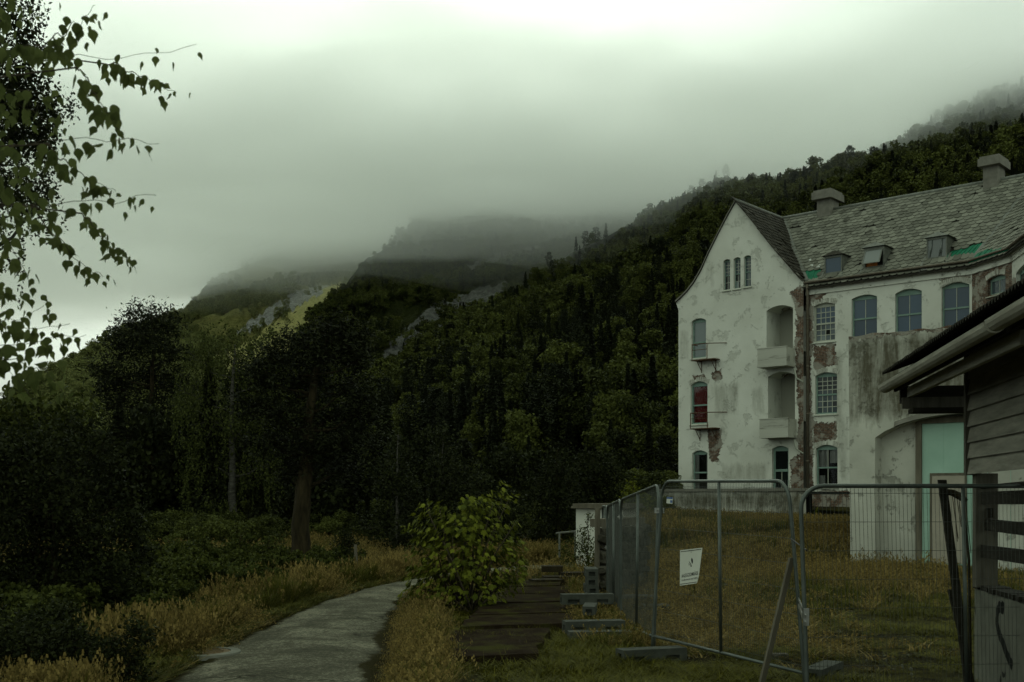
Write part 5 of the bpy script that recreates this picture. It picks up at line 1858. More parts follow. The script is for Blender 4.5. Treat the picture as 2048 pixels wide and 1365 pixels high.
# parapet slab
t = NT('parapet_concrete')
v = t.coord('Object'); n = t.noise(v, 1.5, 7, .65); bl_ = t.noise(v, 1.05, 4, .75, .9)
c = t.ramp(n, [(.3, (0.085, 0.086, 0.068)), (.7, (0.165, 0.165, 0.132))])
c = t.mix(t.step(bl_, .60, .625), c, (0.015, 0.015, 0.012))
t.color(c); t.rough(.9); t.bump(t.noise(v, 12, 6, .7), .5, .01)
m = MB()
m.frame_box(sp(-.05, -.28, -.2), SA * 5.0, SO * .22, (0, 0, 1.22))
m.build('parapet', t.m, SHED)
ck = MB()
for k in range(22):
    a = -.06 + k * .23
    ck.box(sp(a + .1, -.17 + RNG.uniform(-.02, .02), 1.045 + RNG.uniform(0, .012)), (.13 + RNG.uniform(0, .08), .24, .05), math.atan2(SA.y, SA.x) + RNG.normal(0, .12))
ck.build('coping', MAT['dark_board'], SHED)['kind'] = 'stuff'
# a broad dark stroke of paint on the parapet
def stroke():
    m = MB()
    pts = [(1.12, .98), (1.1, .9), (1.0, .93), (.9, .86), (.88, .74), (.97, .64), (1.1, .57), (1.25, .47), (1.45, .38)]
    R = resample([Vector((a, 0, z)) for a, z in pts], 40)
    top_, bot_ = [], []
    for k, p in enumerate(R):
        w = .055 + .02 * mnoise.noise(Vector((k * .6, 1, 2)))
        d = R[min(k + 1, 39)] - R[max(k - 1, 0)]; d /= np.linalg.norm(d)
        nx, nz = -d[2], d[0]
        top_.append((p[0] + nx * w, p[2] + nz * w)); bot_.append((p[0] - nx * w, p[2] - nz * w))
    vs = [sp(a, -.058, z) for a, z in top_] + [sp(a, -.058, z) for a, z in bot_]
    m.add(vs, [(k, k + 1, 41 + k, 40 + k) for k in range(39)])
    m.build('paint_stroke', MAT['dark_inside'], SHED)
stroke()
# eaves: purlins, fascia, rafters, corrugated sheet
RP_ = .36
def roofz(o): return 3.36 + (.71 - o) * RP_
A0, A1 = -.70, 7.0
# corrugated sheet with real waves
n = 330
vs, fs = [], []
for k in range(n):
    a = A0 - .12 + (A1 - A0) * k / (n - 1)
    w = .021 * math.sin(a / .09 * 2 * math.pi)
    j = .012 * mnoise.noise(Vector((a * 3, 0, 0)))
    for o, lift in ((.80 + j, 0), (-2.6, 0)):
        vs.append(sp(a, o, roofz(o) + .165 + w)); vs.append(sp(a, o, roofz(o) + .159 + w))
for k in range(n - 1):
    b, c = k * 4, k * 4 + 4
    fs += [(b, c, c + 2, b + 2), (b + 1, b + 3, c + 3, c + 1), (b, b + 1, c + 1, c)]
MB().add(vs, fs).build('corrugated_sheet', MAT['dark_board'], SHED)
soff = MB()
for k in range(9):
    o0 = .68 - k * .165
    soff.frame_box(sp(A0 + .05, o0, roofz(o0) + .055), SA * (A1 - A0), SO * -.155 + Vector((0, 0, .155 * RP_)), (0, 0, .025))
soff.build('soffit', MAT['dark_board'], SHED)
# half-round wooden gutter on the eave edge
gt = MB()
ns = 9
R1, R0 = .085, .07
for (ra, aa0, aa1) in ((0, A0 - .08, 4.1), (1, 4.13, A1)):
    P_ = []
    for a in (aa0, aa1):
        zc = roofz(.71) - .02 + (0.008 if ra else 0)
        prof_ = [sp(a, .77 + R1 * math.cos(math.pi + math.pi * q / (ns - 1)), zc + R1 * math.sin(math.pi + math.pi * q / (ns - 1))) for q in range(ns)]
        prof_ += [sp(a, .77 + R0 * math.cos(math.pi + math.pi * q / (ns - 1)), zc + R0 * math.sin(math.pi + math.pi * q / (ns - 1))) for q in range(ns)][::-1]
        P_.append(prof_)
    k_ = len(P_[0])
    gt.add(P_[0] + P_[1], [(q, (q + 1) % k_, k_ + (q + 1) % k_, k_ + q) for q in range(k_)] + [tuple(range(k_))[::-1], tuple(range(k_, 2 * k_))])
gt.build('gutter', MAT['pale_board'], SHED)
MB().frame_box(sp(A0, .655, roofz(.71) - .10), SA * (A1 - A0), SO * .03, (0, 0, .16)).build('fascia', MAT['dark_board'], SHED)
MB().frame_box(sp(A0 + .05, .50, roofz(.71) - .175), SA * 4.6, SO * .05, (0, 0, .115)).build('purlin', MAT['pale_board'], SHED)
MB().frame_box(sp(4.35, .50, roofz(.71) - .13), SA * 2.4, SO * .05, (0, 0, .10)).build('purlin', MAT['pale_board'], SHED)
for (a, z0, h, dep) in ((A0, 3.12, .2, .07), (A0 + .13, 3.05, .13, .06), (A0 + .2, 2.985, .05, .3)):
    MB().frame_box(sp(a, .62 if z0 > 3 else .56, z0), SA * dep, SO * -.9, (0, 0, h)).build('tie_beam', MAT['dark_board'] if z0 != 3.05 else MAT['old_post'], SHED)
for a in (4.45, 4.75):
    MB().frame_box(sp(a, .38, 3.12), SA * .09, SO * .07, (0, 0, .2)).build('bracket', MAT['old_post'], SHED)
# ------------------------------------------------------------------ temporary mesh fence
simple('galvanised', (0.06, 0.068, 0.058), (0.12, 0.135, 0.118), 3, 0.45, 0.15, 0.6)
simple('galv_wire', (0.05, 0.054, 0.045), (0.10, 0.106, 0.09), 8, 0.5, 0, 0.5)
simple('bright_steel', (0.3, 0.3, 0.27), (0.42, 0.42, 0.38), 3, 0.3, 0, 0.8)
simple('black_plastic', (0.008, 0.008, 0.008), (0.02, 0.02, 0.02), 3, 0.5, 0)
simple('foot_concrete', (0.032, 0.035, 0.027), (0.066, 0.07, 0.056), 5, 0.85, 0.4)

def fence_panel(bl, br, tl, tr, label, wires=86, mid=0.5, skirt=0.2, thick=0.021):
    bl, br, tl, tr = map(Vector, (bl, br, tl, tr))
    o = thing('mesh_fence', ((bl.x + br.x) / 2, (bl.y + br.y) / 2, 0), label, 'fence', 'temporary mesh fence panels')
    def q(s, h):
        return bl.lerp(br, s).lerp(tl.lerp(tr, s), h)
    L = (br - bl).length; H = (tl - bl).length
    r = 0.22
    pts = [q(0, -skirt / H), q(0, 0), q(0, 1 - r / H)]
    for k in range(1, 6):
        an = math.pi / 2 * k / 6
        pts.append(q((r - r * math.cos(an)) / L, 1 - r / H + r * math.sin(an) / H))
    pts += [q(r / L, 1), q(1 - r / L, 1)]
    for k in range(1, 6):
        an = math.pi / 2 * k / 6
        pts.append(q(1 - r / L + r * math.sin(an) / L, 1 - r / H + r * math.cos(an) / H))
    pts += [q(1, 1 - r / H), q(1, 0), q(1, -skirt / H)]
    pts = [pts[0]] + [p for k, p in enumerate(pts[1:]) if (p - pts[k]).length > 1e-4]
    MB().tube(pts, thick, 8).build('tube_frame', MAT['galvanised'], o, True)
    MB().tube([q(0, 0), q(1, 0)], thick * .9, 8).build('bottom_rail', MAT['galvanised'], o, True)
    MB().tube([q(mid, 0), q(mid, 1)], thick * .95, 8).build('mid_post', MAT['galvanised'], o, True)
    nrm = (br - bl).cross(tl - bl).normalized() * -0.024
    w = MB()
    for k in range(wires):
        s = (k + .5) / wires
        j = mnoise.noise(Vector((k * 1.3, bl.x, 0))) * .002
        w.tube([q(s + j, -.006) + nrm, q(s, 1.006) + nrm], .0019, 4, cap=False)
    for k in range(8):
        h = .035 + k * .133
        w.tube([q(.004, h) + nrm * 1.2, q(.996, h) + nrm * 1.2], .0023, 4, cap=False)
    ob = w.build('wire_mesh', MAT['galv_wire'], o)
    ob['kind'] = 'stuff'
    return o, q

A_, qA = fence_panel((1.75, 18.2, .02), (1.87, 14.95, .20), (1.74, 18.2, 2.0), (1.93, 14.95, 2.2), 'mesh fence panel turning away beside the panel with the white notice')
B_, qB = fence_panel((1.834, 14.8, .23), (3.10, 12.07, .16), (1.957, 14.8, 2.24), (2.93, 12.07, 2.20), 'leaning mesh fence panel that carries the white notice', 84)
C_, qC = fence_panel((2.76, 10.62, .1), (6.2, 10.9, .1), (2.69, 10.62, 2.13), (6.2, 10.9, 2.13), 'wide mesh fence panel in front of the teal door and the shed', 90, .447)
D_, qD = fence_panel((1.82, 21.7, -.1), (1.755, 18.32, .0), (1.82, 21.7, 1.88), (1.745, 18.32, 2.0), 'second mesh fence panel along the slab path', 80)
E_, qE = fence_panel((2.0, 25.1, -.1), (1.83, 21.82, -.1), (2.0, 25.1, 1.86), (1.825, 21.82, 1.87), 'last mesh fence panel beside the rubble stone wall', 80)

def coupler(p, d, lab):
    p, d = Vector(p), Vector(d).normalized()
    m = MB()
    s = Vector((-d.y, d.x, 0))
    m.frame_box(p - d * .07 - s * .03 - Vector((0, 0, .035)), d * .14, s * .014, (0, 0, .07))
    m.frame_box(p - d * .07 + s * .016 - Vector((0, 0, .035)), d * .14, s * .014, (0, 0, .07))
    o = m.build('fence_coupler', MAT['bright_steel'], None, origin=p)
    bo = MB().tube([p - s * .05, p + s * .05], .012, 6).build('bolt', MAT['bright_steel'], o)
    tag(o, lab, 'fence clamp', 'fence clamps')
pm = qB(1, .42).lerp(qC(0, .42), .5)
coupler(qB(0, .82).lerp(qA(1, .82), .5), (.1, -.2, 0), 'bright steel clamp high up joining the notice panel to its neighbour')
coupler(qA(0, .86).lerp(qD(1, .86), .5), (0, -1, 0), 'bright steel clamp between the two panels along the slab path')
coupler(qD(0, .6).lerp(qE(1, .6), .5), (.05, -1, 0), 'small steel clamp on the panels beside the rubble wall')
# wide bracket joining panels B and C
a, b = qB(1, .37), qC(0, .39)
d = (b - a)
m = MB(); m.frame_box(a - d * .1 + Vector((0, -.04, -.05)), d * 1.2, (0, .07, 0), (0, 0, .035)); m.frame_box(a - d * .1 + Vector((0, -.035, .02)), d * 1.2, (0, .05, 0), (0, 0, .03))
m.frame_box(b + Vector((-.025, -.06, -.06)), (.05, 0, 0), (0, .02, 0), (0, 0, .16))
tag(m.build('fence_coupler', MAT['bright_steel'], None, origin=a), 'wide steel bracket joining the leaning panel to the wide panel', 'fence clamp', 'fence clamps')
a, b = qB(1, .705), qC(0, .70)
tag(MB().tube([a + Vector((-.03, -.03, -.01)), b + Vector((.03, -.03, .01))], .008, 6).build('cable_tie', MAT['black_plastic'], None, origin=a), 'black cable tie stretched between two fence posts', 'cable tie')

# brace behind panel B and the boards leaning at the wide panel
p1 = qB(.985, .60); g0 = unp(1521, 1380, 12.15)
MB().frame_box((g0.x - .02, g0.y, -.04), (.045, .02, 0), (-.01, .06, 0), Vector((p1.x, p1.y + .05, p1.z)) - Vector((g0.x, g0.y, -.04)))
tag(MB().frame_box((g0.x - .02, g0.y, -.04), (.055, .02, 0), (-.01, .05, 0), Vector((p1.x - .01, p1.y - .05, p1.z)) - Vector((g0.x, g0.y, -.04))).build('brace_board', MAT['worn_wood'], None, origin=(g0.x, g0.y, 0)),
    'grey wooden brace slanting up to the corner of the leaning panel', 'brace')
a, b = unp(1878, 960, 11.25), unp(1936, 1402, 11.2)
tag(MB().frame_box(b, (.075, 0, 0), (0, .045, 0), a - b).build('leaning_board', MAT['dark_board'], None, origin=(b.x, b.y, 0)), 'long dark plank leaning against the wide panel near the shed post', 'plank')
a, b = unp(1897, 1180, 11.42), unp(1950, 1396, 11.35)
tag(MB().frame_box(b, (.035, 0, 0), (0, .04, 0), a - b).build('leaning_board', MAT['dark_board'], None, origin=(b.x, b.y, 0)), 'short thin dark plank behind the long leaning plank', 'plank')
m = MB()
P_ = [unp(x, y, 11.9) for x, y in ((1893, 984), (1905, 986), (1920, 993), (1932, 1003))]
m.tube(P_, [.03, .035, .04, .03], 6)
for k in range(7):
    x = 1904 + k * 4.5
    m.tube([unp(x, 988 + k * 2, 11.9), unp(x + 10 + RNG.uniform(-4, 4), 1060 + RNG.uniform(-10, 50), 11.9)], .004, 4)
P_ = [unp(1926, 1000, 11.9), unp(1938, 1120, 11.9), onz(1941, 1372)]
m.tube(P_, [.015, .015, .02], 5)
tag(m.build('dead_branch', MAT['bark'], None, origin=(P_[-1].x, P_[-1].y, 0)), 'broken dead branch with hanging straws behind the wide fence panel', 'branch')

# concrete feet
def foot_mesh():
    """long block with two pockets in each long side and tube sockets on top."""
    m = MB()
    L, Wd, H = .78, .22, .15
    x = L / 2; w = Wd / 2
    # body as slices so that the pockets are real recesses
    cuts = [(-x, -x + .09, 0), (-x + .09, -.13, 1), (-.13, .13, 0), (.13, x - .09, 1), (x - .09, x, 0)]
    for (a, b, pk) in cuts:
        if not pk and abs(a + b) > .2:
            sg = 1 if a > 0 else -1
            i0 = a if sg > 0 else b - .03
            m.frame_box((i0, -w, 0), (.03, 0, 0), (0, Wd, 0), (0, 0, H))
            e0, e1 = (i0 + .03, b) if sg > 0 else (a, i0)
            m.frame_box((e0, -w, 0), (e1 - e0, 0, 0), (0, .055, 0), (0, 0, H))
            m.frame_box((e0, w - .055, 0), (e1 - e0, 0, 0), (0, .055, 0), (0, 0, H))
            m.frame_box((e0, -w + .055, H - .045), (e1 - e0, 0, 0), (0, Wd - .11, 0), (0, 0, .045))
            m.frame_box((e0, -w + .055, 0), (e1 - e0, 0, 0), (0, Wd - .11, 0), (0, 0, .025))
        elif not pk: m.frame_box((a, -w, 0), (b - a, 0, 0), (0, Wd, 0), (0, 0, H))
        else:
            m.frame_box((a, -w + .05, 0), (b - a, 0, 0), (0, Wd - .1, 0), (0, 0, H))
            m.frame_box((a, -w, .075), (b - a, 0, 0), (0, .05, 0), (0, 0, H - .075))
            m.frame_box((a, w - .05, .075), (b - a, 0, 0), (0, .05, 0), (0, 0, H - .075))
            m.frame_box((a, -w, 0), (b - a, 0, 0), (0, .05, 0), (0, 0, .022))
            m.frame_box((a, w - .05, 0), (b - a, 0, 0), (0, .05, 0), (0, 0, .022))
    return m
FM = None
def foot(x, y, z, rz, lab, sc=1.0, rx=0.0):
    global FM
    if FM is None:
        o = foot_mesh().build('concrete_block', MAT['foot_concrete']); FM = o.data
        bv = None
    else: o = link('concrete_block', FM)
    o.location = (x, y, z); o.rotation_euler = (rx, 0, rz); o.scale = (sc, sc, sc)
    tag(o, lab, 'fence foot', 'concrete fence feet')
p = onz(1312, 1330)
foot(p.x - .02, p.y + .3, 0.0, .32, 'concrete foot under the joint of the leaning panel', 1.1)
p = onz(1655, 1360); foot(p.x + .02, p.y + .25, -.02, 1.0, 'dark concrete foot under the wide panel post')
p = onz(1200, 1288); foot(p.x, p.y + .1, 0, .08, 'lowest concrete foot of the loose pile by the fence corner', 1.12)
foot(p.x - .05, p.y + .55, .1, .16, 'concrete foot lying across the back of the loose pile', 1.12)
p = onz(1186, 1262); foot(p.x, p.y + .7, .2, 1.45, 'concrete foot set endwise on top of the loose pile', .9)
p = onz(1178, 1240); foot(p.x, p.y + .5, .22, .1, 'slab-like concrete foot bridging behind the loose pile', 1.15)
p = onz(1185, 1226)
for k in range(5): foot(p.x + .01 * (k % 2), p.y + .4, .02 + k * .15, 1.52 + .03 * (k % 3), ['bottom', 'second lowest', 'middle', 'second highest', 'top'][k] + ' concrete foot of the upright tower by the stone wall', 1.0)

# ------------------------------------------------------------------ the notice and the sticker
simple('sign_white', (0.48, 0.485, 0.41), (0.56, 0.565, 0.485), 2, 0.5, 0)
simple('sign_black', (0.012, 0.013, 0.012), (0.02, 0.02, 0.02), 2, 0.6, 0)
simple('sign_blue', (0.05, 0.09, 0.2), (0.06, 0.11, 0.24), 2, 0.6, 0)
def notice():
    up = (qB(.28, 1) - qB(.28, 0)).normalized()
    ac = (qB(1, .5) - qB(0, .5)).normalized()
    nr = ac.cross(up).normalized()
    if nr.y > 0: nr = -nr
    def lx(px, py):
        # point of the panel plane under a pixel, pushed a little to the front
        p = ray_plane(px, py, qB(.28, .5) + nr * .045, nr)
        return p
    c = [lx(1360, 1172), lx(1394, 1167), lx(1398, 1152), lx(1405, 1096), lx(1360.5, 1101)]
    fold = [lx(1394, 1167), lx(1398, 1152)]
    o = tag(MB().prism(c, nr * .003).build('notice_sign', MAT['sign_white'], None, origin=c[0]), 'white construction notice with black writing tied to the leaning mesh panel', 'sign')
    b = MB()
    def ln(p, q_, w=.004):
        d = (q_ - p).normalized(); s = nr.cross(d) * w
        b.prism([p - s + nr * .0045, q_ - s + nr * .0045, q_ + s + nr * .0045, p + s + nr * .0045], nr * .0008)
    ln(lx(1362, 1104), lx(1403, 1099)); ln(lx(1361, 1169), lx(1394, 1164.5))
    b.build('border_line', MAT['sign_black'], o)
    ic = MB()
    def pol(pts):
        ic.prism([lx(x, y) + nr * .0045 for x, y in pts], nr * .0008)
    pol([(1384.4, 1116), (1386, 1118.5), (1386.5, 1123), (1385.8, 1128), (1384, 1126), (1382.8, 1121), (1383.4, 1117.5)])
    pol([(1380.4, 1125.5), (1381.6, 1126), (1384.2, 1133), (1383.6, 1134), (1381.6, 1133.5), (1381.6, 1130)])
    pol([(1378.4, 1122.8), (1379.2, 1122.8), (1380.4, 1126.5), (1379.6, 1127)])
    pol([(1378, 1127), (1379, 1127.4), (1379.6, 1131), (1378.6, 1131)])
    pol([(1382.2, 1104), (1383.8, 1103.8), (1383, 1106)])
    ic.build('emblem', MAT['sign_black'], o)
    # lettering follows the sign's own axes
    e1 = (lx(1400, 1147) - lx(1364, 1154)).normalized()
    e2 = nr.cross(e1).normalized()
    if e2.z < 0: e2 = -e2
    from mathutils import Matrix
    for txt, px, py, ex, width in (('ANLEGGSOMRÅDE', 1364, 1156.3, 1.0, (1397, 1149.8)), ('Uvedkommende ingen adgang', 1364, 1163, 1.0, (1395.5, 1157.2))):
        cu = bpy.data.curves.new('lettering', 'FONT')
        cu.body = txt; cu.size = 1.0; cu.extrude = 0.0; cu.offset = 0.008 if txt[0] == 'A' else 0.0
        cu.materials.append(MAT['sign_black'])
        ob = bpy.data.objects.new('lettering', cu); COL.objects.link(ob)
        bpy.context.view_layer.update()
        wd = ob.dimensions.x
        p0, p1 = lx(px, py) + nr * .0046, lx(*width) + nr * .0046
        sx = (p1 - p0).length / wd
        sy = .062 if txt[0] == 'A' else .034
        ee1 = (p1 - p0).normalized(); ee2 = nr.cross(ee1); ee2 = ee2 if ee2.z > 0 else -ee2
        M = Matrix(((ee1.x * sx, ee2.x * sy, nr.x, p0.x), (ee1.y * sx, ee2.y * sy, nr.y, p0.y), (ee1.z * sx, ee2.z * sy, nr.z, p0.z), (0, 0, 0, 1)))
        me = bpy.data.meshes.new_from_object(ob.evaluated_get(bpy.context.evaluated_depsgraph_get()))
        bpy.data.objects.remove(ob)
        me.name = 'lettering'
        ob = link('lettering', me, o)
        ob.matrix_local = Matrix.Translation(-o.location) @ M
    # sticker
    c = [lx(1333, 1007), lx(1345, 1008), lx(1346, 995), lx(1334, 994)]
    s = tag(MB().prism(c, nr * .002).build('small_notice', MAT['sign_white'], None, origin=c[0]), 'small pale blue and white plate high on the leaning mesh panel', 'sign')
    b = MB(); b.prism([p + nr * .003 for p in (lx(1333.6, 998), lx(1345.6, 999), lx(1346, 995), lx(1334, 994.2))], nr * .0006)
    b.prism([p + nr * .003 for p in (lx(1340.5, 1006), lx(1345, 1006.4), lx(1345.4, 1001), lx(1340.8, 1000.6))], nr * .0006)
    b.build('print_field', MAT['sign_blue'], s)
notice()
# ------------------------------------------------------------------ trees and shrubs
def pad_tree(name, label, Y, trunk, pads, n, size, mat, cat='tree', tilt=1.0, aspect=0.6, droop=0.0, bark='bark', seed=1, limbs=True, shell=0.45, deep=1.0, strings=0, group=None, thick=0.0, base=None):
    """trunk: [(px, py, radius m)] from the ground up; pads: [(px, py, rx, ry)] clumps of the crown, in photo pixels at distance Y."""
    rng = np.random.default_rng(seed)
    k = Y / F
    b0 = unp(trunk[0][0], trunk[0][1], Y)
    zg = gz(b0.x, Y)
    o = thing(name, (b0.x, Y, zg), label, cat, group)
    T = [unp(x, y, Y) for x, y, r in trunk]
    T[0].z = min(T[0].z, zg - 0.05)
    # smooth the trunk
    dense_r = []
    R = resample(T, 14)
    for q in range(14): dense_r.append(float(np.interp(q / 13, np.linspace(0, 1, len(trunk)), [t_[2] for t_ in trunk])))
    for q in range(1, 13):
        R[q, 0] += rng.normal(0, .005) * Y * .12; R[q, 1] += rng.normal(0, .005) * Y * .12
    m = MB()
    m.tube(R, dense_r, 9)
    C, Rd = [], []
    for (px, py, rx, ry) in pads:
        d = rng.uniform(-1, 1) * deep * 40 * k
        C.append(np.array(unp(px, py, Y)) + np.array([0, d, 0]))
        Rd.append(np.array([rx * k, rx * k * 0.9, ry * k]))
    for q in range(len(pads)):
        for e in range(4):
            an = rng.uniform(0, 6.28)
            C.append(C[q] + np.array([math.cos(an) * Rd[q][0] * .95, rng.normal(0, .5) * Rd[q][1], math.sin(an) * Rd[q][2] * .95]))
            Rd.append(Rd[q] * rng.uniform(.22, .42))
    C, Rd = np.array(C), np.array(Rd)
    if limbs:
        for c, r in list(zip(C, Rd))[:len(pads)]:
            # start on the trunk a little below the clump
            zt = c[2] - r[2] * 0.3 - rng.uniform(.1, .5)
            q = int(np.argmin(np.abs(R[:, 2] - zt))); q = min(q, 12)
            a = Vector(R[q]); e = Vector(c)
            mid = a.lerp(e, .5) + Vector((rng.normal(0, .1), rng.normal(0, .1), -rng.uniform(0, .25)))
            r0 = max(.012, dense_r[q] * .45)
            m.tube([a, mid, e], [r0, r0 * .6, r0 * .2], 5)
            for w in range(5):
                dd = rng.normal(size=3); dd /= np.linalg.norm(dd)
                m.tube([e.lerp(mid, rng.uniform(0, .5)), e + Vector(dd * r * .95)], [r0 * .3, .004], 4)
    m.build('trunk', MAT[bark], o, True)
    wts = Rd[:, 0] * Rd[:, 2]; wts = wts / wts.sum()
    kk = rng.choice(len(C), n, p=wts)
    d = rng.normal(size=(n, 3)); d /= np.linalg.norm(d, axis=1)[:, None]
    rr = rng.uniform(0, 1, n) ** shell
    P = C[kk] + d * rr[:, None] * Rd[kk] * rng.uniform(.8, 1.12, (n, 1))
    # bunch the leaves into twigs so that gaps open between them
    nb = max(20, n // 14)
    hubs = P[rng.integers(0, n, nb)]
    pick = rng.integers(0, nb, n)
    P = np.where(rng.uniform(size=(n, 1)) < 0.72, hubs[pick] + rng.normal(size=(n, 3)) * size * 1.25, P)
    if strings:
        S = []
        st = P[rng.integers(0, n, strings)]
        for p in st:
            L = rng.uniform(.5, 1.6); cnt = int(L / (size * .5))
            zz = np.linspace(0, 1, cnt)[:, None]
            S.append(p + np.concatenate([rng.normal(0, .03, (cnt, 2)), -zz * L], 1) + np.concatenate([zz * rng.normal(0, .15), zz * rng.normal(0, .15), zz * 0], 1))
        P = np.concatenate([P] + S)
    v, f = leaves(P, size, rng, aspect, tilt, droop)
    v = v - np.array(wloc(o))
    cr = link('crown', fast_mesh('crown', v, f, [MAT[mat]]), o)
    return o

pad_tree('pine_tree', 'tall dark pine with a broad ragged crown standing alone against the cloudy sky', 55,
         [(300, 1105, .26), (300, 950, .22), (303, 800, .16), (306, 690, .09), (303, 625, .03)],
         [(303, 632, 34, 24), (272, 655, 42, 26), (336, 660, 36, 24), (242, 690, 42, 28), (300, 692, 58, 34), (350, 718, 36, 26), (226, 745, 42, 32), (290, 750, 66, 38), (345, 770, 46, 34),
          (215, 805, 42, 32), (280, 815, 70, 42), (338, 835, 46, 34), (238, 872, 50, 32), (310, 885, 56, 34), (200, 770, 24, 20), (262, 640, 20, 14), (325, 625, 18, 14), (360, 705, 20, 14)],
         15000, .22, 'needle', tilt=.9, aspect=.34, seed=2, shell=.6)
pad_tree('birch_tree', 'weeping birch with thin hanging twigs between the two dark pines', 48,
         [(470, 1120, .2), (465, 950, .16), (462, 800, .1), (470, 690, .03)],
         [(440, 690, 46, 34), (520, 690, 38, 32), (400, 715, 32, 40), (470, 735, 58, 50), (540, 755, 44, 50), (382, 790, 36, 50), (430, 840, 60, 60), (512, 840, 56, 60), (400, 920, 50, 55), (470, 950, 64, 55), (530, 930, 40, 50), (420, 1020, 70, 50)],
         12000, .11, 'birch_leaf', droop=.5, aspect=.6, bark='birch_bark', seed=3, strings=420)
pad_tree('pine_tree', 'dark umbrella-shaped pine with a thick bare trunk beside the road', 29,
         [(596, 1166, .27), (603, 1040, .235), (614, 920, .2), (622, 820, .16), (632, 740, .1), (655, 680, .04)],
         [(665, 662, 50, 20), (605, 682, 52, 22), (705, 682, 42, 22), (548, 712, 48, 22), (640, 715, 66, 26), (722, 722, 36, 24), (522, 755, 44, 24), (590, 765, 60, 30), (690, 772, 58, 30),
          (502, 812, 36, 24), (560, 825, 56, 32), (650, 830, 60, 34), (722, 822, 40, 28), (540, 885, 46, 26), (620, 895, 56, 30), (700, 885, 46, 30), (585, 945, 44, 24), (678, 940, 36, 24)],
         22000, .13, 'needle', tilt=.7, aspect=.3, seed=4, shell=.6, deep=.9)
pad_tree('birch_sapling', 'slender pointed young birch between the pine trunk and the maple bush', 40,
         [(792, 1130, .06), (794, 980, .045), (796, 870, .01)], [(797, 882, 12, 20), (792, 915, 28, 28), (782, 960, 42, 36), (802, 1005, 50, 42), (772, 1055, 56, 40), (815, 1070, 40, 40)], 5200, .12, 'shrub_leaf_dark', bark='birch_bark', seed=5)
pad_tree('birch_sapling', 'drooping young birch with a rounded top behind the maple bush', 42,
         [(890, 1130, .07), (885, 980, .05), (886, 870, .01)], [(888, 872, 20, 18), (878, 905, 32, 30), (905, 945, 38, 38), (868, 985, 46, 42), (905, 1040, 54, 44), (850, 1060, 40, 40)], 5600, .12, 'shrub_leaf_dark', bark='birch_bark', seed=6, strings=110)
pad_tree('young_tree', 'bushy young tree with a rounded point to its top near the hut', 46,
         [(1118, 1125, .08), (1116, 1000, .05), (1115, 900, .01)], [(1116, 905, 20, 16), (1122, 945, 40, 36), (1098, 990, 46, 42), (1130, 1030, 50, 44), (1095, 1075, 50, 40)], 5200, .14, 'shrub_leaf_dark', seed=7)
pad_tree('young_tree', 'wide bushy young tree rising over the roof of the white hut', 50,
         [(1195, 1110, .09), (1192, 1000, .05), (1188, 915, .01)], [(1182, 915, 26, 18), (1195, 945, 42, 36), (1225, 960, 34, 30), (1170, 980, 40, 36), (1215, 1000, 48, 40), (1180, 1040, 50, 40)], 5200, .15, 'shrub_leaf_dark', seed=8)
pad_tree('sapling', 'thin pale green sapling rising beside the terrace wall', 41,
         [(1268, 1045, .03), (1268, 1000, .02), (1266, 960, .006)], [(1264, 975, 10, 14), (1272, 995, 20, 16), (1255, 1005, 18, 14), (1290, 1005, 16, 10)], 900, .10, 'maple_leaf_mass', seed=9)
pad_tree('shrub', 'dark feathery shrub standing behind the top of the maple bush', 40,
         [(975, 1130, .05), (970, 1040, .03), (965, 970, .01)], [(962, 975, 26, 24), (975, 1015, 42, 36), (1020, 1020, 34, 40), (985, 1070, 60, 44)], 3800, .12, 'shrub_leaf_dark', cat='shrub', seed=10)
pad_tree('young_spruce', 'small dark young spruce beside the thin marker post', 30,
         [(690, 1166, .05), (690, 1110, .03), (690, 1060, .01)], [(690, 1066, 9, 14), (688, 1090, 22, 18), (684, 1118, 34, 20), (680, 1145, 44, 20), (705, 1150, 34, 16)], 4200, .075, 'shrub_leaf_dark', seed=11, aspect=.45)
for k, (px, py, w, h, lab) in enumerate([(402, 1130, 64, 52, 'low leafy shrub behind the dry verge grass'), (478, 1120, 62, 52, 'upright roadside shrub with small pale leaves'), (535, 1130, 46, 50, 'last roadside shrub before the thick pine trunk'),
                                         (330, 1145, 62, 56, 'roadside shrub next to the big dark hedge'), (300, 1205, 50, 46, 'weedy shrub at the hedge corner nearest the manhole'), (655, 1158, 34, 18, 'flat shrub at the foot of the young spruce')]):
    pad_tree('roadside_shrub', lab, 26.5 + .4 * k if px != 300 else 20, [(px, py + h + 14, .03), (px, py, .02), (px + 4, py - h, .006)],
             [(px, py - h * .6, w * .4, h * .4), (px - w * .4, py - h * .1, w * .5, h * .5), (px + w * .4, py, w * .5, h * .5), (px, py + h * .5, w * .8, h * .5), (px + w * .2, py - h * .95, w * .16, h * .3)], 3000, .072, 'shrub_leaf', cat='shrub', seed=30 + k, group='shrubs along the verge')
pad_tree('hedge', 'big dark overgrown hedge filling the roadside under the birch leaves', 17,
         [(110, 1330, .07), (110, 1100, .05), (100, 950, .02)],
         [(120, 990, 100, 90), (50, 900, 100, 70), (185, 1090, 90, 80), (70, 1130, 130, 90), (225, 1165, 60, 60), (-20, 1040, 110, 120), (205, 940, 46, 46), (250, 1050, 30, 46), (150, 880, 56, 50), (-60, 930, 100, 120),
          (20, 1260, 150, 80), (160, 1230, 90, 60), (258, 1225, 40, 56), (250, 1120, 40, 40), (290, 1270, 30, 36), (110, 1320, 130, 50), (225, 1310, 60, 40), (270, 1000, 16, 40), (220, 890, 20, 30)],
         30000, .075, 'shrub_leaf_dark', cat='hedge', seed=12, deep=1.2, shell=.5)
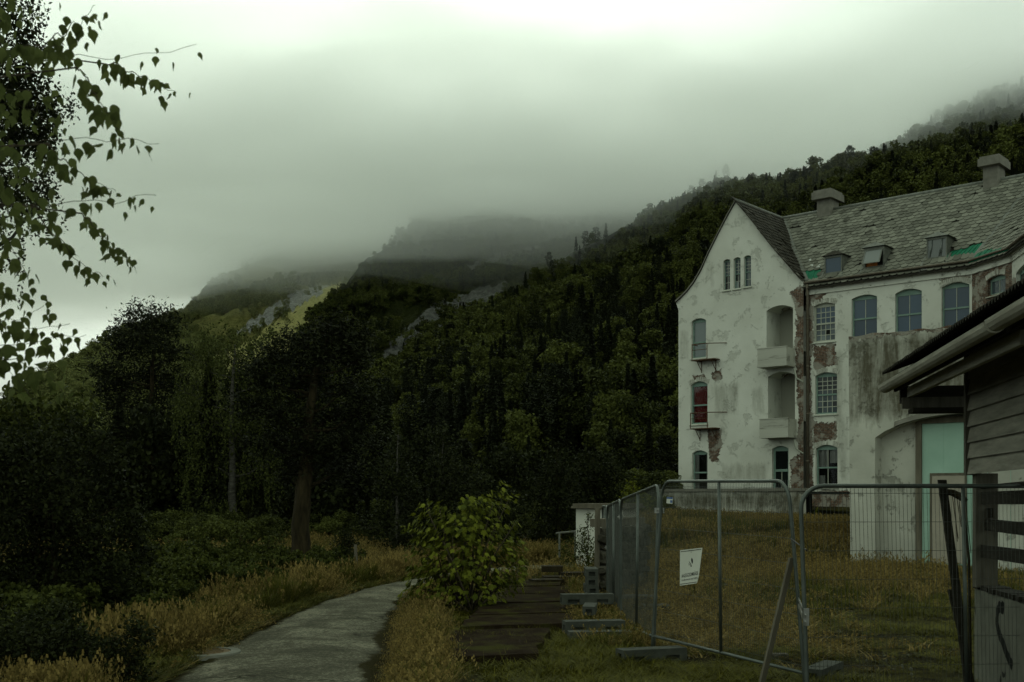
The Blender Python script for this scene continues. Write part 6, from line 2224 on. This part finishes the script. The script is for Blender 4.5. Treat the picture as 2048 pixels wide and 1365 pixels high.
pad_tree('elder_shrub', 'lighter green shrub top catching the light over the dark hedge', 19,
         [(70, 1300, .05), (70, 1000, .04), (75, 800, .01)], [(60, 815, 50, 34), (130, 850, 50, 40), (20, 850, 50, 40), (170, 830, 34, 30), (90, 880, 70, 40)], 2600, .10, 'shrub_leaf', cat='shrub', seed=13)
pad_tree('bramble', 'dark bramble thicket at the bottom of the hedge near the road edge', 11.8,
         [(60, 1400, .02), (60, 1330, .015), (60, 1260, .006)], [(50, 1280, 110, 60), (150, 1300, 90, 50), (-20, 1330, 100, 60), (225, 1310, 50, 40), (60, 1370, 130, 40), (180, 1370, 70, 34), (265, 1270, 26, 30), (250, 1350, 40, 26)], 15000, .05, 'shrub_leaf_dark', cat='bush', seed=14)
pad_tree('birch_tree', 'dark fine-leaved birch seen through the hanging birch leaves', 15,
         [(-60, 1300, .16), (-50, 700, .13), (-30, 300, .08), (0, 20, .03)],
         [(40, 60, 60, 60), (20, 160, 90, 60), (95, 230, 52, 60), (40, 270, 80, 60), (20, 370, 70, 50), (70, 400, 34, 60), (60, 110, 40, 40), (-40, 200, 90, 160), (10, -20, 70, 50)],
         11000, .055, 'shrub_leaf_dark', bark='birch_bark', seed=15, shell=.6, strings=120)
pad_tree('rowan_sapling', 'thin leafy sapling growing against the white hut wall', 30.5,
         [(1175, 1140, .02), (1176, 1090, .015), (1178, 1030, .004)], [(1172, 1075, 18, 30), (1160, 1105, 20, 30), (1180, 1035, 6, 16), (1135, 1105, 20, 28), (1185, 1110, 14, 24)], 1500, .06, 'shrub_leaf', seed=16)
pad_tree('creeper', 'small leafy creeper in the corner of the brick wall by the drainpipe', 47,
         [(1604, 1040, .02), (1604, 1020, .015), (1605, 990, .006)], [(1605, 1000, 8, 16), (1600, 1020, 14, 16), (1612, 1030, 14, 14)], 600, .10, 'maple_leaf_mass', cat='plant', seed=17)

# dark trees of the wood's edge
def wood_edge():
    rng = np.random.default_rng(77)
    ms = [mk('edge_crown', far_broad(s, 3600, .036), 'shrub_leaf_dark') for s in (31, 32)] + [mk('edge_crown', far_conifer(s, 3400, s % 2 == 0, .036), 'needle') for s in (33, 34, 35)]
    for me in ms:
        pass
    tm = None
    xs = np.concatenate([np.linspace(-40, 1335, 34), np.linspace(-20, 800, 16)])
    for k, px in enumerate(xs):
        Y = 62 + 22 * ((k * 7) % 5) / 4 + rng.uniform(-2, 2)
        if k >= 34: Y = 50 + rng.uniform(-2, 3)
        if px > 1200: Y = 75 + rng.uniform(0, 14)
        x = (px + rng.uniform(-15, 15) - 1024) / F * Y
        h = rng.uniform(5.0, 8.5) * (1.1 if px < 760 else 0.95)
        if 60 < px < 200: h *= .75
        kind_ = ['round-crowned broadleaf', 'round-crowned broadleaf', 'narrow spruce', 'loose-topped pine', 'narrow spruce'][k % 5]
        zone = 'above the dark hedge' if px < 180 else 'beside the tall ragged pine' if px < 380 else 'behind the weeping birch' if px < 560 else 'behind the umbrella pine' if px < 760 else 'beyond the maple bush' if px < 1060 else 'behind the white hut'
        o = thing('wood_edge_tree', (x, Y, gz(x, Y) - .1), 'dark ' + kind_ + ' in the shaded wood edge ' + zone, 'tree', 'dark ' + kind_ + ' trees ' + zone)
        w = h * rng.uniform(.75, 1.0)
        if tm is None:
            t_ = MB().tube([(0, 0, 0), (0, 0, .9)], [.02, .004], 6).build('trunk', MAT['bark_far'], o); tm = t_.data
        else: t_ = link('trunk', tm, o)
        c = link('crown', ms[k % 5], o)
        for z in (t_, c): z.scale = (w, w, h); z.rotation_euler = (0, 0, rng.uniform(0, 6.28))
        c.location = (0, 0, -.16 * h)
wood_edge()
def weeds():
    rng = np.random.default_rng(79)
    P, R_, S_, K = [], [], [], []
    while len(P) < 900:
        y = rng.uniform(12.5, 31)
        lx = np.interp(y, [p.y for p in RL], [p.x for p in RL])
        x = lx - 1.15 - abs(rng.normal(0, 2.2))
        if mnoise.noise(Vector((x * .5, y * .35, 4))) < -.05 and lx - x < 2.2: continue
        h = rng.uniform(.35, .95) * min(1, .45 + (lx - x) * .25)
        P.append((x, y, gz(x, y) - .15 * h)); R_.append((0, 0, rng.uniform(0, 6.28))); S_.append((h * 1.1, h * 1.1, h)); K.append(rng.integers(0, 3))
    tag(scatter('verge_weeds', proto_coll('weed_plants', [mk('weed_plant', far_broad(s, 700, .075), 'shrub_leaf') for s in (61, 62, 63)]), P, R_, S_, K), 'green weeds behind the dry verge grass', 'weeds')
weeds()
def undergrowth():
    rng = np.random.default_rng(78)
    P, R_, S_, K = [], [], [], []
    while len(P) < 2600:
        y = rng.uniform(38, 125); px = rng.uniform(-120, 1345); x = (px - 1024) / F * y
        if y < 46 and px > 560: continue
        h = rng.uniform(1.0, 2.6) * (1 if y > 50 else .7)
        P.append((x, y, gz(x, y) - .25 * h)); R_.append((0, 0, rng.uniform(0, 6.28))); S_.append((h * 1.3, h * 1.3, h)); K.append(rng.integers(0, 3))
    tag(scatter('undergrowth', C_FINE, P, R_, S_, K), 'dark undergrowth on the floor of the wood', 'undergrowth')
undergrowth()

# ------------------------------------------------------------------ maple bush
def maple_leaf_mesh(seed):
    rng = np.random.default_rng(seed)
    # five pointed lobes, notched, slightly cupped; stalk at the origin, blade along +y
    out = [(0, 0), (.20, -.06), (.34, .06), (.30, .17), (.52, .30), (.36, .38), (.44, .62), (.22, .58), (.10, .80), (0, 1.0)]
    pts = out + [(-x, y) for x, y in out[-2:0:-1]]
    vs = [(x, y - .0, -.22 * x * x - .16 * y * y + .05 * math.sin(7 * x + seed)) for x, y in pts]
    c = len(vs); vs.append((0, .34, .035))
    fs = [(k, (k + 1) % c, c) for k in range(c)]
    return vs, fs
def frame_from(nrm, ydir):
    nrm = Vector(nrm).normalized(); y = Vector(ydir)
    y = (y - nrm * y.dot(nrm)).normalized(); x = y.cross(nrm)
    return x, y, nrm
from mathutils import Matrix
def leaf_objects(root, parent_of, P, N, D, S, meshes, mat_mass, limit, builder):
    """nearest/most open leaves become objects, the rest one mesh."""
    org = wloc(root)
    V, Fc = [], []
    for i in range(len(P)):
        x, y, n = frame_from(N[i], D[i])
        s = S[i]
        M = Matrix(((x.x * s, y.x * s, n.x * s, P[i][0]), (x.y * s, y.y * s, n.y * s, P[i][1]), (x.z * s, y.z * s, n.z * s, P[i][2]), (0, 0, 0, 1)))
        if i < limit:
            par = parent_of(i)
            ob = link('leaf', meshes[i % len(meshes)], par)
            ob.matrix_local = Matrix.Translation(-wloc(par)) @ M
        else:
            vs, fs = builder(i % 4)
            b = len(V)
            V += [tuple(M @ Vector(v) - org) for v in vs]; Fc += [tuple(q + b for q in f) for f in fs]
    if V:
        me = bpy.data.meshes.new('foliage'); me.from_pydata(V, [], Fc); me.materials.append(mat_mass); me.update()
        tag(link('foliage', me, root), kind='stuff')

def maple_bush():
    rng = np.random.default_rng(41)
    Y = 20.3
    k = Y / F
    c0 = onz(930, 1228)
    o = thing('maple_bush', (c0.x, Y, 0), 'bright green young maple bush growing between the road and the slab path', 'bush')
    pads = [(860, 1060, 45, 45), (905, 1070, 60, 50), (960, 1055, 55, 45), (985, 1010, 34, 34), (1008, 975, 16, 22), (1000, 1085, 48, 45), (1030, 1105, 28, 36), (850, 1110, 42, 45), (905, 1125, 70, 50), (970, 1130, 66, 50), (840, 1160, 40, 40), (890, 1180, 60, 36), (960, 1180, 66, 34), (1025, 1165, 30, 26), (825, 1195, 22, 28), (1040, 1140, 20, 24), (880, 1020, 28, 22), (940, 1010, 26, 26)]
    for q in range(26):
        an = rng.uniform(-.3, 3.5); bx, by, rx, ry = pads[rng.integers(0, 17)]
        pads.append((bx + math.cos(an) * rx * 1.05, by - math.sin(an) * ry * 1.1, rng.uniform(8, 16), rng.uniform(8, 18)))
    stems = MB()
    for q, (px, py, rx, ry) in enumerate(pads):
        e = unp(px, py, Y + rng.uniform(-.5, .5)); b = Vector((c0.x + rng.normal(0, .12), Y + rng.normal(0, .12), -.05))
        mid = b.lerp(e, .55) + Vector((rng.normal(0, .06), rng.normal(0, .06), .12))
        stems.tube([b, mid, e], [.018, .012, .005], 5)
    stems.build('stem', MAT['twig'], o, True)
    P, N, D, S = [], [], [], []
    tot = 2300
    w = np.array([p[2] * p[3] for p in pads], float); w /= w.sum()
    for i in range(tot):
        q = rng.choice(len(pads), p=w)
        px, py, rx, ry = pads[q]
        d = rng.normal(size=3); d /= np.linalg.norm(d)
        r = rng.uniform() ** .4
        p = np.array(unp(px, py, Y)) + d * r * np.array([rx * k, max(.35, rx * k) * 1.1, ry * k])
        if p[2] < .08: p[2] = .08 + rng.uniform(0, .1)
        out = Vector((p[0] - c0.x, p[1] - Y, 0)).normalized() if abs(p[0] - c0.x) > .05 else Vector((0, -1, 0))
        n = out * .75 + Vector((0, 0, .75)) + Vector(rng.normal(0, .35, 3))
        dd = out * .6 + Vector((0, 0, -.8)) + Vector(rng.normal(0, .35, 3))
        P.append(p); N.append(n); D.append(dd); S.append(rng.uniform(.055, .14))
    order = np.argsort([p[1] for p in P])
    P = [P[i] for i in order]; N = [N[i] for i in order]; D = [D[i] for i in order]; S = [S[i] for i in order]
    ms = []
    for s in range(4):
        vs, fs = maple_leaf_mesh(s)
        me = bpy.data.meshes.new('leaf'); me.from_pydata(vs, [], fs); me.materials.append(MAT['maple_leaf']); ms.append(me)
    leaf_objects(o, lambda i: o, P, N, D, S, ms, MAT['maple_leaf_mass'], 300, maple_leaf_mesh)
maple_bush()

# ------------------------------------------------------------------ hanging birch twigs near the camera
def birch_leaf_mesh(seed):
    out = [(0, 0), (.16, .05), (.30, .20), (.34, .36), (.25, .52), (.19, .56), (.12, .72), (.05, .86), (0, 1.0)]
    z = lambda x, y: -.5 * x * x + .10 * math.sin(3 * y + seed) * y
    vs = [(x, y, z(x, y)) for x, y in out] + [(-x, y, z(x, y)) for x, y in out[-2:0:-1]]
    c = len(vs); vs.append((0, .4, .03))
    return vs, [(k, (k + 1) % c, c) for k in range(c)]
def near_birch():
    rng = np.random.default_rng(55)
    Y0 = 4.6
    o = thing('birch_tree', (-3.3, 5.2, 0), 'close birch whose hanging twigs and toothed leaves reach in over the sky', 'tree')
    MB().tube([(-3.3, 5.2, -.1), (-3.28, 5.15, 1.5), (-3.2, 5.1, 3.4), (-3.15, 5.05, 6.0)], [.14, .12, .10, .06], 10).build('trunk', MAT['birch_bark'], o, True)
    ls = [[(-260, 150), (-100, 135), (0, 128), (130, 118), (250, 112), (330, 108), (392, 92)], [(205, 120), (262, 145), (310, 168), (352, 190)], [(60, 100), (110, 75), (150, 50), (190, 15)],
          [(150, 120), (178, 170), (210, 220), (248, 275)], [(-200, 330), (-40, 295), (100, 285), (200, 280), (318, 280)], [(90, 290), (150, 340), (190, 360), (232, 380)],
          [(-200, 470), (-60, 425), (80, 412), (200, 402), (312, 388)], [(160, 425), (210, 478), (240, 505), (266, 525)], [(60, 412), (105, 468), (150, 518), (206, 556)],
          [(-160, 400), (-40, 440), (20, 480), (58, 560)], [(-220, 690), (-60, 655), (40, 640), (88, 610)], [(-220, 740), (-40, 700), (60, 690), (172, 664)], [(-120, 520), (-20, 560), (15, 580), (42, 600)],
          [(-200, 60), (-60, 40), (20, 30), (66, 6)], [(-200, 220), (-60, 210), (30, 205), (96, 240)], [(-200, 380), (-60, 360), (30, 350), (96, 372)], [(-160, 620), (-30, 700), (20, 740), (66, 800)], [(-100, 700), (20, 720), (90, 740), (130, 790)],
          [(-160, 160), (-40, 180), (40, 170), (110, 190)], [(-180, 20), (-20, 80), (60, 90), (120, 100)], [(-160, 560), (0, 650), (60, 660), (140, 650)]]
    P, N, D, S, own = [], [], [], [], []
    far = []
    for q, l in enumerate(ls):
        Y = Y0 + rng.uniform(-.5, .7)
        n = 26
        pts = resample([unp(x, y, Y) for x, y in l], n)
        pts[:, 2] += np.array([mnoise.noise(Vector((s * .35, q * 3.7, 1))) * .03 for s in range(n)])
        pts[0] = np.array([-3.2, 5.1, pts[0][2] + .1])
        br = MB().tube(pts, [max(.0010, .0036 * (1 - s / n)) for s in range(n)], 5).build('branch', MAT['twig'], o, True)
        L = np.linalg.norm(np.diff(pts, axis=0), axis=1).sum()
        vis = [i for i in range(1, n) if proj(pts[i])[0] > -60]
        nl = int(len(vis) * 1.0) + 2
        for s in range(nl):
            f = vis[0] + (len(vis) - 1) * (s + rng.uniform(0, .6)) / nl
            i = int(f); i = min(i, n - 2)
            p = pts[i] + (pts[i + 1] - pts[i]) * (f - i)
            for rep in range(2 if rng.uniform() < .45 else 1):
                dd = Vector((rng.normal(0, .45), rng.normal(0, .45), -1.0))
                nn = Vector((rng.normal(0, .8), -1 + rng.normal(0, .7), rng.normal(0, .3)))
                tipf = (i / n)
                p2 = p + np.array([rng.normal(0, .025), rng.normal(0, .04), -rng.uniform(.0, .035)])
                P.append(p2); N.append(nn); D.append(dd); S.append(rng.uniform(.04, .066) * (1 - .45 * max(0, tipf - .7) / .3)); own.append(br)
    # denser foliage towards the trunk, out at the frame's edge
    fol_n = len(P)
    P2, N2, D2, S2 = [], [], [], []
    for s in range(300):
        px = -200 + 330 * rng.uniform() ** 1.0; py = rng.uniform(-40, 470) if rng.uniform() < .7 else rng.uniform(580, 790)
        if px > 60 and rng.uniform() < .6: px -= 110
        p = np.array(unp(px, py, Y0 + rng.uniform(-.5, 1.0)))
        P2.append(p); N2.append(Vector((rng.normal(0, .8), -1 + rng.normal(0, .7), rng.normal(0, .4)))); D2.append(Vector((rng.normal(0, .5), rng.normal(0, .5), -1))); S2.append(rng.uniform(.04, .066))
    ms = []
    for s in range(4):
        vs, fs = birch_leaf_mesh(s)
        me = bpy.data.meshes.new('leaf'); me.from_pydata(vs, [], fs); me.materials.append(MAT['birch_leaf_near']); ms.append(me)
    allP, allN, allD, allS = P + P2, N + N2, D + D2, S + S2
    order = list(range(len(P)))
    rng.shuffle(order)
    order = order + list(range(len(P), len(allP)))
    leaf_objects(o, lambda i: own[order[i]] if order[i] < len(own) else o, [allP[i] for i in order], [allN[i] for i in order], [allD[i] for i in order], [allS[i] for i in order], ms, MAT['birch_leaf_near'], min(len(P), 299), birch_leaf_mesh)
    print('near birch leaves', len(P))
near_birch()

# ------------------------------------------------------------------ grass
def tuft(seed, n, spread, lean, width, seedhead=False):
    rng = np.random.default_rng(seed)
    V, Fc = [], []
    for k in range(n):
        a = rng.uniform(0, 6.28); r = spread * math.sqrt(rng.uniform())
        b = np.array([math.cos(a) * r, math.sin(a) * r, 0])
        h = rng.uniform(.5, 1.0); le = rng.uniform(.2, 1) * lean
        da = rng.uniform(0, 6.28); d = np.array([math.cos(da), math.sin(da), 0]); sdv = np.array([-d[1], d[0], 0]) * width * rng.uniform(.6, 1.3)
        prev = None
        for s, wv in ((0, 1.0), (.4, .85), (.75, .55), (1.0, .12)):
            c = b + d * le * h * s ** 2 + np.array([0, 0, h * (s - .18 * le * s ** 3)])
            q = (c - sdv * wv, c + sdv * wv)
            i = len(V); V += [q[0], q[1]]
            if prev is not None: Fc.append((prev, prev + 1, i + 1, i))
            prev = i
        if seedhead and rng.uniform() < .5:
            tip = b + d * le * h + np.array([0, 0, h * .9])
            for z in range(3):
                i = len(V); e = np.array([rng.normal(0, .02), rng.normal(0, .02), .05 * z])
                V += [tip + e - sdv * 2.2, tip + e + sdv * 2.2, tip + e + sdv * 1.2 + np.array([0, 0, .07]), tip + e - sdv * 1.2 + np.array([0, 0, .07])]
                Fc.append((i, i + 1, i + 2, i + 3))
    return np.array(V), np.array(Fc)
C_DRY = proto_coll('dry_tufts', [mk('dry_tuft', tuft(s, 22, .13, .55, .0085, True), 'dry_blade') for s in (1, 2, 3)] + [mk('green_tuft', tuft(s, 22, .13, .5, .009), 'green_blade') for s in (4, 5)])
C_MOSS = proto_coll('moss_tufts', [mk('moss_tuft', tuft(s, 34, .17, .55, .0055), 'moss_blade') for s in (6, 7)] + [mk('short_tuft', tuft(8, 30, .16, .5, .0055), 'green_blade')])

def road_dist(x, y):
    lx = np.interp(y, [p.y for p in RL], [p.x for p in RL]); rx = np.interp(y, [p.y for p in RR], [p.x for p in RR])
    return lx - x, x - rx
SLABS = [onz(*p) for p in ((862, 1314), (1075, 1308), (1150, 1246), (1142, 1172), (1116, 1160), (1028, 1161), (942, 1232))]
SLAB_POLY = [(p.x, p.y) for p in SLABS]
def grass():
    rng = np.random.default_rng(91)
    pts, rot, scl, pk = [], [], [], []
    mp_, mr, ms_, mk_ = [], [], [], []
    tp = TPL.at(0, 0); 
    def put(dry, x, y, h, w, p):
        q = (x, y, gz(x, y) - .02)
        (pts if dry else mp_).append(q); (rot if dry else mr).append((rng.normal(0, .1), rng.normal(0, .1), rng.uniform(0, 6.28)))
        (scl if dry else ms_).append((w, w, h)); (pk if dry else mk_).append(p)
    # the field behind the fence
    n = 0
    while n < 30000:
        y = 13 + 42 * rng.uniform() ** .8; x = rng.uniform(1.2, 22)
        n += 1
        if (Vector((x, y, 0)) - tp).dot(FU) > -.15: continue
        t_, u_ = ftu(x, y)
        if t_ > 14.1 and u_ > -25.75: continue
        px, py = proj((x, y, gz(x, y)))
        if px < 1200 or px > 2100: continue
        left = x - 1.9 - max(0, (15 - y)) * .3 - max(0, y - 20) * .04
        if left < .1: continue
        nz = mnoise.noise(Vector((x * .35, y * .35, 2)))
        # the mossy yard nearer the wide panel and the annex
        yard = sstep(0, 1, (x - 3.4 - (y - 14) * .22) / 1.6) * (1 - sstep(21, 27, y))
        yard = max(yard, (1 - sstep(13.8, 15.2, y)))
        if rng.uniform() < yard * .93: continue
        h = (.34 + .36 * sstep(15, 22, y) - .4 * sstep(32, 44, y) + .25 * nz) * rng.uniform(.7, 1.25)
        if t_ > 9 and u_ < -20: h *= .32 if rng.uniform() < .9 else .6
        dry = mnoise.noise(Vector((x * .22, y * .16, 9))) + rng.normal(0, .25) > -.08
        put(True, x, y, max(.11, h), .9, rng.integers(0, 3) if dry else rng.integers(3, 5))
    # moss and short grass of the yard and in front of the slabs
    for n in range(15000):
        y = rng.uniform(11.5, 27); x = rng.uniform(-1.6, 12)
        px, py = proj((x, y, gz(x, y)))
        if px > 2100 or py > 1400: continue
        dl_, dr_ = road_dist(x, y)
        if dr_ < .25: continue
        if in_poly(x, y, SLAB_POLY): continue
        t_, u_ = ftu(x, y)
        if t_ > 14.1 and u_ > -25.75: continue
        nz = mnoise.fractal(Vector((x * .5, y * .5, 3)), .9, 2, 3)
        if nz < -.05 + .25 * sstep(2.5, 5, x) and rng.uniform() < .8: continue
        h = .05 + .07 * max(0, nz) + (.03 if x < 1.5 else 0)
        put(False, x, y, h * rng.uniform(.6, 1.6), .85, rng.integers(0, 3))
    # verge to the left of the road
    for n in range(11000):
        y = 10.5 + 25 * rng.uniform() ** 1.1
        w = abs(rng.normal(0, .62)) * (.9 + .02 * y)
        lx = np.interp(y, [p.y for p in RL], [p.x for p in RL])
        x = lx - .05 - w
        if y > 27 and w < .3 and rng.uniform() < .5: continue
        px, py = proj((x, y, 0))
        if px < -50: continue
        pn = mnoise.fractal(Vector((x * .9, y * .5, 6)), .9, 2, 3)
        if pn < -.15 and rng.uniform() < .75: continue
        near = w < .35
        h = (.13 if near else .36 + .3 * pn) * rng.uniform(.5, 1.4)
        put(True, x, y, h, .8, (rng.integers(3, 5) if (near and rng.uniform() < .7) or mnoise.noise(Vector((x * .6, y * .4, 3))) + rng.normal(0, .25) > -.08 else rng.integers(0, 3)))
    # strip between road and slabs
    for n in range(3200):
        y = rng.uniform(11, 24)
        rx = np.interp(y, [p.y for p in RR], [p.x for p in RR])
        sx = min([p.x for p in SLABS]) + (y - 14) * 0.02
        x = rx + .24 + abs(rng.normal(.14, .13))
        if in_poly(x, y, SLAB_POLY): continue
        put(True, x, y, rng.uniform(.1, .3) * (.6 + .9 * min(1, (x - rx - .2) * 2)), .7, rng.integers(0, 3) if rng.uniform() < .5 else rng.integers(3, 5))
    # tufts in the joints and on the rims of the slabs
    for n in range(1500):
        y = rng.uniform(14.4, 28); x = rng.uniform(-1.3, 1.8)
        q = (x, y)
        if not in_poly(x, y, SLAB_POLY): continue
        if mnoise.noise(Vector((x * 1.1, y * 1.1, 1))) < .18: continue
        put(False, x, y, rng.uniform(.12, .24), .6, rng.integers(0, 3))
    # far side of the road, round hut and sleepers
    for n in range(5000):
        y = rng.uniform(24, 58); x = rng.uniform(-16, 3.2)
        dl_, dr_ = road_dist(x, y)
        if y < 36.5 and dl_ < .1 and dr_ < .15: continue
        if in_poly(x, y, SLAB_POLY): continue
        if y < 27 and x > -6: 
            if dr_ < 0 and dl_ > 0: continue
        put(True, x, y, rng.uniform(.2, .5), 1.0, rng.integers(0, 5))
    for n in range(900):
        y = rng.uniform(15, 26); x = rng.uniform(1.0, 1.9)
        if in_poly(x, y, SLAB_POLY): continue
        put(True, x, y, rng.uniform(.12, .3), .6, rng.integers(2, 5))
    o = scatter('tall_grass', C_DRY, pts, rot, scl, pk); tag(o, 'tall dry and green grass of the field and road verges', 'grass')
    o = scatter('short_grass', C_MOSS, mp_, mr, ms_, mk_); tag(o, 'short mossy grass in the yard and before the slabs', 'grass')
    print('tufts', len(pts), len(mp_))
grass()

# loose stones in the field and yard
for k, (px, py, Y, s, lab) in enumerate([(1302, 1180, 19.5, (.42, .3, .18), 'flat grey boulder in the grass behind the mesh panel'), (1470, 1150, 24, (1.3, .4, .12), 'long low rock ledge in the grass behind the white notice'),
                                         (1275, 1170, 21, (.5, .35, .2), 'dark boulder beside the flat grey boulder'), (1560, 1290, 14.2, (.13, .1, .06), 'small pale stone in the moss near the brace')]):
    p = unp(px, py, Y)
    ob = link('boulder', rock_mesh('boulder', s, np.random.default_rng(100 + k), MAT['field_stone'], 3, .3)); ob.location = (p.x, p.y, gz(p.x, p.y) + s[2] * .45)
    tag(ob, lab, 'rock')
def rubble():
    rng = np.random.default_rng(17)
    ms = [rock_mesh('pebble', (1, .8, .6), np.random.default_rng(k), MAT['concrete'], 1, .3) for k in range(3)]
    V, R_, S_, K = [], [], [], []
    for n in range(900):
        y = rng.uniform(11.5, 24); x = rng.uniform(.3, 9)
        if mnoise.noise(Vector((x * .6, y * .6, 8))) < .0: continue
        if in_poly(x, y, SLAB_POLY) or road_dist(x, y)[1] < .2: continue
        s = .012 + .03 * rng.uniform() ** 3
        V.append((x, y, gz(x, y) + s * .3)); R_.append(rng.uniform(0, 6, 3)); S_.append((s, s, s)); K.append(rng.integers(0, 3))
    tag(scatter('gravel', proto_coll('pebbles', ms), V, R_, S_, K), 'scattered pale pebbles in the mossy yard', 'gravel')
rubble()
